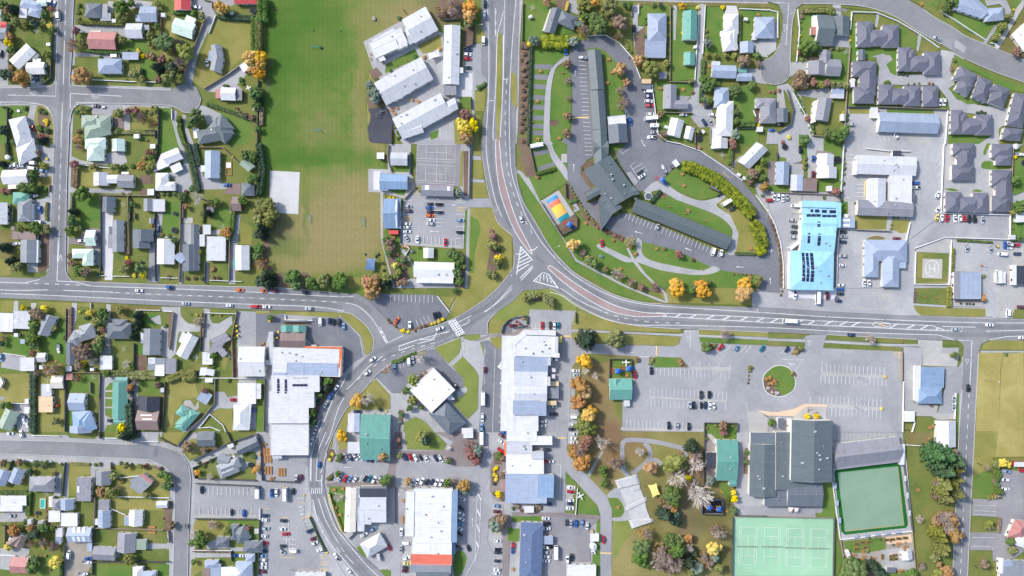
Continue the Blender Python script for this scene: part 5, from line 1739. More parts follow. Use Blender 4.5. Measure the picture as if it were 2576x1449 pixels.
C 2410,397,8,l 2388,478,3,w 2390,572,5,w 2510,325,0,b 2548,370,90,r
O goal 1,1,1
O net -210,1150,1 38,1152,1 272,1163,1 508,1170,1
O bed 888,1125,0 952,1110,0 1015,1105,0 890,1175,0 980,1160,0 1190,1085,0 1250,1080,0 1315,1072,0 1380,1065,0 1150,1255,90 1245,1250,0 1275,1240,0 1245,1280,0 1280,1275,0
O crates 1300,1120,0 1370,1150,0 950,1250,0 1050,1265,0 850,1235,0 1320,1390,0 1450,1390,0
O table 950,1200,90 1505,580,0 1615,65,20
O bench 675,1010,90
O log 2130,325,30 2090,1355,40
O sculpture 2230,950,20
t G 1740,230,80
t D 1690,230,110 1790,240,115 1880,290,95 1720,330,80 1790,390,90 1700,170,60 1840,1,1
t n 1860,210,60
t Y 1,1,1
t q 1920,375,50 1900,470,60 1880,430,45 1880,520,40 1780,540,80 1740,590,70 1790,660,80 1910,620,70 1830,690,50 1850,590,50
t d 1830,440,50
t o 1750,850,90 1850,900,80 1780,940,90 1870,1030,80 1930,1030,45 1690,900,60 1800,1400,70 1720,1330,35
t q 1700,1000,75 1740,1060,70 1760,1150,70 1750,1200,70 1720,1080,55
t p 1690,510,45 1670,640,40 1520,875,40 1530,1340,45 1820,820,60
t l 1680,1270,50 1720,1440,60
t g 860,1370,120 900,1420,110 780,1420,60 1450,1430,60
t d 1060,1350,60 1110,1400,60 1160,1440,50
t y 2360,310,50 2420,330,35
t l 2300,330,45 2270,310,30
t g 2320,410,35 2320,460,35 2310,530,30 2330,600,40
t o 2290,640,35 2190,360,35
t l 2220,930,50 2450,1190,45
t n 2170,1330,55
t g 2440,1100,45
t y 2480,1190,30
s l 2290,490,22 2300,560,20 2220,660,30 2260,665,25 2330,650,25 1000,1195,30
s g 1020,1070,16 1080,1070,16 1130,1075,20 1260,1135,18 1000,1200,20
s o 1230,1100,14 1380,1110,14
h n 24 1.4 2335,870 2320,1010
h n 20 1.4 2260,480 2290,540
f w 650,500 730,1085 1460,1000 1370,120
f d 670,870 660,1449
f t 735,1090 760,1260
f t 1455,1010 1490,1400
f t -340,850 670,868
f w 1390,130 1640,145 1880,150
f d 1370,300 1460,1000
f t 1375,120 1345,60
T g
Z on the main roads
R 54~ 161,-10 161,175 154,362 150,480 145,640 145,712
R 52~ -10,240 165,240 300,242 430,246
R 72~ 452,1460 457,1330 457,1240 452,1190 425,1157 380,1142 300,1138 150,1130 -10,1124
P rd 165,-10 185,-10 180,130 175,205 182,215 250,219 400,226 430,226 450,213 475,208 495,220 506,246 498,270 480,282 462,282 445,272 410,264 290,260 200,262 183,275 174,310 172,362 168,450 166,560 164,660 168,690 182,707 300,712 420,716 560,720 700,724 850,737 900,739 930,758 957,788 990,820 1014,838 1094,820 1150,797 1210,760 1252,724 1290,675 1293,640 1288,592 1254,562 1244,537 1229,487 1216,412 1211,362 1215,300 1222,270 1226,240 1224,200 1212,185 1211,-10 1306,-10 1304,60 1300,200 1296,300 1297,420 1308,492 1345,555 1388,627 1443,684 1513,726 1553,744 1613,760 1663,764 1738,769 1932,773 2080,783 2307,795 2482,802 2600,806 2600,857 2488,856 2468,866 2462,890 2456,1000 2452,1087 2443,1262 2434,1460 2396,1460 2405,1262 2413,1087 2421,980 2424,870 2412,856 2307,854 2080,842 1932,836 1758,828 1713,828 1613,821 1563,812 1513,797 1453,767 1413,740 1383,725 1340,730 1318,730 1288,760 1250,785 1228,810 1227,840 1160,843 1094,870 1014,900 956,935 920,975 870,1031 840,1087 820,1140 814,1215 825,1270 850,1330 881,1370 960,1440 985,1470 905,1470 839,1375 806,1310 784,1262 776,1220 774,1160 786,1105 806,1025 836,980 915,905 938,880 939,850 920,818 884,790 850,785 644,779 500,773 150,756 0,750 -10,750 -10,697 0,697 95,700 115,693 124,670 128,560 133,450 136,362 136,320 128,285 110,265 60,256 -10,256 -10,222 100,219 130,215 139,200 141,160 144,100 146,-10
P rd 2020,9 2092,10 2157,14 2207,24 2257,44 2307,76 2367,111 2432,150 2507,182 2600,215 2600,160 2482,112 2432,92 2394,67 2357,47 2322,22 2270,-10 1600,-14 1700,0 1932,4 1960,12 1969,40 1969,70 1962,110 1945,140 1920,155 1913,175 1918,196 1935,210 1955,212 1975,205 1988,185 1988,150 1993,60 2002,22
P rd -10,1107 150,1110 300,1117 380,1118 440,1133 465,1155 478,1190 478,1240 474,1330 472,1460 435,1460 438,1330 440,1240 437,1205 420,1180 390,1163 350,1155 150,1147 -10,1141
P ah 390,1119 402,1120 396,1150 384,1149
P rw 520,735 560,737 560,748 520,747
P rw 1350,640 1372,662 1366,668 1344,646
P rw 1720,775 1770,778 1770,790 1720,787
P rw 2140,800 2168,801 2168,812 2140,811
P gv 2405,100 2432,120 2424,133 2400,117
P rw 2080,18 2130,22 2130,30 2080,26
P rw 160,430 166,430 163,500 157,500
P gv 140,477 168,478 168,481 140,480
P rw 940,880 980,868 985,880 945,892
P rw 2420,1150 2436,1150 2433,1200 2418,1200
D dr~ 1252,90 1259,85 1264,100 1262,220 1256,350 1250,350 1248,220
D rb~ 1246,358 1254,352 1262,420 1275,480 1300,560 1335,628 1330,630 1295,575 1262,490 1250,420
D rb~ 1380,676 1388,672 1440,710 1505,750 1560,775 1620,788 1668,790 1668,794 1600,794 1540,782 1480,752 1420,710
D dr~ 1282,180 1294,185 1300,200 1300,270 1290,262 1283,240
D dr~ 1210,80 1218,80 1222,105 1218,115 1210,112
M 1.6 w~ 1249,352 1240,340 1247,220 1250,110 1252,88 ; 1266,88 1265,220 1258,345
M 1.6 w~ 1246,356 1249,420 1260,490 1293,577 1330,632 1337,630 1300,556 1275,478 1262,418 1256,352
M 1.6 w~ 1378,674 1420,712 1480,754 1540,784 1600,796 1668,795 1670,789 1620,786 1560,773 1505,748 1440,708 1388,670 1378,674
M 1.4 w~ 1226,0 1230,150 1228,250 1223,362 1230,430 1245,500 1262,545
M 1.4 w~ 1299,-10 1290,90 1284,190 1281,300 1285,420 1300,480 1322,540 1355,598 1388,640 1430,682 1480,716 1540,745 1600,762 1680,771 1932,787 2080,797 2300,807 2480,812 2600,812
M 1.4 w~ 1270,-10 1268,90 1266,200
M 1.4 w 1250,90 1268,25 ; 1246,20 1246,90 ; 1266,200 1280,198 ; 1228,254 1242,253
M 1.4 w d 1248,25 1247,90
M 1.4 w~ d 1275,200 1271,300 1276,420 1300,510 1340,590
M 1.4 w~ 1383,735 1413,744 1453,771 1513,799 1563,813 1620,818 1700,818 1932,824 2080,832 2200,838 2340,842 2365,844 2400,856
M 1.4 w~ d 1520,785 1570,800 1640,810 1720,813
M 1.4 w~ 1410,725 1460,758 1516,783
M 1.6 w 1650,787 1800,793 1932,800 2080,808 2200,813 2345,819 2375,830
M 1.6 w 1668,796 1800,804 1932,811 2080,819 2200,824 2300,829 2420,833 2420,822
M 1.4 w 2370,821 2455,823 ; 2480,833 2600,830
M 2.6 w 1697,798 1712,791 ; 1734,800 1752,792 ; 1778,802 1796,794 ; 1818,804 1836,796 ; 1862,806 1880,798 ; 1904,808 1922,800 ; 1938,811 1958,802 ; 2003,813 2022,804 ; 2034,815 2052,806 ; 2074,817 2096,807 ; 2112,818 2132,809 ; 2142,820 2164,810 ; 2238,825 2260,814 ; 2282,826 2302,817 ; 2316,828 2334,819 ; 2354,830 2362,824
M 1.4 p~ 2195,815 2205,810 2235,813 2240,818 2225,823 2200,820 2195,815
M 2 y 2210,816 2228,820
M 2 w 1332,630 1344,628 1352,621
M 2.4 w 1310,621 1310,626 ; 1309,632 1316,628 ; 1307,642 1322,632 ; 1305,652 1328,640 ; 1303,662 1333,648 ; 1300,672 1336,655 ; 1299,684 1330,665 ; 1310,620 1300,690 ; 1310,620 1340,655
M 2.4 w 1368,686 1380,690 1405,726 ; 1366,685 1342,707 ; 1368,690 1368,705 ; 1375,692 1378,710 ; 1382,698 1388,712 ; 1390,706 1397,716 ; 1360,694 1358,708 ; 1353,700 1350,708 ; 1342,707 1405,724
M 2 w 1297,639 1310,640
M 2.2 w 1310,706 1341,673 1340,668 1308,700
M 1.4 w~ 1288,718 1245,765 1218,785
M 1.4 w~ 0,729 50,731 121,729
M 1.4 w 0,710 60,712 100,703 ; 143,707 188,709 230,720 ; 230,720 420,726 644,735 800,744 860,747 890,745
M 1.4 w~ 0,738 150,744 420,757 644,766 760,770 820,775 866,783
M 1.4 w d 60,712 230,718 ; 290,736 420,741 520,745 644,750 850,760
M 1.4 w 160,730 285,735
M 1.4 w~ 869,762 900,770 930,795 951,824
M 1.8 w 150,580 143,706
M 1.4 w 147,585 144,660
M 1.4 w d 154,360 148,560
M 1.4 w 162,102 159,212 ; 157,258 153,362
M 1.4 w d 165,0 163,100
M 1.4 w 141,204 140,242 20,239 ; 177,235 177,275 ; 177,235 307,242 
M 1.2 w~ 176,310 181,280 195,262 210,258 410,264 ; 133,300 128,285 108,265 60,259 0,258
Q tri 72,235 88,230 88,238
Q tri 233,241 233,249 251,246
Q tri 152,640 148,655 157,655
M 1.4 w d 2438,990 2433,1087 2425,1262 2416,1449
M 1.6 w 2410,856 2445,857 2440,968
M 1.4 w 2489,855 2530,847 2600,844
M 1.4 w~ d 1094,862 1014,885 960,908 930,930 900,955
M 1.6 w~ 1094,853 1050,865 ; 963,896 925,925 891,962 872,980
M 1.6 w~ 822,1140 807,1190 ; 788,1095 782,1140 780,1210
M 1.4 w~ 812,1020 840,990 ; 866,1000 850,1030 832,1090 818,1120
M 1.6 w~ 869,947 862,965 835,1010 815,1060 795,1100
M 1.4 w 951,826 972,864 1014,844 ; 951,826 957,824 976,862
M 3 w 956,832 962,838 ; 962,845 968,851 ; 966,853 972,860
M 2 w 1005,882 1003,871 1050,855 ; 1003,882 1042,869
M 1.6 w 1050,855 1135,832 1083,853 1050,855 ; 1098,837 1090,850
M 2.4 w 1128,810 1143,801 1168,838 1152,847 1128,810 ; 1133,808 1157,845 ; 1138,805 1163,841 ; 1131,813 1147,804 ; 1134,818 1150,809 ; 1137,823 1153,814 ; 1140,828 1157,819 ; 1143,833 1160,824 ; 1147,838 1163,829 ; 1150,843 1166,834
M 1.6 w 1146,814 1186,794 ; 1160,820 1172,815 1180,810 1179,802
M 1.4 w~ 1220,785 1250,762 1288,726
M 1.6 w 785,1228 783,1242 ; 790,1228 788,1242 ; 795,1227 793,1242 ; 800,1227 798,1242 ; 805,1227 803,1242 ; 810,1227 808,1242
M 1.6 w~ 787,1257 800,1310 830,1365 875,1420 905,1455
M 1.6 w~ 801,1254 820,1310 851,1366 ; 808,1205 810,1225 ; 815,1250 840,1320 870,1360 925,1425 965,1460
M 1.6 w~ 795,1209 808,1209 810,1195 ; 795,1209 800,1140 820,1087 ; 782,1212 785,1140 800,1095
M 1.4 w 845,1375 856,1390 ; 868,1395 890,1418 ; 857,1378 866,1388
K 1288,592 1254,562 1244,537 1229,487 1216,412 1211,362
K 1297,420 1308,492 1345,555 1388,627 1443,684 1513,726 1553,744 1613,760 1663,764
K 1383,725 1413,740 1453,767 1513,797 1563,812 1613,821 1713,828
K 1250,785 1228,810 1227,840
K 1094,870 1014,900 956,935 920,975 870,1031 840,1087 820,1140 816,1160
K 1014,838 1094,820 1150,797 1210,760 1252,724 1290,675 1293,640
K 850,785 884,790 920,818 939,850 938,880
K 182,707 300,712 420,716 560,720 700,724 850,737
K 1758,828 1932,836
K 2080,842 2307,854
K 2020,9 2092,10 2157,14 2207,24 2257,44 2307,76 2367,111 
K 2432,150 2507,182 2600,215
K 2600,160 2482,112 2432,92 2394,67 2357,47 2322,22
K 1962,110 1945,140 1920,155 1913,175 1918,196 1935,210 1955,212 1975,205 1988,185 1988,150 1993,60 2002,22
K -10,1107 150,1110 300,1117 380,1118 440,1133 465,1155 478,1190 478,1240 474,1330 472,1460
K 435,1460 438,1330 440,1240 437,1205 420,1180 390,1163 350,1155 150,1147 -10,1141
K 146,-10 144,100 141,160 139,200 130,215 100,219 -10,222
K 185,-10 180,130 175,205 182,215 250,219 400,226 430,226
K 506,246 498,270 480,282 462,282 445,272 410,264 290,260 200,262 183,275 174,310 172,362 168,450 166,560 164,660 168,690 182,707
K 124,670 128,560 133,450 136,362 136,320 128,285 110,265 60,256 -10,256
K 2462,890 2456,1000 2452,1087 2443,1262 2434,1460
K 2421,980 2413,1087 2405,1262 2396,1460
C 427,722,3,b
L 11 -10,720 150,723 420,734 644,742 850,752 900,760 935,785
L 11 -10,733 150,739 420,750 644,758 800,764 860,774
L 9 1236,-10 1240,150 1236,260 1234,362 1240,430 1255,500 1285,575
L 9 1280,-10 1277,100 1274,200 1276,300 1279,362 1292,450 1318,520 1352,585
L 9 1290,-10 1286,100 1281,200 1284,300 1290,420 1305,480 1330,545 1362,600 1395,640
L 10 1395,650 1440,695 1490,733 1550,762 1620,779 1700,784 1932,796 2150,806 2400,820 2600,824
L 10 1405,725 1450,760 1510,792 1565,806 1620,811 1700,812 1932,820 2150,830 2400,842 2600,842
L 9 1290,742 1230,785 1160,826 1094,855 1014,880 960,905 900,955 845,1015 815,1090 800,1140 797,1200 800,1240 815,1290 842,1340 880,1397 940,1460
L 9 1280,730 1222,772 1150,812 1090,840 1014,860 950,885 885,945 830,1010 800,1085 786,1140 783,1200 787,1240 802,1290 830,1340 868,1397 920,1455
L 9 158,-10 155,175 148,362 143,480 138,640
L 9 171,-10 168,175 161,362 157,480 153,640
"""
import bpy, math, random, re
from mathutils import Vector, Matrix
from mathutils.geometry import tessellate_polygon
R=random.Random(7)
K=0.24; H=412.0
sc=bpy.context.scene
COL=sc.collection
def W(px,py,z=0.0):
    f=K*(H-z)/H
    return Vector(((px-1288)*f,(724.5-py)*f,z))
# ---------------------------------------------------------------- materials
def srgb(r,g,b):
    return tuple((c/255/12.92 if c<10.3 else ((c/255+.055)/1.055)**2.4) for c in (r,g,b))
MATS={}
def newmat(name):
    m=bpy.data.materials.new(name); m.use_nodes=True
    nt=m.node_tree; b=nt.nodes['Principled BSDF']; return m,nt,b
def N(nt,t,**kw):
    n=nt.nodes.new(t)
    for k,v in kw.items(): setattr(n,k,v)
    return n
def ramp(nt,fac,stops):
    r=N(nt,'ShaderNodeValToRGB'); e=r.color_ramp.elements
    while len(e)<len(stops): e.new(0.5)
    for i,(p,c) in enumerate(stops):
        e[i].position=p; e[i].color=(*c,1)
    nt.links.new(fac,r.inputs[0]); return r.outputs[0]
def noise(nt,vec,scale,detail=3,rough=.6,dist=0):
    n=N(nt,'ShaderNodeTexNoise'); n.inputs['Scale'].default_value=scale; n.inputs['Detail'].default_value=detail
    n.inputs['Roughness'].default_value=rough; n.inputs['Distortion'].default_value=dist
    nt.links.new(vec,n.inputs['Vector']); return n.outputs['Fac']
def mixc(nt,fac,a,b,mode='MIX'):
    m=N(nt,'ShaderNodeMix',data_type='RGBA',blend_type=mode)
    if isinstance(fac,(int,float)): m.inputs[0].default_value=fac
    else: nt.links.new(fac,m.inputs[0])
    for s,v in ((6,a),(7,b)):
        if isinstance(v,tuple): m.inputs[s].default_value=(*v,1)
        else: nt.links.new(v,m.inputs[s])
    return m.outputs[2]
def wear(c,k): return tuple(min(.95,x*k) for x in c)
def ground_mat(name,cols,big=.06,small=.9,rough=.95,blobs=(),hard=False,mow=False):
    """cols: 3+ colours blended by patchy noise at two scales."""
    m,nt,b=newmat(name); g=N(nt,'ShaderNodeNewGeometry'); P=g.outputs['Position']
    n1=noise(nt,P,big,5,.65,.4); n2=noise(nt,P,small,4,.7); n3=noise(nt,P,big*.27,2,.5)
    a=N(nt,'ShaderNodeMath',operation='MULTIPLY'); nt.links.new(n1,a.inputs[0]); a.inputs[1].default_value=.62
    a2=N(nt,'ShaderNodeMath',operation='MULTIPLY_ADD'); nt.links.new(n2,a2.inputs[0]); a2.inputs[1].default_value=.28; nt.links.new(a.outputs[0],a2.inputs[2])
    a3=N(nt,'ShaderNodeMath',operation='MULTIPLY_ADD'); nt.links.new(n3,a3.inputs[0]); a3.inputs[1].default_value=.22; nt.links.new(a2.outputs[0],a3.inputs[2])
    n=len(cols); st=[(.36+.36*i/(n-1),c) for i,c in enumerate(cols)]
    c=ramp(nt,a3.outputs[0],st)
    wob=N(nt,'ShaderNodeTexNoise'); wob.inputs['Scale'].default_value=.09; wob.inputs['Detail'].default_value=5; nt.links.new(P,wob.inputs['Vector'])
    for (x,y,rx,ry,bc,k) in blobs:
        wp=N(nt,'ShaderNodeVectorMath',operation='MULTIPLY_ADD'); nt.links.new(wob.outputs['Color'],wp.inputs[0]); wp.inputs[1].default_value=(16,16,0); nt.links.new(P,wp.inputs[2])
        q=W(x,y); sb=N(nt,'ShaderNodeVectorMath',operation='SUBTRACT'); nt.links.new(wp.outputs[0],sb.inputs[0]); sb.inputs[1].default_value=(q.x+8,q.y+8,0)
        ml=N(nt,'ShaderNodeVectorMath',operation='MULTIPLY'); nt.links.new(sb.outputs[0],ml.inputs[0]); ml.inputs[1].default_value=(1/(rx*K),1/(ry*K),0)
        ln=N(nt,'ShaderNodeVectorMath',operation='LENGTH'); nt.links.new(ml.outputs[0],ln.inputs[0])
        mr=N(nt,'ShaderNodeMapRange',interpolation_type='SMOOTHSTEP'); nt.links.new(ln.outputs['Value'],mr.inputs[0]); mr.inputs[1].default_value=1.25; mr.inputs[2].default_value=.35; mr.inputs[3].default_value=0; mr.inputs[4].default_value=k
        mm=N(nt,'ShaderNodeMath',operation='MULTIPLY'); nt.links.new(mr.outputs[0],mm.inputs[0]); nt.links.new(ramp(nt,n2,[(.3,(.55,)*3),(.6,(1,1,1))]),mm.inputs[1])
        c=mixc(nt,mm.outputs[0],c,bc)
    if hard:
        wb=N(nt,'ShaderNodeTexNoise'); wb.inputs['Scale'].default_value=.12; nt.links.new(P,wb.inputs['Vector'])
        ad=N(nt,'ShaderNodeVectorMath',operation='MULTIPLY_ADD'); nt.links.new(wb.outputs['Color'],ad.inputs[0]); ad.inputs[1].default_value=(9,9,0); nt.links.new(P,ad.inputs[2])
        vo=N(nt,'ShaderNodeTexVoronoi'); vo.inputs['Scale'].default_value=.045; nt.links.new(ad.outputs[0],vo.inputs['Vector'])
        c=mixc(nt,.6,c,ramp(nt,vo.outputs['Color'],[(.2,(.84,.84,.85)),(.8,(1.0,1.0,1.0))]),'MULTIPLY')
        ve=N(nt,'ShaderNodeTexVoronoi',feature='DISTANCE_TO_EDGE'); ve.inputs['Scale'].default_value=.085; nt.links.new(ad.outputs[0],ve.inputs['Vector'])
        c=mixc(nt,.3 if hard==1 else 0,c,ramp(nt,ve.outputs['Distance'],[(.004,(.72,.72,.73)),(.018,(1,1,1))]),'MULTIPLY')
        so=noise(nt,P,.22,5,.75,.6); c=mixc(nt,.8,c,ramp(nt,so,[(.58,(1,1,1)),(.72,(.86,.86,.87))]),'MULTIPLY')
        sp=noise(nt,P,.75,2,.6); c=mixc(nt,.8,c,ramp(nt,sp,[(.70,(1,1,1)),(.78,(.78,.78,.79))]),'MULTIPLY')
    if mow:
        for sc2,dr,k in ((.11,'X',.35),(.045,'Y',.2)):
            wv=N(nt,'ShaderNodeTexWave',wave_type='BANDS',bands_direction=dr); wv.inputs['Scale'].default_value=sc2; wv.inputs['Distortion'].default_value=1.2; nt.links.new(P,wv.inputs['Vector'])
            c=mixc(nt,k,c,ramp(nt,wv.outputs['Fac'],[(.3,(.86,.87,.84)),(.7,(1,1,1))]),'MULTIPLY')
        fg=noise(nt,P,.55,6,.8); c=mixc(nt,.7,c,ramp(nt,fg,[(.35,(.82,.84,.8)),(.6,(1,1,1))]),'MULTIPLY')
    f=noise(nt,P,3.1,2,.5)
    c=mixc(nt,.35,c,ramp(nt,f,[(.3,(.55,.55,.55)),(.7,(1,1,1))]),'MULTIPLY')
    nt.links.new(c,b.inputs['Base Color']); b.inputs['Roughness'].default_value=rough; b.inputs['Specular IOR Level'].default_value=.15
    return m
def S(*a): return srgb(*a)
GM={ # kind: (object name, colours)
 'lw':('lawn',[S(76,98,46),S(100,115,58),S(118,122,66),S(132,127,78)]),
 'gb':('green_lawn',[S(74,108,46),S(88,121,54),S(104,126,60),S(120,127,70)]),
 'dr':('dry_lawn',[S(106,117,57),S(129,129,68),S(142,137,78),S(156,148,94)]),
 'lg':('verge_lawn',[S(100,120,58),S(116,131,66),S(128,136,72),S(138,140,82)]),
 'dt':('dirt_yard',[S(132,124,112),S(148,140,128),S(162,154,143),S(170,164,156)]),
 'ol':('worn_lawn',[S(96,98,54),S(112,108,62),S(126,116,74),S(136,124,86)]),
 'gy':('dry_grass',[S(134,128,70),S(150,141,80),S(164,152,92),S(174,164,106)]),
 'fd':('sports_field',[S(82,116,48),S(96,124,55),S(114,128,64),S(130,131,76)]),
 'pk':('park_grass',[S(104,110,58),S(126,122,72),S(138,130,82),S(148,140,94)]),
 'fr':('field_ring',[S(84,120,52),S(98,128,60),S(112,134,68)]),
 'so':('garden_bed',[S(78,66,54),S(104,88,74),S(126,106,94),S(110,106,72)]),
 'gv':('pavement',[S(148,149,151),S(163,163,165),S(174,174,174),S(186,185,184)]),
 'as':('car_park',[S(143,143,146),S(154,154,157),S(163,163,165),S(172,171,172)]),
 'ah':('hotel_drive',[S(106,109,115),S(117,119,126),S(126,128,134),S(135,136,142)]),
 'rw':('wheel_track',[S(110,112,114),S(120,122,124),S(129,130,132),S(139,140,140)]),
 'as2':('gravel_pad',[S(112,114,118),S(124,126,130),S(136,137,141)]),
 'ac':('asphalt_court',[S(126,125,129),S(140,138,142),S(150,147,149),S(160,157,157)]),
 'co':('concrete_slab',[S(160,158,156),S(176,174,170),S(190,187,183)]),
 'cw':('pale_concrete',[S(192,190,190),S(206,204,203),S(217,215,214)]),
 'br':('brick_paving',[S(124,116,114),S(141,131,129),S(154,145,143)]),
 'pv':('paver_terrace',[S(122,102,98),S(136,116,112),S(146,130,126)]),
 'n2':('timber_deck',[S(88,70,66),S(102,84,80),S(116,98,94)]),
 'tn':('sand_path',[S(206,176,150),S(217,189,163),S(224,200,176)]),
 'gn':('turf_surround',[S(28,88,38),S(36,102,46),S(48,112,56)]),
 'bg':('bowling_green',[S(122,149,126),S(130,156,133),S(137,162,139)]),
 'tc':('court_surround',[S(146,190,154),S(154,197,162),S(162,203,170)]),
 'ti':('tennis_court',[S(144,186,152),S(152,194,160),S(158,198,166)]),
 'c2':('rubber_matting',[S(40,42,50),S(50,51,60),S(60,60,68)]),
 'pl':('dark_paving',[S(66,67,76),S(76,77,86),S(86,87,95)]),
 'c3':('helipad_slab',[S(168,164,158),S(182,178,172),S(190,186,180)]),
 'c4':('forecourt_slab',[S(206,206,210),S(216,216,220),S(224,224,228)]),
 'rd':('road',[S(122,123,125),S(132,133,135),S(141,141,143),S(150,150,150)]),
 'rb':('brick_median',[S(142,122,120),S(156,136,134),S(168,150,148)]),
}
GREEN=S(70,110,40); DRY=S(150,136,94); OLV=S(124,129,70); BRN=S(118,106,84); LIT=S(138,106,82); LIT2=S(128,96,82); DKO=S(98,96,56); YEL_=S(160,148,100)
BLOB={ # soft wear on the turf: (x, y, rx, ry, colour, strength)
 'fd':[(760,90,140,160,GREEN,.8),(690,240,50,220,GREEN,.65),(780,340,110,90,GREEN,.5),(990,60,110,110,DRY,.75),(1060,40,70,60,DRY,.8),(940,120,45,120,OLV,.7),(905,270,24,180,DRY,.6),(940,250,40,150,OLV,.7),(800,120,60,50,OLV,.35),(810,320,60,50,DRY,.4),
  (760,398,110,32,GREEN,.75),(900,400,50,36,GREEN,.5),(830,545,150,110,DRY,1.0),(830,620,170,80,DRY,.9),(930,540,70,120,DRY,.7),(768,520,12,110,GREEN,.5),(695,570,40,70,BRN,.85),(715,620,50,40,GREEN,.45),(690,500,30,60,OLV,.6),(790,668,170,30,DRY,.8),(674,190,10,60,BRN,.6),(960,350,50,60,DRY,.7),(880,460,60,40,DRY,.7),(760,470,40,50,OLV,.6),(1100,20,50,60,BRN,.6),(1120,35,40,40,BRN,.7)],
 'pk':[(1510,960,50,80,LIT,.47),(1500,1050,45,80,LIT,.54),(1545,1110,40,60,LIT2,.61),(1600,1130,40,45,LIT,.57),(1530,1160,40,60,LIT2,.47),(1740,1200,60,70,LIT2,.57),(1760,1160,40,50,LIT2,.47),(1735,1300,50,70,BRN,.8),(1725,1370,30,40,LIT,.47),(1790,1300,60,40,DKO,.8),(1820,1400,50,60,DKO,.7),(1640,1280,50,80,DKO,.6),(1540,1280,30,50,S(92,118,50),.5),(1575,1400,60,60,YEL_,.6),(1690,1240,30,30,LIT2,.40),(1500,890,70,20,S(90,112,48),.7),(1560,1000,20,70,S(92,116,48),.8),(1540,1090,30,25,LIT2,.54),(1660,1140,30,40,OLV,.5),(1475,1130,40,50,LIT,.40)],
}
LEV=[]; # ground lookup list
GV={}   # kind -> (verts,faces)
gz=[0.0]
def catmull(p,closed):
    out=[]; n=len(p)
    rng=range(n if closed else n-1)
    for i in rng:
        p0=p[(i-1)%n] if closed or i>0 else p[0]; p1=p[i]; p2=p[(i+1)%n]; p3=p[(i+2)%n] if closed or i+2<n else p[-1]
        for k in range(6):
            t=k/6; t2=t*t; t3=t2*t
            out.append(tuple(.5*((2*p1[j])+(-p0[j]+p2[j])*t+(2*p0[j]-5*p1[j]+4*p2[j]-p3[j])*t2+(-p0[j]+3*p1[j]-3*p2[j]+p3[j])*t3) for j in (0,1)))
    if not closed: out.append(p[-1])
    return out
def inpoly(x,y,q):
    c=False; j=len(q)-1
    for i in range(len(q)):
        if (q[i][1]>y)!=(q[j][1]>y) and x<(q[j][0]-q[i][0])*(y-q[i][1])/(q[j][1]-q[i][1])+q[i][0]: c=not c
        j=i
    return c
def soften(q,r=1.6):
    """round the corners of an outline a little."""
    out=[]; n=len(q)
    for i in range(n):
        a=Vector(q[i-1]); b=Vector(q[i]); c=Vector(q[(i+1)%n])
        la=(a-b).length; lc=(c-b).length
        if la<1e-6 or lc<1e-6: continue
        ra=min(r,la*.3); rc=min(r,lc*.3)
        out+= [tuple(b+(a-b)*(ra/la)), tuple(b+((a-b)*(ra/la)+(c-b)*(rc/lc))*.25), tuple(b+(c-b)*(rc/lc))]
    return out
SOFT=('lg','dt','lw','gb','dr','ol','gy','so','fd','pk')
def ragged(q):
    out=[]; n=len(q)
    for i in range(n):
        a=Vector(q[i]); b=Vector(q[(i+1)%n]); L=(b-a).length; k=max(1,int(L/3.5)) if L<400 else 1
        for j in range(k): p=a.lerp(b,j/k); out.append((p.x+R.uniform(-.35,.35),p.y+R.uniform(-.35,.35)))
    return out
def patch(kind,q,dz=.0006):
    if kind in SOFT and len(q)<80: q=ragged(q)
    gz[0]+=dz; z=gz[0]
    v,f=GV.setdefault(kind,([],[])); o=len(v)
    w=[W(x,y,z) for x,y in q]; v.extend(w)
    for t in tessellate_polygon([[Vector((a.x,a.y,0)) for a in w]]): f.append([o+i for i in t])
    xs=[a[0] for a in q]; ys=[a[1] for a in q]
    LEV.append((min(xs),max(xs),min(ys),max(ys),q,z,kind))
def gtop(x,y):
    for a in reversed(LEV):
        if a[0]<=x<=a[1] and a[2]<=y<=a[3] and inpoly(x,y,a[4]): return a[5]
    return 0.0
def strip(pts,w):
    """outline of a ribbon of width w along pts."""
    L=[];Rr=[]; n=len(pts)
    for i in range(n):
        a=Vector(pts[max(i-1,0)]); c=Vector(pts[min(i+1,n-1)]); d=(c-a)
        if d.length<1e-9: d=Vector((1,0))
        d.normalize(); nn=Vector((-d.y,d.x))*w/2; p=Vector(pts[i])
        L.append(tuple(p+nn)); Rr.append(tuple(p-nn))
    return L,Rr
def ribbon(kind,pts,w,z=None):
    L,Rr=strip(pts,w)
    if z is None: gz[0]+=.0006; z=gz[0]
    v,f=GV.setdefault(kind,([],[])); o=len(v); n=len(pts)
    v.extend(W(x,y,z) for x,y in L); v.extend(W(x,y,z) for x,y in Rr)
    for i in range(n-1): f.append([o+i,o+n+i,o+n+i+1,o+i+1])
    q=L+Rr[::-1]; xs=[a[0] for a in q]; ys=[a[1] for a in q]
    LEV.append((min(xs),max(xs),min(ys),max(ys),q,z,kind))
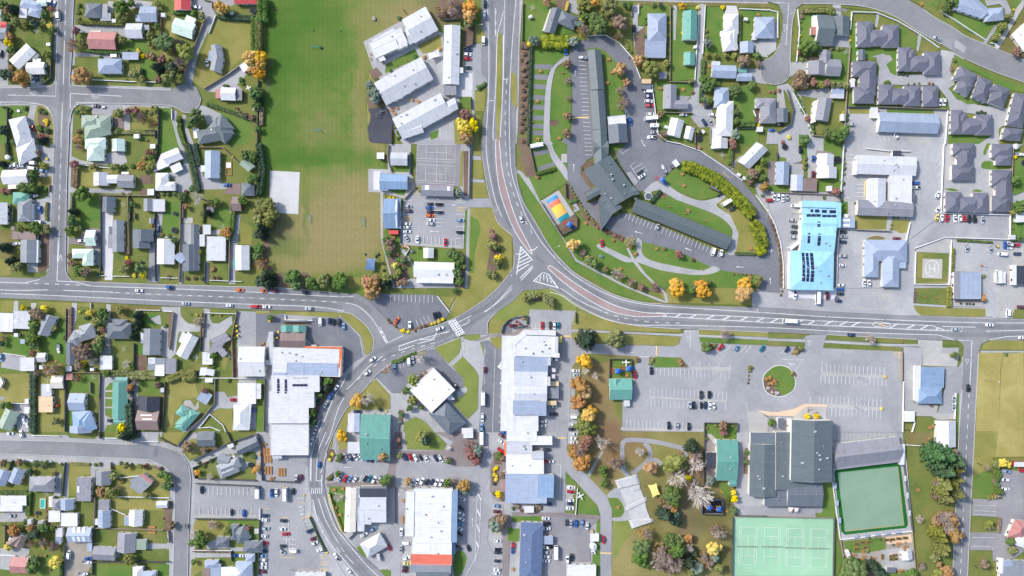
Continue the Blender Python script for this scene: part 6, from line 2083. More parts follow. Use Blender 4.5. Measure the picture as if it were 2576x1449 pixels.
# ---------------------------------------------------------------- objects
def link(o,parent=None):
    COL.objects.link(o)
    if parent is not None: o.parent=parent
    return o
def meshobj(name,v,f,mats,parent=None,mi=None,smooth=False,uv=None):
    me=bpy.data.meshes.new(name); me.from_pydata([tuple(a) for a in v],[],f)
    for m in (mats if isinstance(mats,list) else [mats]): me.materials.append(m)
    if mi: me.polygons.foreach_set('material_index',mi)
    if smooth: me.polygons.foreach_set('use_smooth',[True]*len(f))
    if uv:
        l=me.uv_layers.new(name='UVMap'); flat=[c for face in uv for p in face for c in p]; l.data.foreach_set('uv',flat)
    me.update()
    return link(bpy.data.objects.new(name,me),parent)
THINGS=[]  # (object, look, category, zone, px, py, plural)
def register(o,look,cat,px,py,plural=None,fixed=None):
    THINGS.append([o,look,cat,ZONE[0],px,py,plural or cat+'s',fixed]); return o
def empty(name,loc,rot=0,s=1):
    o=bpy.data.objects.new(name,None); o.location=loc; o.rotation_euler=(0,0,rot); o.scale=(s,s,s); o.empty_display_size=.5
    return link(o)
class MB:
    def __init__(s): s.v=[];s.f=[];s.m=[]
    def face(s,pts,m=0):
        o=len(s.v); s.v.extend(pts); s.f.append(list(range(o,o+len(pts)))); s.m.append(m)
    def box(s,x0,y0,z0,x1,y1,z1,m=0,M=None):
        c=[Vector(p) for p in ((x0,y0,z0),(x1,y0,z0),(x1,y1,z0),(x0,y1,z0),(x0,y0,z1),(x1,y0,z1),(x1,y1,z1),(x0,y1,z1))]
        if M is not None: c=[M@p for p in c]
        o=len(s.v); s.v.extend(c)
        for q in ((3,2,1,0),(4,5,6,7),(0,1,5,4),(1,2,6,5),(2,3,7,6),(3,0,4,7)): s.f.append([o+i for i in q]); s.m.append(m)
    def bbox(s,x0,y0,z0,x1,y1,z1,b=.06,m=0):
        """box with its top edges cut at b."""
        o=len(s.v)
        s.v.extend(Vector(p) for p in ((x0,y0,z0),(x1,y0,z0),(x1,y1,z0),(x0,y1,z0),(x0,y0,z1-b),(x1,y0,z1-b),(x1,y1,z1-b),(x0,y1,z1-b),(x0+b,y0+b,z1),(x1-b,y0+b,z1),(x1-b,y1-b,z1),(x0+b,y1-b,z1)))
        for k in (0,4):
            for i in range(4): j=(i+1)%4; s.f.append([o+k+i,o+k+j,o+k+4+j,o+k+4+i]); s.m.append(m)
        s.f.append([o+8,o+9,o+10,o+11]); s.m.append(m); s.f.append([o+3,o+2,o+1,o]); s.m.append(m)
    def tube(s,a,b,r0,r1,n=6,m=0,cap=True):
        a=Vector(a);b=Vector(b);d=(b-a)
        if d.length<1e-6:return
        d.normalize(); u=d.orthogonal().normalized(); w=d.cross(u); o=len(s.v)
        for p,r in ((a,r0),(b,r1)):
            for i in range(n):
                t=2*math.pi*i/n; s.v.append(p+u*math.cos(t)*r+w*math.sin(t)*r)
        for i in range(n):
            j=(i+1)%n; s.f.append([o+i,o+j,o+n+j,o+n+i]); s.m.append(m)
        if cap:
            s.f.append([o+n+i for i in range(n)]); s.m.append(m); s.f.append([o+n-1-i for i in range(n)]); s.m.append(m)
    def ring(s,c,r,t,n=18,m=0,r2=None):
        c=Vector(c); r2=r2 or r
        for i in range(n):
            a=2*math.pi*i/n; b=2*math.pi*(i+1)/n
            s.tube(c+Vector((math.cos(a)*r,math.sin(a)*r2,0)),c+Vector((math.cos(b)*r,math.sin(b)*r2,0)),t,t,4,m,False)
    def disc(s,c,r,n=18,m=0):
        c=Vector(c); s.face([c+Vector((math.cos(2*math.pi*i/n)*r,math.sin(2*math.pi*i/n)*r,0)) for i in range(n)],m)
    def blob(s,c,r,squash=(1,1,1),m=0,seed=0,amp=.25,seg=10,rings=7):
        q=random.Random(seed); c=Vector(c); o=len(s.v)
        for j in range(rings+1):
            th=math.pi*j/rings
            for i in range(seg):
                ph=2*math.pi*i/seg; k=r*(1+amp*(q.random()-.5)*2*(0 if j in(0,rings) else 1))
                s.v.append(c+Vector((math.sin(th)*math.cos(ph)*k*squash[0],math.sin(th)*math.sin(ph)*k*squash[1],math.cos(th)*k*squash[2])))
        for j in range(rings):
            for i in range(seg):
                i2=(i+1)%seg; s.f.append([o+j*seg+i,o+(j+1)*seg+i,o+(j+1)*seg+i2,o+j*seg+i2]); s.m.append(m)
    def mesh(s,name,mats):
        me=bpy.data.meshes.new(name); me.from_pydata([tuple(a) for a in s.v],[],s.f)
        for m in (mats if isinstance(mats,list) else [mats]): me.materials.append(m)
        me.polygons.foreach_set('material_index',s.m); me.update(); return me
    def build(s,name,mats,parent=None):
        return link(bpy.data.objects.new(name,s.mesh(name,mats)),parent)
# ---------------------------------------------------------------- plain materials
def plain(name,c,rough=.6,metal=0,spec=.4,var=.12,scale=.8):
    if name in MATS: return MATS[name]
    m,nt,b=newmat(name); t=N(nt,'ShaderNodeTexCoord'); n=noise(nt,t.outputs['Object'],scale,4,.65)
    nt.links.new(ramp(nt,n,[(.3,wear(c,1-var)),(.7,wear(c,1+var*.5))]),b.inputs['Base Color'])
    b.inputs['Roughness'].default_value=rough; b.inputs['Metallic'].default_value=metal; b.inputs['Specular IOR Level'].default_value=spec
    MATS[name]=m; return m
ROOF={'w':('white',S(212,212,213)),'s':('silver',S(192,194,199)),'b':('pale blue',S(152,164,184)),'g':('grey',S(136,141,148)),'d':('dark grey',S(102,110,119)),
 'c':('charcoal',S(66,70,80)),'S':('sage green',S(148,164,148)),'T':('teal green',S(102,156,144)),'G':('pale green',S(196,216,204)),'r':('red',S(204,84,84)),
 'p':('terracotta',S(178,124,120)),'n':('brown',S(134,116,112)),'k':('cream',S(222,214,200)),'t':('tan',S(222,196,158)),'l':('slate grey',S(138,138,146)),
 'B':('sky blue',S(132,156,184)),'y':('cyan',S(150,198,220)),'kw':('cream white',S(216,211,204)),'ro':('coral red',S(214,112,92)),'o':('orange',S(226,116,62)),'n4':('navy',S(98,114,146)),'n5':('slate green',S(98,108,112)),'n6':('charcoal slate',S(106,107,120))}
def roofmat(k):
    key='roof_'+k
    if key in MATS: return MATS[key]
    m,nt,b=newmat('roof sheeting '+ROOF[k][0]); c=ROOF[k][1]
    uv=N(nt,'ShaderNodeUVMap'); oi=N(nt,'ShaderNodeObjectInfo')
    mp=N(nt,'ShaderNodeMapping'); mp.inputs['Scale'].default_value=(1.3,.12,1); nt.links.new(uv.outputs[0],mp.inputs['Vector'])
    ad=N(nt,'ShaderNodeVectorMath',operation='ADD'); nt.links.new(mp.outputs[0],ad.inputs[0]); nt.links.new(oi.outputs['Random'],ad.inputs[1])
    st=noise(nt,ad.outputs[0],1.0,4,.7); blot=noise(nt,uv.outputs[0],.25,4,.65)
    col=ramp(nt,st,[(.25,wear(c,.8)),(.5,c),(.78,wear(c,1.1))])
    col=mixc(nt,.5,col,ramp(nt,blot,[(.3,(.78,.77,.75)),(.6,(1,1,1))]),'MULTIPLY')
    w=N(nt,'ShaderNodeTexWave',wave_type='BANDS',bands_direction='X'); w.inputs['Scale'].default_value=.42; nt.links.new(uv.outputs[0],w.inputs['Vector'])
    col=mixc(nt,.10,col,ramp(nt,w.outputs['Fac'],[(.0,(.55,.55,.55)),(.25,(1,1,1))]),'MULTIPLY')
    w2=N(nt,'ShaderNodeTexWave',wave_type='BANDS',bands_direction='Y',wave_profile='SAW'); w2.inputs['Scale'].default_value=.052; nt.links.new(uv.outputs[0],w2.inputs['Vector'])
    col=mixc(nt,.35,col,ramp(nt,w2.outputs['Fac'],[(.0,(.72,.72,.72)),(.07,(1,1,1))]),'MULTIPLY')
    ad2=N(nt,'ShaderNodeVectorMath',operation='MULTIPLY_ADD'); nt.links.new(uv.outputs[0],ad2.inputs[0]); ad2.inputs[1].default_value=(.5,.2,1); nt.links.new(oi.outputs['Random'],ad2.inputs[2])
    ru=noise(nt,ad2.outputs[0],.55,5,.75); col=mixc(nt,.55,col,ramp(nt,ru,[(.6,(1,1,1)),(.75,(.80,.74,.68))]),'MULTIPLY')
    v=N(nt,'ShaderNodeMapRange'); nt.links.new(oi.outputs['Random'],v.inputs[0]); v.inputs[3].default_value=.9; v.inputs[4].default_value=1.08
    hs=N(nt,'ShaderNodeHueSaturation'); nt.links.new(v.outputs[0],hs.inputs['Value']); nt.links.new(col,hs.inputs['Color'])
    nt.links.new(hs.outputs[0],b.inputs['Base Color']); b.inputs['Roughness'].default_value=.5; b.inputs['Specular IOR Level'].default_value=.3
    MATS[key]=m; return m
WALLC={'w':S(206,204,198),'g':S(150,150,150),'n':S(128,106,94),'r':S(150,60,54),'t':S(200,178,150),'d':S(90,92,96),'y':S(140,196,210)}
def wallmat(k): return plain('wall '+k,WALLC[k],.85,0,.2,.1)
GLASS=plain('window glass',(.03,.04,.055),.12,0,.6,.2)
SOLAR=plain('solar cells',S(44,46,74),.2,0,.6,.2)
SKYL=plain('skylight sheet',S(226,228,222),.35,0,.5,.08)
STEEL=plain('grey steel',S(140,142,146),.45,.6,.5); WHITE=plain('white paint',S(222,222,224),.5); DARK=plain('dark rubber',S(34,34,38),.8)
TIMB=plain('timber',S(176,132,88),.8,0,.2,.2); BROWN=plain('brown boards',S(104,88,76),.85,0,.2,.2); TRUNK=plain('bark',S(96,82,70),.95,0,.1,.25)
CONC=plain('kerb concrete',S(186,184,182),.9,0,.2,.12)
def colr(n,*c): return plain(n,S(*c),.5)
RED=colr('red paint',196,50,50); BLUE=colr('blue paint',50,110,190); YEL=colr('yellow paint',236,196,50); ORG=colr('orange paint',232,130,52); GRN=colr('green paint',60,140,80); TEAL=colr('teal paint',40,150,160)
# ---------------------------------------------------------------- buildings
def quad_of(tok,D,z):
    n=[float(t) for t in tok]
    return n
def wing_corners(kind,n,D,z):
    if kind[0].isupper():
        A,B_,C=[Vector(D(n[i],n[i+1])) for i in (0,2,4)]
        Dd=A+(C-B_); q=[A,B_,C,Dd]
    else:
        x0,y0,x1,y1=n[:4]; rot=math.radians(n[4]) if len(n)>4 else 0
        cx,cy=(x0+x1)/2,(y0+y1)/2; q=[]
        for x,y in ((x0,y0),(x1,y0),(x1,y1),(x0,y1)):
            dx,dy=x-cx,y-cy; q.append(Vector(D(cx+dx*math.cos(rot)-dy*math.sin(rot),cy+dx*math.sin(rot)+dy*math.cos(rot))))
    w=[W(p.x,p.y,z) for p in q]
    # make counter-clockwise in world
    a=sum(w[i].x*w[(i+1)%4].y-w[(i+1)%4].x*w[i].y for i in range(4))
    if a<0: w=w[::-1]
    return w
def add_roof(kind,w,h,swap,acc,parap):
    """acc: dict v,f,uv,mi ; returns ridge rise"""
    e0=(w[1]-w[0]).length; e1=(w[2]-w[1]).length
    if (e0<e1)!=swap: w=w[1:]+w[:1]   # edge 0-1 is the long one
    L=(w[1]-w[0]).length; B=(w[3]-w[0]).length
    u=(w[1]-w[0]).normalized(); v=(w[3]-w[0]).normalized()
    t=kind.lower()
    up=Vector((0,0,1)); V=acc['v'];F=acc['f'];U=acc['uv'];MI=acc['mi']
    def face(pts,uax,m=0):
        o=len(V); V.extend(pts); F.append(list(range(o,o+len(pts)))); MI.append(m)
        n=(pts[1]-pts[0]).cross(pts[2]-pts[0]);
        if n.length<1e-9: n=up
        n.normalize(); vax=n.cross(uax)
        U.append([(p.dot(uax),p.dot(vax)) for p in pts])
    lo=[p-up*.22 for p in w]
    for i in range(4): face([lo[i],lo[(i+1)%4],w[(i+1)%4],w[i]],up,1)
    face(lo[::-1],u,1)
    if t=='f':
        k=.02*B*(1 if R.random()<.5 else -1)
        top=[w[0]+up*(.06+max(0,-k)),w[1]+up*(.06+max(0,-k)),w[2]+up*(.06+max(0,k)),w[3]+up*(.06+max(0,k))]
        for i in range(4): face([w[i],w[(i+1)%4],top[(i+1)%4],top[i]],up,1)
        ins=.22 if min(L,B)>4 else .08
        inn=[top[0]+u*ins+v*ins,top[1]-u*ins+v*ins,top[2]-u*ins-v*ins,top[3]+u*ins-v*ins]
        for i in range(4): face([top[i],top[(i+1)%4],inn[(i+1)%4],inn[i]],u,2)
        dn=[p-up*(.10 if min(L,B)>4 else .02) for p in inn]
        for i in range(4): face([inn[i],inn[(i+1)%4],dn[(i+1)%4],dn[i]],up,2)
        face(dn,v if L>B*1.0 else u)
        return .1,w
    rise=min(B*.5*.40,3.2) if t!='m' else B*.1
    if parap: rise=min(rise,B*.5*.2)
    mid0=(w[0]+w[3])/2+up*rise; mid1=(w[1]+w[2])/2+up*rise
    if t=='h':
        s=min(B*.5,L*.5-.02); mid0+=u*s; mid1-=u*s
    face([w[0],w[1],mid1,mid0],u); face([w[2],w[3],mid0,mid1],u)
    face([w[1],w[2],mid1],v,0 if t=='h' else 1); face([w[3],w[0],mid0],v,0 if t=='h' else 1)
    # ridge and hip caps
    def cap(a,b,wd=.16):
        d=(b-a)
        if d.length<.3: return
        s=d.normalized().cross(up).normalized()*wd; z=up*.05
        face([a-s-up*.03,b-s-up*.03,b+z,a+z],u,2); face([a+z,b+z,b+s-up*.03,a+s-up*.03],u,2)
    cap(mid0,mid1)
    if t=='h':
        for a,b in ((w[0],mid0),(w[3],mid0),(w[1],mid1),(w[2],mid1)): cap(a,b)
    return rise,w
BLABEL={'supermarket':'big white flat-roofed supermarket with a blue awning side and a red end roof','store':'large white store with an orange edged front and four solar strips',
'event_centre':'huge dark grey event centre with stepped roofs above the tennis courts','emergency_station':'long cyan roofed hall striped with dark solar panels',
'gallery':'square white roofed gallery set diagonally by the grass triangles','gallery_annex':'charcoal hipped building joined to the square white roof','clinic':'white clinic wrapped around narrow courtyards',
'clinic_house':'pale blue hipped building with a long front wing above the forecourt road','clinic_block':'long pale blue two-tone building behind the slate cottages',
'bowls_clubroom':'long slate grey roofed clubroom along the top of the bowling lawn','hotel_main_block':'large dark green-grey hotel block with a crossing porch roof',
'hotel_laundry':'square grey block with white awnings beside the long hotel wing','kindergarten':'teal green roofed kindergarten beside its fenced play yard','hall':'white hall with a lower blue porch below the school car park',
'restaurant':'white roofed restaurant with a black panel and a cream side roof','depot':'blue-grey depot roof beside the helipad','workshop':'striped blue workshop roof with clear roof strips','church':'white walled building with a terracotta roof rim at the picture edge',
'greenhouse':'small pale greenhouse in the community garden','office_hall':'teal green roofed hall with white lean-tos beside the curving street','warehouse':'white warehouse with translucent roof ribs beside the store',
'shop_house':'brown roofed building with teal roof ends on the store forecourt','pavilion':'open framed pavilion at the end of the long classroom','sculpture_plinth':'small paved plinth with a rusty sculpture on the school grass',
'emergency':'','hut':'white hut on the yard edge beside the park road','annex':'small blue annex with a rooftop box beside the navy hall','utility_enclosure':'grey fenced utility enclosure behind the shops','gate_lodge':'small blue lodge with pale roof strips beside the cyan hall',
'caravan_shed':'narrow white shed on the lane beside the slate cottages','garden_shed':'dark little shed behind the slate cottages','hotel_wing':'', 'greenhouse_tent':'','roadside_hut':'small white hut against the gallery wall','covered_bay':'pale covered bay against the teal roofed hall','covered_walk':'white covered link between warehouse and store','utility_block':'narrow silver roofed block beside the brown roofs'}
def building(body,D):
    head,_,rest=body.partition(' ')
    p=head.split('|'); name=p[0]; rc=p[1]; wc=p[2]; h=float(p[3]) if len(p)>3 else (2.8 if name in('house','cottage') else 2.4 if name in ('shed','garage','carport','shelter','kiosk') else 3.0)
    sub=[s.strip() for s in rest.split(';') if s.strip()]
    wings=[];extra=[]
    for s in sub:
        wh=None; mh=re.search(r'\s@([\d.]+)$',s)
        if mh: wh=float(mh.group(1)); s=s[:mh.start()]
        mm=re.search(r'\s:(\w+)$',s); c=rc
        if mm: c=mm.group(1); s=s[:mm.start()]
        t=s.replace(',',' ').split()
        if t[0] in 'csk': extra.append((t[0],[float(a) for a in t[1:]]))
        else: wings.append((t[0],[float(a) for a in t[1:]],c,wh))
    cq=wing_corners(wings[0][0],wings[0][1],D,h)
    ctr=sum((p for p in cq),Vector())/4
    gx=ctr.x/K*H/(H-h)+1288; gy=724.5-ctr.y/K*H/(H-h)
    base=Vector((ctr.x,ctr.y,gtop(gx,gy)))
    e=empty(name,base)
    roofs={}; wall=MB(); wins=[]; tops=[]
    open_sided=name in('carport','pergola','shelter','sail_shade','covered_walk')
    big=0
    for i,(t,n,c,wh) in enumerate(wings):
        swap='/' in t; k=t[0]
        lower=.0
        hh=h-.007*i
        area=None
        w=wing_corners(k,n,D,hh)
        ar=(w[1]-w[0]).length*(w[2]-w[1]).length; big=max(big,ar)
        if i>0 and k.lower()=='f' and ar<45 and wings[0][0][0].lower()!='f': hh=h-.35-.007*i; w=wing_corners(k,n,D,hh)
        if i>0 and k.lower()=='f' and wings[0][0][0].lower()=='f':
            hh=h+.12*i if ar<big*.5 else h-.05*i; w=wing_corners(k,n,D,hh)
        if wh is not None: hh=wh; w=wing_corners(k,n,D,hh)
        if name=='sail_shade': continue
        bx=(min(p.x for p in w)-.4,max(p.x for p in w)+.4,min(p.y for p in w)-.4,max(p.y for p in w)+.4); acc=None
        for (cc,kk),A in list(roofs.items()):
            if cc==c and A['v'] is not None and any(not(b[1]<bx[0] or b[0]>bx[1] or b[3]<bx[2] or b[2]>bx[3]) for b in A['bx']):
                if acc is None: acc=A; acc['bx'].append(bx)
                else:
                    o=len(acc['v']); acc['v']+=A['v']; acc['f']+=[[q+o for q in f] for f in A['f']]; acc['uv']+=A['uv']; acc['mi']+=A['mi']; acc['bx']+=A['bx']; del roofs[cc,kk]
        if acc is None: acc=roofs.setdefault((c,i),dict(v=[],f=[],uv=[],mi=[],bx=[bx]))
        rise,ww=add_roof(k,w,hh,swap,acc,h>=3.4)
        tops.append((ww,hh,rise,k.lower()))
        if open_sided: 
            for q in ww:
                q2=q+(ctr-q).normalized()*.3; q2.z=0
                wall.tube((q2.x,q2.y,base.z),(q2.x,q2.y,hh-.2),.07,.07,6)
            continue
        # walls, set in under the eaves
        c0=sum((q for q in ww),Vector())/4; u=(ww[1]-ww[0]).normalized(); v=(ww[3]-ww[0]).normalized()
        o=.35 if min((ww[1]-ww[0]).length,(ww[3]-ww[0]).length)>3 else .12
        wl=[ww[0]+u*o+v*o,ww[1]-u*o+v*o,ww[2]-u*o-v*o,ww[3]+u*o-v*o]
        z0=base.z-.03+.001*i
        for a in range(4):
            p0=wl[a];p1=wl[(a+1)%4]; wall.face([Vector((p0.x,p0.y,z0)),Vector((p1.x,p1.y,z0)),Vector((p1.x,p1.y,hh-.21)),Vector((p0.x,p0.y,hh-.21))])
            # openings on the sides that face the middle of the place
            d=(p1-p0); Ls=d.length; nrm=Vector((d.y,-d.x,0)).normalized()
            mid=(p0+p1)/2
            if nrm.dot(Vector((mid.x,mid.y,0)))<-1 and Ls>3.2 and i<3 and name not in('shed',):
                for q in range(max(1,min(4,int(Ls/4)))):
                    f=(q+.5)/max(1,min(4,int(Ls/4))); wins.append((p0+d*f,d.normalized(),nrm,(q==0 and a%2==0),hh))
    for (c,_i),acc in roofs.items():
        v=[p-base for p in acc['v']]
        cc=ROOF[c][1]; trim=plain('roof trim '+c,wear(cc,1.12) if sum(cc)<1.6 else wear(cc,.93),.5)
        fas=plain('fascia '+wc,wear(WALLC[wc],.95),.6)
        ro=meshobj('roof',v,acc['f'],[roofmat(c),fas,trim],e,acc['mi'],uv=acc['uv'])
        if c!=rc: ro['label']=ROOF[c][0]+' section of roof'
    if name=='sail_shade':
        w=wing_corners(wings[0][0],wings[0][1],D,h); m=MB(); n=8
        for a in range(n):
            for b in range(n):
                def P(s,t):
                    pin=.12*(math.sin(math.pi*s)+math.sin(math.pi*t)); s2=.5+(s-.5)*(1-.16*math.sin(math.pi*t)); t2=.5+(t-.5)*(1-.16*math.sin(math.pi*s))
                    q=w[0]*(1-s2)*(1-t2)+w[1]*s2*(1-t2)+w[2]*s2*t2+w[3]*(1-s2)*t2; q=q-base; q.z+=.7*((s-.5)*(t-.5)*4)-.3*math.sin(math.pi*s)*math.sin(math.pi*t); return q
                m.face([P(a/n,b/n),P((a+1)/n,b/n),P((a+1)/n,(b+1)/n),P(a/n,(b+1)/n)])
        m.build('canopy',{'w':WHITE,'b':colr('sail blue',96,122,160),'y':colr('sail yellow',238,220,130),'k':colr('sail cream',232,216,206)}[rc],e)
        for a in w:
            p=MB(); a=a-base; p.tube((a.x,a.y,0),(a.x,a.y,h+.5),.06,.05,6); p.build('post',STEEL,e)
    if wall.f:
        wall.v=[p-base for p in wall.v]; wall.build('post_frame' if open_sided else 'wall',STEEL if open_sided else wallmat(wc),e)
    for (p,d,nr,door,hh) in wins[:10]:
        m=MB(); M=Matrix(((d.x,nr.x,0,p.x-base.x),(d.y,nr.y,0,p.y-base.y),(0,0,1,0),(0,0,0,1)))
        if door and name!='shed': m.box(-.45,-.02,.05,.45,.05,2.05,0,M); m.build('door',BROWN,e)
        else: m.box(-.8,-.02,.9,.8,.05,2.1,0,M); m.box(-.86,-.02,.84,.86,.03,.9,1,M); m.build('window',[GLASS,WHITE],e)
    # roof furniture from the data
    def roof_z(x,y):
        for ww,hh,rise,t in tops:
            u=(ww[1]-ww[0]); v=(ww[3]-ww[0]); q=Vector((x,y,0))-Vector((ww[0].x,ww[0].y,0))
            a=q.dot(u)/u.length_squared; b=q.dot(v)/v.length_squared
            if -.02<=a<=1.02 and -.02<=b<=1.02:
                if t=='f': return hh+.12,(ww,t,rise)
                zz=hh+rise*(1-abs(b-.5)*2)
                if t=='h': zz=min(zz,hh+rise*min(a,1-a)*u.length/(v.length*.5))
                return zz,(ww,t,rise)
        return h+.3,None
    for t,n in extra:
        if t=='c':
            px,py=D(n[0],n[1]); q=W(px,py,h+1.2); m=MB(); z,_=roof_z(q.x,q.y); x,y=q.x-base.x,q.y-base.y
            m.bbox(x-.45,y-.45,z-base.z-.5,x+.45,y+.45,z-base.z+.9,.08); m.tube((x,y,z-base.z+.85),(x,y,z-base.z+1.2),.16,.16,8); m.build('chimney',plain('chimney metal',S(196,198,202),.4,.3),e)
        else:
            x0,y0,x1,y1=n[:4]; rot=n[4] if len(n)>4 else 0
            zc=roof_z(*W(*D((x0+x1)/2,(y0+y1)/2),h+.8).xy)[0]
            w=wing_corners('f',n,D,zc); m=MB(); V=[]
            up=.14 if t=='s' else .07
            # subdivide along so that the sheet follows the roof slope
            def zz(p): return roof_z(p.x,p.y)[0]+up
            nx=max(1,int((w[1]-w[0]).length/2.2)); ny=max(1,int((w[3]-w[0]).length/2.2)); gp=.04 if t=='s' else 0
            for a in range(nx):
                for b in range(ny):
                    P=[]
                    for s,r in ((a+gp,b+gp),(a+1-gp,b+gp),(a+1-gp,b+1-gp),(a+gp,b+1-gp)):
                        s/=nx;r/=ny; q=w[0]*(1-s)*(1-r)+w[1]*s*(1-r)+w[2]*s*r+w[3]*(1-s)*r; q.z=zz(q); P.append(q-base)
                    m.face(P); L=[p-Vector((0,0,.06)) for p in P]
                    for i in range(4): m.face([L[i],L[(i+1)%4],P[(i+1)%4],P[i]])
            m.build('solar_panel' if t=='s' else 'skylight',SOLAR if t=='s' else SKYL,e)
    # flues and vents that break the roof line
    if name in('house','cottage') and tops:
        ww,hh,rise,t=tops[0]; a=R.uniform(.25,.75); b=R.choice((.3,.7)); q=ww[0]+(ww[1]-ww[0])*a+(ww[3]-ww[0])*b
        z=roof_z(q.x,q.y)[0]-base.z; m=MB(); x,y=q.x-base.x,q.y-base.y
        m.tube((x,y,z-.4),(x,y,z+.75),.13,.13,8); m.tube((x,y,z+.7),(x,y,z+.82),.2,.2,8); m.build('flue',plain('flue metal',S(150,152,156),.4,.5),e)
    elif h>=3.4 and tops and name not in('sail_shade',):
        for ww,hh,rise,t in tops[:6]:
            ar=(ww[1]-ww[0]).length*(ww[3]-ww[0]).length
            for _ in range(min(7,int(ar/110))):
                a=R.uniform(.1,.9); b=R.uniform(.12,.88); q=ww[0]+(ww[1]-ww[0])*a+(ww[3]-ww[0])*b; z=roof_z(q.x,q.y)[0]-base.z; x,y=q.x-base.x,q.y-base.y; m=MB()
                if R.random()<.5: s=R.uniform(.35,.8); m.bbox(x-s,y-s*.7,z-.3,x+s,y+s*.7,z+.7,.08); m.build('roof_unit',plain('plant box',S(176,180,186),.5,.2),e)
                else: m.tube((x,y,z-.3),(x,y,z+.5),.3,.3,10); m.tube((x,y,z+.45),(x,y,z+.62),.42,.2,10); m.build('roof_vent',STEEL,e)
    nice={'house':'house','garage':'garage','shed':'shed','cottage':'cottage','classroom':'classroom block','shop_block':'shop block','hotel_wing':'hotel wing','sail_shade':'sail shade'}.get(name,name.replace('_',' '))
    cols=[]
    for _,_,c,_ in wings:
        if ROOF[c][0] not in cols: cols.append(ROOF[c][0])
    look=('%s and %s %s'%(cols[0],cols[1],nice)) if len(cols)>1 else '%s roofed %s'%(cols[0],nice)
    if name in('house',) and any(t=='s' or t=='k' for t,_ in extra): look+=' with roof panels'
    if name=='sail_shade': look=cols[0]+' stretched sail shade'
    if name=='container': look=cols[0]+' steel container'
    size='' 
    if name in('house','cottage','garage','shed'):
        ar=sum((w[0][1]-w[0][0]).length*(w[0][3]-w[0][0]).length for w in tops)
        nw=len([1 for q in tops if q[3]!='f'])
        if name=='house': size='small ' if ar<95 else 'large ' if ar>210 else ''
        if tops and name=='house' and nw: look=look.replace('roofed','hip roofed' if tops[0][3]=='h' else 'gabled' if tops[0][3]=='g' else 'flat roofed')
    register(e,size+look,{'classroom':'classroom','cottage':'cottage'}.get(name,'house' if name=='house' else name.split('_')[-1]),gx,gy,None,None)
    if BLABEL.get(name): THINGS[-1][1]=BLABEL[name]; THINGS[-1][7]=1
# ---------------------------------------------------------------- cars
CARC={'w':('white',S(232,233,236)),'s':('silver',S(182,186,192)),'g':('grey',S(120,124,130)),'d':('dark grey',S(66,70,78)),'k':('black',S(26,27,32)),'r':('red',S(190,28,38)),'b':('blue',S(30,92,170)),'n':('navy',S(44,58,96)),
 'o':('orange',S(228,104,30)),'t':('teal',S(30,120,140)),'m':('maroon',S(112,30,48)),'y':('yellow',S(226,206,120)),'l':('light blue',S(130,164,200))}
def paint(k):
    key='paint '+k
    if key in MATS: return MATS[key]
    m,nt,b=newmat('car paint '+CARC[k][0]); c=CARC[k][1]; t=N(nt,'ShaderNodeTexCoord'); n=noise(nt,t.outputs['Object'],1.4,3,.6)
    nt.links.new(ramp(nt,n,[(.3,wear(c,.9)),(.7,c)]),b.inputs['Base Color']); b.inputs['Roughness'].default_value=.3; b.inputs['Coat Weight'].default_value=.4; b.inputs['Metallic'].default_value=.15 if k in 'sgdnl' else 0
    MATS[key]=m; return m
CARGEO={}
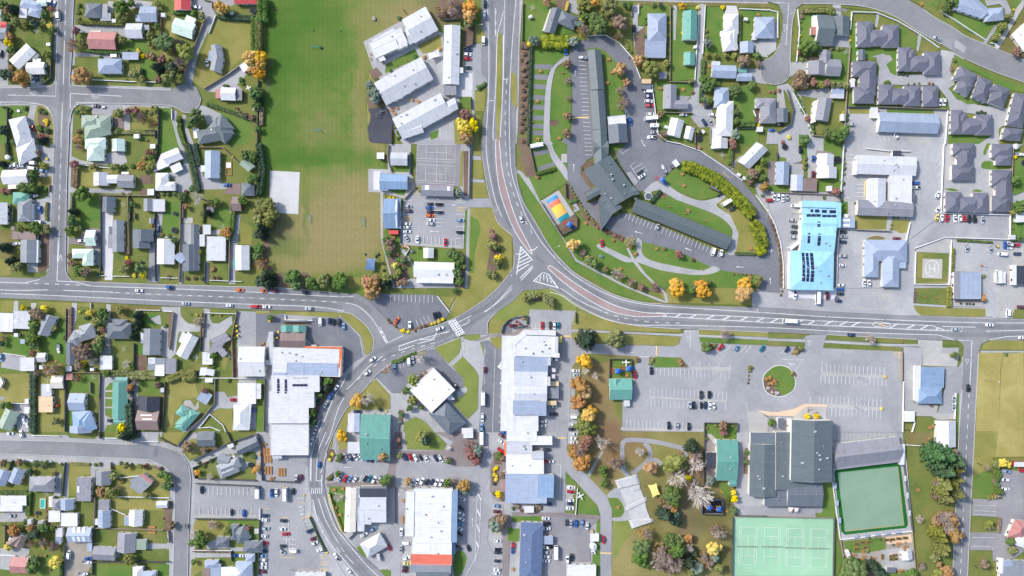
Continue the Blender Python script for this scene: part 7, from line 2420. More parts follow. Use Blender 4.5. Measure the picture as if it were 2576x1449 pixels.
def cargeo(ty):
    """(body, glass, light-lens) builders; x forward, length L."""
    if ty in CARGEO: return CARGEO[ty]
    P={'hatch':(4.1,1.74,1.48,.22,.50,.94,.80),'sedan':(4.7,1.8,1.45,.25,.52,.82,.66),'wagon':(4.75,1.84,1.62,.22,.46,.96,.84),'van':(5.1,1.9,2.05,.08,.22,.98,.95),'ute':(5.2,1.85,1.72,.24,.40,.64,.58),'truck':(7.4,2.3,2.7,.03,.1,.24,.24),'bus':(8.2,2.4,2.9,.02,.06,.985,.98),'small':(2.4,1.2,1.1,.2,.4,.9,.7)}[ty]
    L,Wd,Ht,hood,ws,re,rt=P; f=L/2; hw=Wd/2; belt=.92 if Ht<1.7 else 1.05; z0=.22
    body=MB()
    # lower body: lofted sections along x (x, half width, top z)
    secs=[(f,.72*hw,.62),(f-.12,.9*hw,.72),(f-.5,hw,.80),(f-L*hood,hw,belt-.02),(0,hw*1.0,belt),(-f+.5,hw,belt),(-f+.12,.93*hw,belt-.05),(-f,.8*hw,belt-.2)]
    if ty in('van','bus','truck'): secs=[(f,.85*hw,.8),(f-.1,.97*hw,1.0),(f-.3,hw,belt),(0,hw,belt),(-f+.1,hw,belt),(-f,.96*hw,belt-.05)]
    prev=None; o0=len(body.v)
    for (x,w,z) in secs:
        body.v.extend(Vector(p) for p in ((x,-w,z0),(x,-w*1.0,z-.14),(x,-w*.86,z),(x,w*.86,z),(x,w,z-.14),(x,w,z0)))
    for s in range(len(secs)-1):
        for i in range(5):
            a=o0+s*6+i; body.f.append([a,a+1,a+7,a+6]); body.m.append(0)
    body.f.append([o0+i for i in range(6)]); body.m.append(0); body.f.append([o0+6*(len(secs)-1)+5-i for i in range(6)]); body.m.append(0)
    x1=f-L*ws; x0=f-L*hood; xr=f-L*re; xt=f-L*rt; rw=hw*.78 if Ht<1.8 else hw*.92
    if ty=='ute' : xr=f-L*.66; xt=f-L*.62
    # roof panel
    body.v.extend([]); o=len(body.v)
    rz=Ht; bz=belt-.02
    body.face([Vector((x1,-rw,rz-.05)),Vector((x1,rw,rz-.05)),Vector(((x1+xt)/2,rw,rz)),Vector(((x1+xt)/2,-rw,rz))]); body.face([Vector(((x1+xt)/2,-rw,rz)),Vector(((x1+xt)/2,rw,rz)),Vector((xt,rw,rz-.06)),Vector((xt,-rw,rz-.06))])
    g=[]
    bw=hw*.93
    pil=.06
    A0,A1=Vector((x0,-bw,bz)),Vector((x0,bw,bz)); B0,B1=Vector((x1,-rw,rz-.05)),Vector((x1,rw,rz-.05)); C0,C1=Vector((xt,-rw,rz-.06)),Vector((xt,rw,rz-.06)); D0,D1=Vector((xr,-bw,bz)),Vector((xr,bw,bz))
    def pane(q,k=.1):
        c=sum(q,Vector())/len(q); return [p+(c-p)*k for p in q]
    front=[A0,A1,B1,B0]; rear=[C0,C1,D1,D0]; ls=[A0,B0,C0,D0]; rs=[A1,D1,C1,B1]
    for q in (front,rear,ls,rs): body.face(q)
    def off(q):
        n=(q[1]-q[0]).cross(q[2]-q[0]).normalized(); c=sum(q,Vector())/4
        if n.dot(c-Vector((0,0,bz)))<0: n=-n
        return [p+n*.012 for p in pane(q,.09)]
    wm=MB(); wm.face(off(front)); rm=MB(); rm.face(off(rear)); sm=MB(); sm.face(off(ls)); sm2=MB(); sm2.face(off(rs))
    parts=[('windscreen',wm),('rear_window',rm),('side_window',sm),('side_window',sm2)]
    if ty=='ute':
        body.box(-f+.12,-hw*.9,belt-.03,xr-.08,-hw*.8,belt+.05); body.box(-f+.12,hw*.8,belt-.03,xr-.08,hw*.9,belt+.05)
        t=MB(); t.box(-f+.15,-hw*.8,belt-.02,xr-.1,hw*.8,belt+.015); parts.append(('tray',t))
    if ty=='truck':
        t=MB(); t.bbox(-f,-hw,.75,f-1.9,hw,Ht,.08); parts.append(('cargo_box',t))
    if ty=='bus':
        t=MB(); t.bbox(-1.2,-.5,Ht-.01,.4,.5,Ht+.22,.06); parts.append(('roof_hatch',t))
    wh=[]
    for x in (f-L*.19,-f+L*.19):
        for y in (-hw+.08,hw-.08):
            m=MB(); m.tube((x,y-.11,.31),(x,y+.11,.31),.31,.31,10); wh.append(m)
    hl=[]
    for y in (-hw*.62,hw*.62):
        m=MB(); m.bbox(f-.16,y-.17,.60,f-.02,y+.17,.735,.02); hl.append(m)
    CARGEO[ty]=(body,parts,wh,hl,L); return CARGEO[ty]
CMESH={}
LENS=plain('lamp lens',S(210,214,218),.15,0,.6); TYRE=plain('tyre',S(28,28,30),.85)
def car(x,y,ang,c,ty,D):
    q=D(x,y); gx,gy=q; z=gtop(gx,gy)
    name={'hatch':'hatchback','sedan':'sedan_car','wagon':'station_wagon','van':'van','ute':'utility_truck','truck':'box_truck','bus':'motorhome','small':'small_cart'}[ty]
    body,parts,wh,hl,L=cargeo(ty)
    p=W(gx,gy,.8); e=empty(name,(p.x,p.y,z),math.radians(-ang))
    key=(ty,c)
    if key not in CMESH: CMESH[key]=body.mesh('body',paint(c))
    link(bpy.data.objects.new('body',CMESH[key]),e)
    for i,(n,m) in enumerate(parts):
        kk=(ty,n,i,c if n in('cargo_box','roof_hatch') else '')
        if kk not in CMESH: CMESH[kk]=m.mesh(n,paint('w') if n in('cargo_box','roof_hatch') else DARK if n=='tray' else GLASS)
        link(bpy.data.objects.new(n,CMESH[kk]),e)
    for i,m in enumerate(wh):
        kk=(ty,'w',i)
        if kk not in CMESH: CMESH[kk]=m.mesh('wheel',TYRE)
        link(bpy.data.objects.new('wheel',CMESH[kk]),e)
    for i,m in enumerate(hl):
        kk=(ty,'h',i)
        if kk not in CMESH: CMESH[kk]=m.mesh('headlight',LENS)
        link(bpy.data.objects.new('headlight',CMESH[kk]),e)
    nice=name.replace('_',' ')
    register(e,CARC[c][0]+' '+nice,{'hatch':'car','sedan':'car','wagon':'car','van':'van','ute':'utility truck','truck':'truck','bus':'motorhome','small':'cart'}[ty],gx,gy)
# ---------------------------------------------------------------- plants
LEAF={'g':('green',[S(68,92,48),S(88,110,58),S(112,128,74)]),'d':('dark green',[S(50,68,52),S(64,82,62),S(84,102,78)]),'l':('olive',[S(98,104,56),S(118,122,68),S(144,144,92)]),
 'o':('orange',[S(136,104,68),S(158,122,78),S(180,146,100)]),'y':('yellow',[S(182,162,44),S(210,188,52),S(224,204,80)]),'Y':('golden',[S(166,126,62),S(190,146,72),S(206,170,102)]),
 'r':('red',[S(114,78,70),S(136,96,86),S(158,120,108)]),'n':('bronze',[S(106,88,70),S(128,108,88),S(150,130,108)]),'b':('bare pale',[S(196,186,176),S(212,203,194),S(222,214,206)]),
 'p':('bare pinkish',[S(154,138,130),S(174,158,150),S(194,180,172)]),'h':('golden green',[S(84,97,40),S(120,127,48),S(158,153,60)]),'D':('green',[S(54,82,52),S(70,100,64),S(92,122,82)]),'q':('olive',[S(92,100,50),S(118,122,64),S(148,144,86)]),'e':('grey-green',[S(96,112,98),S(116,130,114),S(140,152,138)])}
def leafmat(k,scl=3.2):
    key='leaf '+k+('' if scl>3 else ' hedge')
    if key in MATS: return MATS[key]
    m,nt,b=newmat('leaves '+LEAF[k][0]); cs=LEAF[k][1]
    t=N(nt,'ShaderNodeTexCoord'); oi=N(nt,'ShaderNodeObjectInfo')
    ad=N(nt,'ShaderNodeVectorMath',operation='ADD'); nt.links.new(t.outputs['Object'],ad.inputs[0])
    ml=N(nt,'ShaderNodeMath',operation='MULTIPLY'); ml.inputs[1].default_value=37; nt.links.new(oi.outputs['Random'],ml.inputs[0]); nt.links.new(ml.outputs[0],ad.inputs[1])
    n=noise(nt,ad.outputs[0],scl,3,.7)
    c=ramp(nt,n,[(.34,cs[0]),(.52,cs[1]),(.68,cs[2])])
    hs=N(nt,'ShaderNodeHueSaturation'); nt.links.new(c,hs.inputs['Color'])
    for inp,lo,hi in (('Hue',.485,.515),('Value',.85,1.18),('Saturation',.85,1.12)):
        v=N(nt,'ShaderNodeMapRange'); v.inputs[3].default_value=lo; v.inputs[4].default_value=hi
        mm=N(nt,'ShaderNodeMath',operation='FRACT'); q=N(nt,'ShaderNodeMath',operation='MULTIPLY'); q.inputs[1].default_value={'Hue':7.3,'Value':3.1,'Saturation':11.7}[inp]
        nt.links.new(oi.outputs['Random'],q.inputs[0]); nt.links.new(q.outputs[0],mm.inputs[0]); nt.links.new(mm.outputs[0],v.inputs[0]); nt.links.new(v.outputs[0],hs.inputs[inp])
    nt.links.new(hs.outputs[0],b.inputs['Base Color']); b.inputs['Roughness'].default_value=.8; b.inputs['Specular IOR Level'].default_value=.15
    MATS[key]=m; return m
def leafquads(m,q,c,r,n,s,flat=1.0):
    """n leaf sprays of size s around c within radius r."""
    for _ in range(n):
        while 1:
            d=Vector((q.uniform(-1,1),q.uniform(-1,1),q.uniform(-1,1)))
            if .15<d.length<1: break
        d.normalize(); p=c+Vector((d.x*r,d.y*r,d.z*r*flat))*q.uniform(.72,1.03)
        nn=(d+Vector((q.uniform(-.4,.4),q.uniform(-.4,.4),q.uniform(-.1,.6)))).normalized()
        u=nn.orthogonal().normalized(); w=nn.cross(u); a=q.uniform(0,6.28); u,w=u*math.cos(a)+w*math.sin(a),w*math.cos(a)-u*math.sin(a)
        k=s*q.uniform(.6,1.3); m.face([p-u*k-w*k*.4,p+u*k*.3-w*k*.7,p+u*k+w*k*.2,p-u*k*.2+w*k*.7])
CROWN={}
def crown(kind,var):
    """unit crown (radius 1, base at 0) mesh."""
    if (kind,var) in CROWN: return CROWN[kind,var]
    q=random.Random(hash_(kind)+var*77); m=MB()
    if kind=='round':
        nc=q.randint(14,24)
        for i in range(nc):
            t=i/nc; th=math.acos(1-1.35*(i+.5)/nc); ph=i*2.39996+q.uniform(-.4,.4); rr=q.uniform(.38,.8)
            c=Vector((math.sin(th)*math.cos(ph)*rr,math.sin(th)*math.sin(ph)*rr,.85+math.cos(th)*rr*.75)); r=q.uniform(.2,.42)
            m.blob(c,r*.86,(1,1,.85),0,q.randint(0,9999),.3,7,5); leafquads(m,q,c,r,56,.062,.85)
        m.blob((0,0,.85),.58,(1,1,.8),0,q.randint(0,999),.15,9,6)
    elif kind=='conifer':
        lay=9
        for j in range(lay):
            t=j/(lay-1); z=.35+2.1*t; rad=(1-t)**.8*.95+.08; nb=int(5+9*(1-t))
            for i in range(nb):
                ph=6.283*i/nb+q.uniform(-.25,.25)+j; k=rad*q.uniform(.75,1.08)
                a=Vector((0,0,z+.12)); b=Vector((math.cos(ph)*k,math.sin(ph)*k,z-.12*k))
                for s in range(4):
                    c=a.lerp(b,(s+1)/4.3); leafquads(m,q,c,.15*(1.1-.12*s),9,.085,.6)
        for j in range(6): m.blob((0,0,.4+j*.32),.6*(1-j/7.0),(1,1,.6),0,q.randint(0,99),.2,8,5)
    elif kind in('bare','sparse'):
        def br(a,d,L,r,dep):
            b=a+d*L; m.tube(a,b,r,r*.6,4 if dep<2 else 3,1,False)
            if dep>=3: return
            for i in range((8,6,5)[dep] if dep else 9):
                ax=Vector((q.gauss(0,1),q.gauss(0,1),q.gauss(.25,.6))); dd=(d*1.0+ax*(.62 if dep else .95)).normalized()
                if dd.z<-.05: dd.z=abs(dd.z)*.3
                br(a+d*L*q.uniform(.45 if dep else .8,1.0),dd,L*q.uniform(.55,.85) if dep else q.uniform(.6,.85),r*.62,dep+1)
        br(Vector((0,0,0)),Vector((0,0,1)),.55,.075,0)
        mx=max(math.hypot(v.x,v.y) for v in m.v); m.v=[Vector((v.x/mx,v.y/mx,v.z*1.0)) for v in m.v]
        if kind=='sparse':
            for i in range(26):
                ph=q.uniform(0,6.28); rr=math.sqrt(q.random())*.85; leafquads(m,q,Vector((math.cos(ph)*rr,math.sin(ph)*rr,.75+.5*(1-rr)*q.random())),.2,15,.07)
    elif kind=='shrub':
        for i in range(9):
            ph=i*2.4; rr=.55*math.sqrt(i/9); c=Vector((math.cos(ph)*rr,math.sin(ph)*rr,.45-.2*rr)); r=q.uniform(.34,.46)
            m.blob(c,r*.88,(1,1,.9),0,q.randint(0,9999),.25,7,5); leafquads(m,q,c,r,22,.12)
    elif kind=='tussock':
        for i in range(150):
            ph=q.uniform(0,6.28); b=Vector((math.cos(ph)*.16,math.sin(ph)*.16,0)); e=Vector((math.cos(ph+q.uniform(-.3,.3)),math.sin(ph),0))*q.uniform(.5,1.0); mid=b.lerp(e,.5)+Vector((0,0,q.uniform(.4,.8))); e.z=q.uniform(.1,.5); s=Vector((-math.sin(ph),math.cos(ph),0))*.07
            m.face([b-s,b+s,mid+s,mid-s]); m.face([mid-s,mid+s,e])
        m.blob((0,0,.2),.5,(1,1,.8),0,3,.2,7,5)
    CROWN[kind,var]=m; return m
def hash_(s): return sum((i+1)*ord(c) for i,c in enumerate(s))
TM={}
def plantmesh(kind,var,col):
    k=(kind,var,col)
    if k not in TM: TM[k]=crown(kind,var).mesh('crown' if kind not in('shrub','tussock') else 'shrub',[leafmat(col),leafmat('p') if kind=='sparse' else leafmat(col)])
    return TM[k]
def trunkmesh():
    if 'trunk' not in TM:
        m=MB(); m.tube((0,0,-.1),(0,0,.55),.13,.09,8); 
        for i in range(5):
            a=i*1.26; m.tube((0,0,.45),(math.cos(a)*.45,math.sin(a)*.45,.95),.07,.025,5)
        m.tube((0,0,.5),(0,0,1.2),.08,.03,6); TM['trunk']=m.mesh('trunk',TRUNK)
    return TM['trunk']
def tree(k,px,py,rpx):
    r=rpx*K
    if k in 'Dq': kind='conifer'
    elif k in 'd': kind='conifer' if rpx>9 and R.random()<.7 else 'round'
    elif k in 'b': kind='bare'; r*=1.15
    elif k in 'p': kind='sparse' 
    elif k=='r' and rpx>13: kind='sparse' if R.random()<.35 else 'round'
    elif k=='o' and R.random()<.3: kind='sparse'
    else: kind='round'
    zc={'round':1.0*r+.6,'conifer':1.25*r,'bare':.8*r,'sparse':.8*r}[kind]
    p=W(px,py,zc); col=k if not(kind=='sparse' and k=='p') else R.choice('rnop')
    z=gtop(p.x/K+1288,724.5-p.y/K)
    name={'round':'leafy_tree','conifer':'conifer_tree','bare':'bare_tree','sparse':'thinning_tree'}[kind]
    if kind=='round' and k in 'oyYr': name='autumn_tree'
    elif kind=='round' and k in 'lehn': name='bushy_tree'
    e=empty(name,(p.x,p.y,z),R.uniform(0,6.28))
    o=link(bpy.data.objects.new('crown',plantmesh(kind,R.randrange(7 if kind=='round' else 4),col)),e)
    zz=r*R.uniform(.9,1.15); k_=R.uniform(.86,1.16); o.scale=(r*1.08*k_,r*1.08/k_**.7,zz); o.location=(0,0,.5 if kind=='round' else 0); o.rotation_euler=(0,0,R.uniform(0,6.28))
    if kind in('round','conifer'):
        t=link(bpy.data.objects.new('trunk',trunkmesh()),e); t.scale=(r,r,r*(1.0 if kind=='round' else 1.6))
    else:
        m=TM.get('bt') or TM.setdefault('bt',(lambda b:(b.tube((0,0,-.1),(0,0,.6),.1,.07,7),b.mesh('trunk',TRUNK))[1])(MB())); t=link(bpy.data.objects.new('trunk',m),e); t.scale=(r,r,r)
    size='big ' if rpx>=20 else 'small ' if rpx<11 else ''
    kd={'round':'leafy tree','conifer':'conifer','bare':'leafless tree','sparse':'thinning tree'}[kind]
    cn={'b':'pale','p':'pinkish'}.get(k,LEAF[k][0])
    register(e,size+cn+' '+kd,'tree',px,py)
def shrub(k,px,py,rpx):
    r=rpx*K; p=W(px,py,r*.5); z=gtop(px,py)
    kind='tussock' if k=='n' and R.random()<.7 else 'shrub'
    cn={'b':'pale','p':'pinkish'}.get(k,LEAF[k][0])
    nm='tussock_plant' if kind=='tussock' else {'g':'green_shrub','d':'green_shrub','l':'olive_shrub','e':'olive_shrub'}.get(k,'coloured_shrub')
    o=link(bpy.data.objects.new(nm,plantmesh(kind,R.randrange(3),k))); o.location=(p.x,p.y,z-.02); o.rotation_euler=(0,0,R.uniform(0,6.28)); o.scale=(r*R.uniform(.9,1.1),r*R.uniform(.9,1.1),r*R.uniform(.8,1.1))
    register(o,cn+(' tussock' if kind=='tussock' else ' shrub'),'shrub',px,py)
def hedge(k,w,h,pts):
    m=MB(); q=random.Random(int(pts[0][0]*13+pts[0][1])); w=w*K; P=[W(x,y,h*.8) for x,y in pts]
    z0=gtop(*pts[0]); base=Vector((P[0].x,P[0].y,z0)); tot=0
    for a,b in zip(P,P[1:]):
        d=b-a; L=d.length; tot+=L
        if L<.05: continue
        d.normalize(); s=Vector((-d.y,d.x,0)); n=max(1,int(L/(w*.27)))
        for i in range(n+1):
            c=a+d*(L*i/n)-base; c.z=h*.5; rr=w*.5*q.uniform(.7,1.2)
            for side in (-.35,.35):
                cc=c+s*w*side*.7+d*q.uniform(-.2,.2); m.blob(cc,rr*.72,(1,1,max(.6,h*.5/(rr*.72))*q.uniform(.8,1.1)),0,q.randint(0,9999),.22,6,5)
        for i in range(int(L*w*7)+6):
            c=a+d*(L*q.random())-base+s*w*.5*q.uniform(-1.05,1.05); c.z=h*q.uniform(.8,1.08); u=Vector((q.uniform(-1,1),q.uniform(-1,1),q.uniform(-.3,.3))).normalized()*.26*q.uniform(.6,1.5); v=Vector((-u.y,u.x,q.uniform(-.15,.15)))*.7
            m.face([c-u,c-v*.6,c+u,c+v])
    o=m.build('hedge',leafmat(k,.45)); o.location=base
    mid=pts[len(pts)//2] if len(pts)>2 else ((pts[0][0]+pts[1][0])/2,(pts[0][1]+pts[1][1])/2)
    look=('long ' if tot>22 else 'short ' if tot<8 else '')+LEAF[k][0]+' clipped hedge'
    register(o,look,'hedge',*mid)
FENC={'w':('white',S(220,220,222)),'t':('timber',S(150,136,122)),'c':('concrete',S(186,184,180)),'d':('dark',S(86,86,90))}
def fence(k,pts):
    h=1.1 if k=='w' else 1.7; m=MB(); z0=gtop(*pts[0]); P=[W(x,y,h) for x,y in pts]; base=Vector((P[0].x,P[0].y,z0)); t=.06 if k!='w' else .1; tot=0
    for a,b in zip(P,P[1:]):
        d=(b-a); L=d.length
        if L<.05: continue
        tot+=L; d.normalize(); M=Matrix(((d.x,-d.y,0,a.x-base.x),(d.y,d.x,0,a.y-base.y),(0,0,1,0),(0,0,0,1)))
        m.box(0,-t,.04,L,t,h,0,M); m.box(-.02,-t-.05,h,L+.02,t+.05,h+.07,1,M)
        n=max(1,int(L/2.4))
        for i in range(n+1): x=L*i/n; m.box(x-.07,-t-.06,0,x+.07,-t,h+.02,0,M)
    mt=plain('fence '+k,FENC[k][1],.85,0,.2,.15); o=m.build('fence',[mt,plain('fence cap '+k,wear(FENC[k][1],1.15),.85)]); o.location=base
    mid=pts[len(pts)//2] if len(pts)>2 else ((pts[0][0]+pts[1][0])/2,(pts[0][1]+pts[1][1])/2)
    register(o,('long ' if tot>26 else 'short ' if tot<8 else '')+FENC[k][0]+(' panel fence' if k!='w' else ' wall fence'),'fence',*mid)
# ---------------------------------------------------------------- small things
def frame_at(px,py,ang,h=.5):
    p=W(px,py,h); return (p.x,p.y,gtop(px,py)),math.radians(-ang)
PM={}
def shared(key,fn,mats):
    if key not in PM:
        m=MB(); fn(m); PM[key]=m.mesh(key.split('|')[0],mats)
    return PM[key]
def put(parts,name,px,py,ang,look,cat,h=.5,s=1,plural=None,fixed=None):
    loc,r=frame_at(px,py,ang,h)
    if len(parts)==1:
        n,fn,mats=parts[0]; o=bpy.data.objects.new(name,shared(name+'|'+n,fn,mats)); o.location=loc; o.rotation_euler=(0,0,r); o.scale=(s,s,s); link(o)
    else:
        o=empty(name,loc,r,s)
        for i,(n,fn,mats) in enumerate(parts): link(bpy.data.objects.new(n,shared('%s|%s%d'%(n,name,i),fn,mats)),o)
    return register(o,look,cat,px,py,plural,fixed)
def B_(*a,**k):
    b=k.get('b')
    if b: return lambda m:m.bbox(*a,b)
    return lambda m:m.box(*a)
def boatparts(L,Wd):
    def hull(m):
        secs=[(-L/2,.8,.0),(-L*.1,1,0),(L*.2,.92,0),(L*.38,.55,.1),(L/2,.04,.25)]
        o=len(m.v)
        for x,w,dz in secs:
            w*=Wd/2
            m.v.extend(Vector(p) for p in ((x,-w,1.25+dz),(x,-w*.7,.75+dz),(x,0,.5+dz),(x,w*.7,.75+dz),(x,w,1.25+dz)))
        for s in range(4):
            for i in range(4): a=o+s*5+i; m.f.append([a,a+1,a+6,a+5]); m.m.append(0)
        m.f.append([o,o+1,o+2,o+3,o+4]); m.m.append(0)
        for s in range(2,4): a=o+s*5; m.f.append([a,a+5,a+9,a+4]); m.m.append(0)
    def deck(m): m.box(-L*.47,-Wd*.36,.95,L*.18,Wd*.36,1.0)
    def cab(m): m.bbox(-L*.05,-Wd*.32,1.0,L*.2,Wd*.32,1.75,.18)
    def ws(m): m.box(L*.16,-Wd*.28,1.3,L*.215,Wd*.28,1.62)
    def eng(m): m.bbox(-L*.58,-.25,.5,-L*.5,.25,1.6,.08)
    def tr(m):
        m.box(-L*.45,-Wd*.3,.4,L*.3,-Wd*.24,.48); m.box(-L*.45,Wd*.24,.4,L*.3,Wd*.3,.48); m.tube((L*.3,-Wd*.27,.44),(L*.62,0,.44),.05,.05,5); m.tube((L*.3,Wd*.27,.44),(L*.62,0,.44),.05,.05,5)
        for y in (-Wd*.36,Wd*.36): m.tube((-L*.1,y-.08,.3),(-L*.1,y+.08,.3),.3,.3,10)
    return [('hull',hull,WHITE),('deck',deck,plain('boat deck',S(120,130,142),.6)),('cabin',cab,WHITE),('windscreen',ws,GLASS),('outboard_motor',eng,DARK),('trailer_frame',tr,STEEL)]
def picnic(m): pass
def prop(ty,a,D):
    x,y=D(a[0],a[1]); an=float(a[2]) if len(a)>2 else 0; ex=a[3] if len(a)>3 else ''
    if ty=='table':
        parts=[('tabletop',lambda m:[m.box(-.9,-.42+i*.17,.72,.9,-.42+i*.17+.15,.77) for i in range(5)],TIMB),('seat',lambda m:[m.box(-.9,-.82+i*.16,.42,.9,-.82+i*.16+.14,.46) for i in range(2)],TIMB),('seat',lambda m:[m.box(-.9,.52+i*.16,.42,.9,.52+i*.16+.14,.46) for i in range(2)],TIMB),('leg_frame',lambda m:[(m.tube((s,-.75,0),(s,-.2,.72),.05,.05,4),m.tube((s,.75,0),(s,.2,.72),.05,.05,4),m.tube((s,-.75,.4),(s,.75,.4),.04,.04,4)) for s in (-.65,.65)],BROWN)]
        put(parts,'picnic_table',x,y,an,'timber picnic table','picnic table',s=1.15)
    elif ty=='bench':
        put([('seat',lambda m:[m.box(-.8,-.2+i*.14,.42,.8,-.2+i*.14+.12,.46) for i in range(3)],TIMB),('backrest',lambda m:[m.box(-.8,-.3,.55+i*.15,.8,-.26,.67+i*.15) for i in range(2)],TIMB),('leg_frame',lambda m:[m.box(s-.04,-.28,0,s+.04,.2,.42) for s in (-.6,.6)],STEEL)],'bench',x,y,an,'timber bench seat','bench',s=1.1,plural='benches')
    elif ty=='goal':
        if ex=='': return
        L=2.3
        fr=lambda m:(m.tube((-L,0,0),(-L,0,1.9),.06,.06,6),m.tube((L,0,0),(L,0,1.9),.06,.06,6),m.tube((-L,0,1.9),(L,0,1.9),.06,.06,6),m.tube((-L,0,1.9),(-L,1.3,0),.04,.04,5),m.tube((L,0,1.9),(L,1.3,0),.04,.04,5),m.tube((-L,1.3,0),(L,1.3,0),.04,.04,5))
        nt=lambda m:[m.box(-L+i*L/6,-.012,0,-L+i*L/6+.03,.012,1.0,0,Matrix.Translation((0,1.3,0))@Matrix.Rotation(.6,4,'X')) for i in range(12)]+[m.tube((-L,1.3*t,1.9*(1-t)),(L,1.3*t,1.9*(1-t)),.03,.03,3) for t in (.2,.4,.6,.8)]
        put([('goal_frame',fr,STEEL if ex=='w' else TEAL),('net',nt,TEAL)],'football_goal',x,y,an,('teal' if ex=='t' else 'grey')+' framed football goal','football goal')
    elif ty=='lamp':
        put([('pole',lambda m:(m.tube((0,0,0),(0,0,8),.12,.07,8),m.tube((0,0,8),(2.2,0,8.5),.06,.05,6),m.tube((0,0,0),(0,0,.5),.2,.18,8)),STEEL),('lamp_head',lambda m:m.bbox(1.9,-.16,8.4,2.8,.16,8.6,.05),WHITE)],'street_lamp',x,y,an,'grey street lamp on a tall pole','street lamp',h=.1)
    elif ty=='bins':
        put([('bin_body',lambda m:m.bbox(-.32,-.36,.08,.32,.36,.95,.04),plain('bin green',S(60,70,64),.6)),('lid',lambda m:m.bbox(-.35,-.4,.95,.35,.4,1.05,.04),YEL),('wheel',lambda m:m.tube((-.33,.32,.1),(.33,.32,.1),.1,.1,8),DARK)],'wheelie_bin',x,y,an,'wheelie bin with a yellow lid','bin',s=1.4)
    elif ty=='boat': put(boatparts(5.6 if y>50 else 5.6,2.1),'boat',x,y,an,'white boat on its trailer','boat',h=1)
    elif ty=='caravan':
        put([('body',lambda m:m.bbox(-2.6,-1.1,.5,2.6,1.1,2.6,.18),WHITE),('window',lambda m:m.box(2.55,-.8,1.5,2.62,.8,2.1),GLASS),('roof_hatch',lambda m:m.bbox(-.5,-.4,2.6,.5,.4,2.75,.05),STEEL),('drawbar',lambda m:(m.tube((2.6,-.6,.5),(3.8,0,.45),.05,.05,5),m.tube((2.6,.6,.5),(3.8,0,.45),.05,.05,5)),STEEL)]+[('wheel',lambda m,s=s:m.tube((0,s-.1,.32),(0,s+.1,.32),.32,.32,10),TYRE) for s in (-1,1)],'caravan',x,y,an,'small caravan among the parked vehicles','caravan')
    elif ty=='trailer':
        put([('tray',lambda m:(m.box(-1.3,-.75,.5,1.1,.75,.56),m.box(-1.3,-.78,.5,1.1,-.72,.9),m.box(-1.3,.72,.5,1.1,.78,.9),m.box(-1.32,-.75,.5,-1.27,.75,.9),m.box(1.07,-.75,.5,1.12,.75,.9)),WHITE if ex=='w' else STEEL),('drawbar',lambda m:(m.tube((1.1,-.5,.45),(2.2,0,.42),.05,.05,5),m.tube((1.1,.5,.45),(2.2,0,.42),.05,.05,5)),STEEL)]+[('wheel',lambda m,s=s:m.tube((-.2,s-.1,.3),(-.2,s+.1,.3),.3,.3,10),TYRE) for s in (-.9,.9)],'trailer',x,y,an,('white' if ex=='w' else 'grey')+' open trailer','trailer')
    elif ty=='tramp':
        r=an/4*K; 
        o=put([('frame',lambda m:m.ring((0,0,.9),1,.045,20),colr('pad blue',40,72,120)),('jumping_mat',lambda m:m.disc((0,0,.88),.93,20),DARK)]+[('leg',lambda m,a=a:m.tube((math.cos(a),math.sin(a),0),(math.cos(a),math.sin(a),.9),.03,.03,5),STEEL) for a in (0,1.57,3.14,4.71)],'trampoline',x,y,0,'round trampoline with a dark mat','trampoline',s=max(1.2,r*1.0))
        o.scale=(max(1.2,r),)*2+(1,)
    elif ty=='clothes':
        put([('post',lambda m:m.tube((0,0,0),(0,0,2),.04,.04,6),STEEL),('arm_frame',lambda m:[m.tube((0,0,1.8),(math.cos(t)*1.9,math.sin(t)*1.9,2.05),.05,.04,4) for t in (.0,1.57,3.14,4.71)],WHITE),('line',lambda m:[m.tube((math.cos(t)*r,math.sin(t)*r,1.98),(math.cos(t+1.5708)*r,math.sin(t+1.5708)*r,1.98),.015,.015,3) for t in (.0,1.57,3.14,4.71) for r in (.8,1.3,1.8)],WHITE)],'rotary_clothesline',x,y,an,'rotary clothesline with four arms','clothesline',h=2)
    elif ty=='pots':
        for i in range(4):
            put([('pot',lambda m:m.tube((0,0,0),(0,0,.4),.2,.28,10),plain('terracotta pot',S(176,104,78),.8)),('plant',lambda m:m.blob((0,0,.6),.36,(1,1,.9),0,4,.3,8,6),leafmat('g'))],'potted_plant',x+(i%2)*4-2+R.uniform(-1,1),y+(i//2)*4-2+R.uniform(-1,1),0,'potted plant in a clay pot','potted plant',s=1.2)
    elif ty=='bollards':
        for i in range(4): put([('bollard',lambda m:(m.tube((0,0,0),(0,0,.8),.14,.12,8),m.tube((0,0,.8),(0,0,.9),.12,.03,8)),STEEL)],'bollard',x+i*5,y+i*1.0,0,'short grey bollard','bollard')
    elif ty=='boulders':
        put([('boulder',lambda m:m.blob((0,0,.35),.9,(1.3,1,.65),0,5,.35,9,6),plain('boulder stone',S(170,164,160),.9,0,.2,.3))],'boulder',x,y,R.uniform(0,90),'pale grey boulder','boulder',s=R.uniform(.8,1.3))
    elif ty=='crates':
        for i in range(3): put([('crate',lambda m:([m.box(-.6,-.5+k*.21,.1,.6,-.5+k*.21+.17,.75) for k in range(5)],m.box(-.62,-.52,.02,.62,-.42,.78),m.box(-.62,.42,.02,.62,.54,.78),m.box(-.55,-.45,.0,.55,.45,.1)),TIMB)],'timber_crate',x+(i%2)*6,y+(i//2)*6,R.uniform(-15,15),'slatted timber crate','crate')
    elif ty=='container':
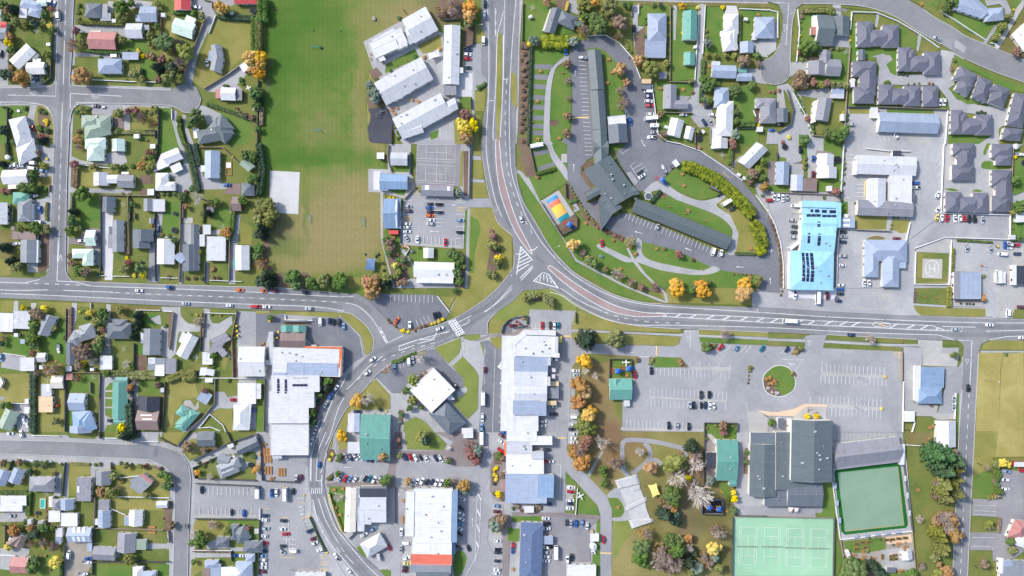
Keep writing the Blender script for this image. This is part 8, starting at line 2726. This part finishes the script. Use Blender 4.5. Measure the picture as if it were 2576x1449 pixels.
        put([('body',lambda m:(m.bbox(-1.5,-1.2,.1,1.5,1.2,1.6,.06),[m.box(-1.4+i*.4,-1.24,.15,-1.2+i*.4,1.24,1.5) for i in range(8)]),STEEL),('lid',lambda m:(m.bbox(-1.55,-1.28,1.6,1.55,0,1.72,.04),m.bbox(-1.55,.02,1.6,1.55,1.28,1.72,.04)),CONC)],'skip_bin',x,y,an,'grey steel skip bin','skip bin')
    elif ty=='playframe':
        put([('tower',lambda m:([m.tube((sx,sy,0),(sx,sy,2.6),.08,.08,6) for sx in (-.8,.8) for sy in (-.8,.8)],m.box(-.85,-.85,1.2,.85,.85,1.3)),YEL),('tower_roof',lambda m:[m.face([Vector((-1,-1,2.5)),Vector((1,-1,2.5)),Vector((0,0,3.3))]),m.face([Vector((1,-1,2.5)),Vector((1,1,2.5)),Vector((0,0,3.3))]),m.face([Vector((1,1,2.5)),Vector((-1,1,2.5)),Vector((0,0,3.3))]),m.face([Vector((-1,1,2.5)),Vector((-1,-1,2.5)),Vector((0,0,3.3))])],BLUE),('slide_chute',lambda m:(m.box(.8,-.35,0,3.4,.35,.08,0,Matrix.Translation((0,0,1.25))@Matrix.Rotation(.42,4,'Y')),m.box(.8,-.4,0,3.4,-.33,.3,0,Matrix.Translation((0,0,1.25))@Matrix.Rotation(.42,4,'Y')),m.box(.8,.33,0,3.4,.4,.3,0,Matrix.Translation((0,0,1.25))@Matrix.Rotation(.42,4,'Y'))),BLUE),('climbing_bars',lambda m:[m.tube((-.8-.4*i,-.6,1.9-.3*i),(-.8-.4*i,.6,1.9-.3*i),.05,.05,5) for i in range(6)]+[m.tube((-.8,s,2),(-3,s,.2),.06,.06,5) for s in (-.6,.6)],RED)],'play_tower',x,y,an,'playground tower with a blue slide','play tower',h=1,s=1.5)
    elif ty=='slide':
        put([('slide_chute',lambda m:(m.box(-1.6,-.3,0,1.6,.3,.07,0,Matrix.Translation((0,0,.8))@Matrix.Rotation(.4,4,'Y')),m.box(-1.6,-.36,0,1.6,-.28,.25,0,Matrix.Translation((0,0,.8))@Matrix.Rotation(.4,4,'Y')),m.box(-1.6,.28,0,1.6,.36,.25,0,Matrix.Translation((0,0,.8))@Matrix.Rotation(.4,4,'Y'))),YEL),('ladder',lambda m:(m.tube((-1.5,-.25,1.4),(-2,-.25,0),.04,.04,5),m.tube((-1.5,.25,1.4),(-2,.25,0),.04,.04,5)),STEEL)],'garden_slide',x,y,an,'yellow garden slide','slide')
    elif ty=='climb':
        put([('climbing_frame',lambda m:([m.tube((math.cos(a)*2.2,math.sin(a)*2.2,0),(0,0,3),.07,.06,6) for a in (0,1.05,2.09,3.14,4.19,5.24)],m.ring((0,0,1.2),1.35,.05,14),m.ring((0,0,2.1),.7,.05,12)),plain('frame grey',S(120,124,132),.6)),('slide_chute',lambda m:[m.tube((math.cos(a)*1.8+2.6,math.sin(a)*1.8+1.2,2.0-.5*i),(math.cos(a+.5)*1.8+2.6,math.sin(a+.5)*1.8+1.2,1.5-.5*i),.3,.3,7) for i,a in enumerate((2.6,2.1,1.6,1.1))],STEEL)],'climbing_frame',x,y,an,'grey rope climbing frame on black matting','climbing frame',h=1)
    elif ty=='net':
        put([('net_band',lambda m:m.box(-6.2,-.03,.85,6.2,.03,.95),WHITE),('net_mesh',lambda m:m.box(-6.2,-.015,.05,6.2,.015,.85),plain('net cord',S(70,84,80),.9)),('post',lambda m:m.tube((-6.3,0,0),(-6.3,0,1.05),.06,.06,6),STEEL),('post',lambda m:m.tube((6.3,0,0),(6.3,0,1.05),.06,.06,6),STEEL)],'tennis_net',x,y,an,'tennis net with a white top band','tennis net',h=.5)
    elif ty=='log':
        put([('log',lambda m:(m.tube((-1.8,0,.25),(1.8,.1,.25),.26,.2,8),m.tube((.3,0,.3),(.8,.7,.5),.1,.05,6)),TRUNK)],'fallen_log',x,y,an,'weathered log lying on the grass','log')
    elif ty=='tank':
        put([('tank_wall',lambda m:(m.tube((0,0,0),(0,0,2),1.7,1.7,18),m.tube((0,0,2),(0,0,2.35),1.7,.4,18)),plain('tank white',S(206,208,206),.6)),('hatch',lambda m:m.tube((.4,.2,2.2),(.4,.2,2.5),.3,.3,10),STEEL)],'water_tank',x,y,0,'round white water tank','water tank',s=an/36 if an>20 else 1)
    elif ty=='cushion':
        L=22.0;Wd=10.5; e=empty('jumping_cushion',(*W(x,y,1)[:2],gtop(x,y)),math.radians(58.5-0))
        # five coloured bands of one bulging air cushion
        cols=[colr('band blue',70,140,196),colr('band coral',226,122,92),colr('band yellow',240,196,74),colr('band amber',246,186,96),colr('band teal',40,150,160)]; cw=[.16,.2,.24,.2,.2]
        v0=0
        u_len=16.0; w_len=7.2; t0=0
        for cm,cwid in zip(cols,cw):
            m=MB(); n=5;k=8
            for i in range(n):
                for j in range(k):
                    P=[]
                    for s,t in ((i,j),(i+1,j),(i+1,j+1),(i,j+1)):
                        u=t0+cwid*s/n; w=t/k; P.append(Vector(((u-.5)*u_len,(w-.5)*w_len,.05+1.3*math.sin(math.pi*min(max(u,0),1))**.6*math.sin(math.pi*w)**.6)))
                    m.face(P)
            t0+=cwid; m.build('cushion_band',cm,e)
        e.rotation_euler=(0,0,math.radians(-58)); register(e,'big striped air jumping cushion on the sand square','jumping cushion',x,y,None,1)
    elif ty=='spa':
        hexa=lambda m,r,z0,z1:m.tube((0,0,z0),(0,0,z1),r,r,6)
        put([('deck_wall',lambda m:hexa(m,2.6,0,.8),WHITE),('cover',lambda m:hexa(m,2.2,.75,.95),plain('spa cover',S(86,96,112),.6)),('lid_ridge',lambda m:m.box(-2,-.06,.9,2,.06,1.02),STEEL)],'spa_pool',x,y,0,'hexagonal spa pool with a grey cover','spa pool',fixed=1)
    elif ty=='sculpture':
        put([('plinth',lambda m:m.bbox(-.6,-.6,0,.6,.6,.5,.08),CONC),('sculpture_body',lambda m:(m.tube((-2.2,0,1),(2.2,0,1.6),.22,.4,8),m.box(-.2,-2.0,1.1,.5,2.0,1.2),m.box(-2.2,-.7,1.0,-1.8,.7,1.08),m.tube((0,0,.4),(0,0,1.2),.12,.12,6)),WHITE)],'winged_sculpture',x,y,an,'white winged sculpture on a plinth','sculpture',h=1)
    elif ty=='statue':
        put([('base_stone',lambda m:m.blob((0,0,.4),1.3,(1.2,1,.6),0,8,.3,9,6),plain('statue stone',S(170,164,158),.9,0,.2,.2)),('figure_stone',lambda m:(m.tube((0,0,.8),(0,0,2),.4,.25,8),m.blob((0,0,2.2),.35,(1,1,1.1),0,2,.2,8,6)),plain('statue stone',S(170,164,158),.9))],'stone_monument',x,y,0,'pale stone monument on the paved plaza','monument',fixed=1)
    elif ty=='umbrellas':
        for i in range(2):
            put([('canopy',lambda m:[m.face([Vector((math.cos(t)*1.4,math.sin(t)*1.4,2.1)),Vector((math.cos(t+1.0472)*1.4,math.sin(t+1.0472)*1.4,2.1)),Vector((0,0,2.7))]) for t in [k*1.0472 for k in range(6)]],colr('canvas maroon',120,50,60)),('pole',lambda m:m.tube((0,0,0),(0,0,2.6),.04,.04,6),STEEL),('base',lambda m:m.tube((0,0,0),(0,0,.12),.4,.35,10),CONC)],'cafe_umbrella',x+i*8-4,y+(i%2)*6-3,0,'maroon cafe umbrella','umbrella',h=2,s=.75)
    elif ty=='timber':
        for i in range(3): put([('timber_bundle',lambda m:[m.box(-2.4,-.55+j*.28,k*.2,2.4,-.55+j*.28+.25,k*.2+.18) for j in range(4) for k in range(3)],TIMB)],'timber_bundle',x+i*7*math.sin(math.radians(an)),y+i*7*math.cos(math.radians(an)),an,'bundle of sawn yellow timber','timber bundle')
    elif ty=='bed':
        put([('bed_frame',lambda m:(m.box(-1.6,-.8,0,1.6,-.7,.5),m.box(-1.6,.7,0,1.6,.8,.5),m.box(-1.6,-.7,0,-1.5,.7,.5),m.box(1.5,-.7,0,1.6,.7,.5)),TIMB),('soil',lambda m:m.box(-1.5,-.7,.02,1.5,.7,.4),plain('bed soil',S(74,58,48),.95)),('plant',lambda m:[m.blob((-1.1+.7*i,-.3+.6*j,.5),.22,(1,1,1),0,i*3+j,.3,6,4) for i in range(4) for j in range(2)],leafmat('g'))],'raised_bed',x,y,an,'raised timber vegetable bed','raised bed')
    elif ty=='pool':
        put([('pool_wall',lambda m:(m.box(-1.6,-2.9,0,-1.3,2.9,.7),m.box(1.3,-2.9,0,1.6,2.9,.7),m.box(-1.3,-2.9,0,1.3,-2.6,.7),m.box(-1.3,2.6,0,1.3,2.9,.7)),WHITE),('pool_water',lambda m:m.box(-1.3,-2.6,.02,1.3,2.6,.5),plain('pool liner',S(60,170,150),.15))],'paddling_pool',x,y,an,'turquoise paddling pool with a white rim','paddling pool',fixed=1)
    elif ty=='frame':
        put([('timber_frame',lambda m:(m.box(-1.8,-4,0,-1.5,4,.4),m.box(1.5,-4,0,1.8,4,.4),m.box(-1.5,-4,0,1.5,-3.7,.4),m.box(-1.5,3.7,0,1.5,4,.4),m.box(-1.5,-.2,0,1.5,.1,.4)),TIMB),('frame_lid',lambda m:m.bbox(-1.4,.3,.3,1.4,3.5,.5,.05),WHITE)],'cold_frame',x,y,0,'timber garden cold frame with a white cover','cold frame',fixed=1)
    elif ty=='whitetable':
        put([('tabletop',lambda m:m.tube((0,0,.7),(0,0,.76),.7,.7,14),WHITE)]+[('stool',lambda m,a=a:m.tube((math.cos(a)*1.2,math.sin(a)*1.2,0),(math.cos(a)*1.2,math.sin(a)*1.2,.45),.4,.4,10),WHITE) for a in (.5,2.1,3.6,5.2)]+[('leg',lambda m:m.tube((0,0,0),(0,0,.7),.1,.06,6),WHITE)],'garden_table',x,y,0,'white round garden table with four stools','garden table',fixed=1)
    elif ty=='shedlet':
        put([('wall',lambda m:m.box(-.9,-.7,0,.9,.7,1.8),WHITE),('roof',lambda m:(m.face([Vector((-1.1,-.9,1.8)),Vector((1.1,-.9,1.8)),Vector((1.1,0,2.25)),Vector((-1.1,0,2.25))]),m.face([Vector((1.1,.9,1.8)),Vector((-1.1,.9,1.8)),Vector((-1.1,0,2.25)),Vector((1.1,0,2.25))])),WHITE),('door',lambda m:m.box(-.35,-.74,.05,.35,-.7,1.6),STEEL)],'playhouse',x,y,an,'tiny white garden hut','garden hut',h=1.5)
    elif ty=='skate':
        pass
def skatepark(D):
    # one concrete ramp slab with raised platforms, seen at an angle in the park
    A=[D(*p) for p in ((1058,488),(1240,435),(1340,690),(1402,905),(1228,963),(1160,780))]
    ctr=D(1230,700); base=W(*ctr,0); e=empty('skate_ramp',(base.x,base.y,gtop(*ctr)))
    def P(x,y,z): 
        q=W(*D(x,y),.6)-Vector((base.x,base.y,.6)); q.z=z; return q
    m=MB(); o=[(1058,488),(1240,435),(1290,560),(1340,690),(1348,760),(1402,905),(1228,963),(1185,860),(1158,770),(1110,640)]
    top=[P(x,y,.35) for x,y in o]; lo=[p-Vector((0,0,.5)) for p in top]
    m.face(top); n=len(o)
    for i in range(n): m.face([lo[i],lo[(i+1)%n],top[(i+1)%n],top[i]])
    skm=plain('ramp concrete',S(184,184,184),.85,0,.2,.16,.25); m.build('ramp_slab',skm,e)
    for q,h in ((((1062,490),(1238,440),(1265,520),(1090,560)),1.1),(((1160,750),(1330,668),(1335,700),(1170,780)),.9),(((1200,890),(1395,880),(1400,903),(1228,960)),1.2),(((1205,560),(1280,540),(1285,575),(1215,590)),.8)):
        m=MB(); t=[P(x,y,h) for x,y in q]; c=sum(t,Vector())/4; b=[Vector((p.x+(p.x-c.x)*.28,p.y+(p.y-c.y)*.28,.353)) for p in t]
        m.face(t)
        for i in range(4): m.face([b[i],b[(i+1)%4],t[(i+1)%4],t[i]])
        m.build('ramp_platform',skm,e)
    m=MB(); a=P(1210,930,1.6);b=P(1300,840,1.6); m.tube(a,b,.06,.06,6); m.build('rail',STEEL,e)
    register(e,'large pale concrete skate ramp in the middle of the park','skate ramp',*ctr,None,1)
# ---------------------------------------------------------------- parse
ZONE=['in the town']
LINES=[l.strip() for l in DATA.strip().splitlines() if l.strip()]
def pts(s): return [tuple(float(c) for c in p.split(',')) for p in s.split() if ',' in p]
def setD(l):
    t=l.split()[1:]
    if t[0]=='g': return lambda x,y:(x,y),1.0
    i,j=int(t[0]),int(t[1]); return (lambda x,y:(644*i+x/4,362.25*j+y/4)),.25
# pass 1: ground sheets, in the order written; then roads, medians, paint
MARK=[]; KERB=[]
D,sc_=None,1
for want in ('R','G','P','D'):
    for l in LINES:
        k=l.split()[0]
        if k=='T': D,sc_=setD(l); continue
        if k.rstrip('~')!=want: continue
        t=l.split(); kind=t[1]+('~' if k[-1]=='~' else ''); q=pts(l)
        if len(q)<(2 if k=='R' else 3): continue
        sm=kind.endswith('~'); kind=kind.rstrip('~'); q=[D(*p) for p in q]
        if k=='R': ribbon('gv',catmull(q,False),float(kind)); continue
        if max(p[0] for p in q)-min(p[0] for p in q)<.8: continue
        patch(kind,catmull(q,True) if sm else (soften(q,1.4) if k=='G' else q))
for l in LINES:
    k=l.split()[0]
    if k=='T': D,sc_=setD(l)
    elif k=='N': t=l.split(); ribbon(t[2],catmull([D(*p) for p in pts(l)],False),float(t[1])*sc_)
    elif k=='L': t=l.split(); ribbon('rw',catmull([D(*p) for p in pts(l)],False),float(t[1])*sc_)
MC={'w':'w','y':'y','p':'p','o':'o'}
mz=gz[0]+.004
MK={}
def paintline(col,q,w,n=[0]):
    n[0]+=1; z=mz+(n[0]%12)*.0006
    L,Rr=strip(q,w); v,f=MK.setdefault(col,([],[])); o=len(v); k=len(q)
    v.extend(W(x,y,z) for x,y in L); v.extend(W(x,y,z) for x,y in Rr)
    for i in range(k-1): f.append([o+i,o+k+i,o+k+i+1,o+i+1])
def paintpoly(col,q):
    paintline.__defaults__[0][0]+=1; z=mz+(paintline.__defaults__[0][0]%12)*.0006
    v,f=MK.setdefault(col,([],[])); o=len(v); v.extend(W(x,y,z) for x,y in q)
    for t in tessellate_polygon([[W(x,y,0) for x,y in q]]): f.append([o+i for i in t])
for l in LINES:
    k=l.split()[0]
    if k=='T': D,sc_=setD(l)
    elif k=='M':
        t=l.split(); w=float(t[1])*sc_*.98; col=t[2]; sm=col.endswith('~'); col=col.rstrip('~'); dash=t[3]=='d'
        for seg in ' '.join(t[3:]).split(' ; '):
            q=[D(*p) for p in pts(seg)]
            if len(q)<2: continue
            if sm: q=catmull(q,False)
            if col=='a': ribbon('as',q,w); continue
            if dash:
                ac=0; 
                for a,b in zip(q,q[1:]):
                    a=Vector(a);b=Vector(b);L=(b-a).length; s=0
                    if L<1e-6: continue
                    d=(b-a)/L
                    while s<L:
                        ph=(ac+s)%26; 
                        if ph<11: e_=min(L,s+11-ph); paintline(col,[tuple(a+d*s),tuple(a+d*e_)],w); s=e_+.01
                        else: s+=26-ph
                    ac+=L
            else: paintline(col,q,w)
    elif k=='Q':
        q=[D(*p) for p in pts(l)]; q.append(q[0]); paintline('w',q,1.3)
    elif k=='A':
        a,b=[Vector(D(*p)) for p in pts(l)]; d=(b-a).normalized(); s=Vector((-d.y,d.x)); h=b-d*6
        paintpoly('w',[tuple(a+s*.6),tuple(h+s*.6),tuple(h+s*2),tuple(b),tuple(h-s*2),tuple(h-s*.6),tuple(a-s*.6)])
    elif k=='K':
        q=catmull([D(*p) for p in pts(l)],False); m=MB(); w=.32
        Lp,Rp=strip(q,w/K)
        z=gz[0]; t0=[W(x,y,z+.12) for x,y in Lp]; t1=[W(x,y,z+.12) for x,y in Rp]
        for i in range(len(q)-1):
            m.face([t0[i],t1[i],t1[i+1],t0[i+1]]); dz=Vector((0,0,.2))
            m.face([t0[i]-dz,t0[i],t0[i+1]-Vector(),t0[i+1]-dz]); m.face([t1[i],t1[i]-dz,t1[i+1]-dz,t1[i+1]])
        KERB.append(m)
def paintmat(col,c):
    m,nt,b=newmat('road paint '+col); g=N(nt,'ShaderNodeNewGeometry'); n=noise(nt,g.outputs['Position'],.5,5,.8); n2=noise(nt,g.outputs['Position'],.05,2,.5)
    ad=N(nt,'ShaderNodeMath',operation='MULTIPLY_ADD'); nt.links.new(n2,ad.inputs[0]); ad.inputs[1].default_value=.5; nt.links.new(n,ad.inputs[2])
    nt.links.new(ramp(nt,ad.outputs[0],[(.56,mixt(c,S(140,142,146),.75)),(.72,c)]),b.inputs['Base Color']); b.inputs['Roughness'].default_value=.8; b.inputs['Specular IOR Level'].default_value=.2
    return m
def mixt(a,b,k): return tuple(x*(1-k)+y*k for x,y in zip(a,b))
def structure(o): o['kind']='structure'; return o
for kind,(v,f) in GV.items():
    name,cols=GM[kind]
    hard=kind in('gv','as','ah','rw','as2','ac','co','cw','br','pv','rd','rb','c3','c4','tn','c2')
    m=ground_mat(name.replace('_',' '),cols,.045 if hard else .07,.5 if hard else 1.1,.9,BLOB.get(kind,()),1 if kind in('gv','as','ah','rd','ac','rw') else 2 if kind in('as2','co','cw','br','c4','tc','ti') else 0,kind=='fd')
    structure(meshobj(name,v,f,m))
z=-.02; g=1400
structure(meshobj('ground',[(-g,-g,z),(g,-g,z),(g,g,z),(-g,g,z)],[[0,1,2,3]],ground_mat('ground grass',GM['lw'][1],.07,1.1)))
for col,(v,f) in MK.items():
    c={'w':S(214,214,213),'y':S(232,196,120),'p':S(214,212,210),'o':S(206,140,70)}[col]
    structure(meshobj({'w':'road_markings','y':'yellow_markings','p':'kerb_edge','o':'boundary_line'}[col],v,f,paintmat(col,c)))
for m in KERB: structure(m.build('kerb',CONC))
# pass 2: things
VT={'v':'van','u':'ute','T':'truck','B':'bus'}
for l in LINES:
    k,_,r=l.partition(' ')
    if k=='T': D,sc_=setD(l)
    elif k=='Z': ZONE[0]=r
    elif k=='B': 
        if not r.startswith(('store_hall','bouncy')): building(r,D)
    elif k=='C':
        for t in r.split():
            a=t.split(',')
            if len(a)<4: continue
            c=a[3][0]; s=a[3][1:]
            ty='van' if 'v' in s or 'bu' in s and 'T' not in s and s!='u' else 'bus' if 'T' in s and c=='w' else 'truck' if 'T' in s else 'ute' if 'u' in s else 'small' if 'small' in s else R.choices(('hatch','sedan','wagon'),(4,3,4))[0]
            car(float(a[0]),float(a[1]),float(a[2])+(180 if R.random()<.3 else 0),c if c in CARC else 's',ty,D)
    elif k in('t','s'):
        t=r.split()
        for p in t[1:]:
            a=p.split(',')
            if len(a)<3 or float(a[2])<6 or t[0] not in LEAF and t[0]!='G': continue
            x,y=D(float(a[0]),float(a[1])); kk='g' if t[0]=='G' else t[0]
            rr=float(a[2])*sc_
            if k=='t' and rr>=7.2: tree(kk,x,y,rr)
            else: shrub(kk,x,y,rr*1.08)
    elif k=='h':
        t=r.split(); hedge(t[0],float(t[1])*sc_,float(t[2]),[D(*p) for p in pts(r)])
    elif k=='f':
        t=r.split(); fence(t[0],[D(*p) for p in pts(r)])
    elif k=='O':
        t=r.split(); ty=t[0]; 
        if ty=='skate': skatepark(D); continue
        for p in t[1:]:
            a=p.split(','); a=[float(a[0]),float(a[1])]+a[2:]; prop(ty,a,D)
# ---------------------------------------------------------------- labels
LAND=[('helipad',2345,676),('bowling lawn',2190,1255),('tennis courts',1970,1375),('round lawn',1962,957),('skate ramp',1593,1290),('zebra crossing',1150,828),('jumping cushion',1404,524),
('cyan hall',2050,620),('white concrete pad',716,485),('netball court',1100,405),('turning circle',470,246),('black playground',953,315),('orange-edged store',800,905),('red-ended supermarket',1085,1408),
('road fork',1315,655),('white shop block',1340,1000),('hotel main block',1535,465),('give-way triangle',150,650),('bottom bend',452,1165),('striped car park',590,1260),('upper cul-de-sac',1950,175),
('dry paddock',2530,1000),('school car park',1090,560),('plaza monument',1130,1130),('grass triangles',1165,900),('curved hedge',1820,470)]
ORD='first second third fourth fifth sixth seventh eighth ninth tenth eleventh twelfth thirteenth fourteenth fifteenth sixteenth seventeenth eighteenth nineteenth twentieth'.split()
def ordw(i): 
    if i<20: return ORD[i]
    n=i+1; t='twenty thirty forty fifty sixty seventy eighty ninety'.split()[n//10-2]
    return t+'-'+ORD[n%10-1] if n%10 else t[:-1]+'ieth'
groups={}
for T in THINGS: groups.setdefault((T[1],T[3] if not T[7] else '',T[2]),[]).append(T)
for (look,zone,cat),g in groups.items():
    cx=sum(t[4] for t in g)/len(g); cy=sum(t[5] for t in g)/len(g)
    if len(g)==1:
        t=g[0]; t[0]['label']=(look+' '+zone) if not t[7] else look
        if t[7] and len((look).split())<4: t[0]['label']=look+' '+t[3]
    else:
        def gap(L):
            d=sorted(math.hypot(t[4]-L[1],t[5]-L[2]) for t in g); return min(b-a for a,b in zip(d,d[1:]))*1.0
        near=sorted(LAND,key=lambda L:math.hypot(cx-L[1],cy-L[2]))[:5]
        L=max(near,key=gap)
        for i,t in enumerate(sorted(g,key=lambda t:math.hypot(t[4]-L[1],t[5]-L[2]))):
            t[0]['label']='%s %s, %s from the %s'%(look,zone,ordw(i),L[0])
for T in THINGS:
    l=T[0]['label'].split()
    while len(l)>16: l.pop(0)
    T[0]['label']=' '.join(l)
for T in THINGS:
    T[0]['category']=T[2]; T[0]['group']=T[6]+' '+T[3]
# ---------------------------------------------------------------- light, sky, camera
az=Vector((-.86,.5)).normalized(); el=math.radians(39)
sd=Vector((az.x*math.cos(el),az.y*math.cos(el),math.sin(el)))
w=bpy.data.worlds.new('World'); sc.world=w; w.use_nodes=True; nt=w.node_tree; bg=nt.nodes['Background']
sky=nt.nodes.new('ShaderNodeTexSky'); sky.sky_type='NISHITA'; sky.sun_disc=False; sky.sun_elevation=el; sky.sun_rotation=math.atan2(az.x,az.y)%(2*math.pi); sky.altitude=200; sky.dust_density=2.0
nt.links.new(sky.outputs[0],bg.inputs[0]); bg.inputs[1].default_value=.12
sl=bpy.data.lights.new('sun','SUN'); sl.energy=2.1; sl.angle=math.radians(7); sl.color=(1,.96,.9)
so=bpy.data.objects.new('sun',sl); link(so); so.rotation_euler=(-sd).to_track_quat('-Z','Y').to_euler(); so.location=(0,0,500)
cam=bpy.data.cameras.new('camera'); cam.sensor_width=36; cam.lens=18*H/(1288*K); cam.clip_end=3000; cam.clip_start=1
co=bpy.data.objects.new('camera',cam); link(co); co.location=(0,0,H); co.rotation_euler=(0,0,0); sc.camera=co
sc.view_settings.view_transform='Standard'; sc.view_settings.look='None'; sc.view_settings.exposure=1.0; sc.view_settings.gamma=1
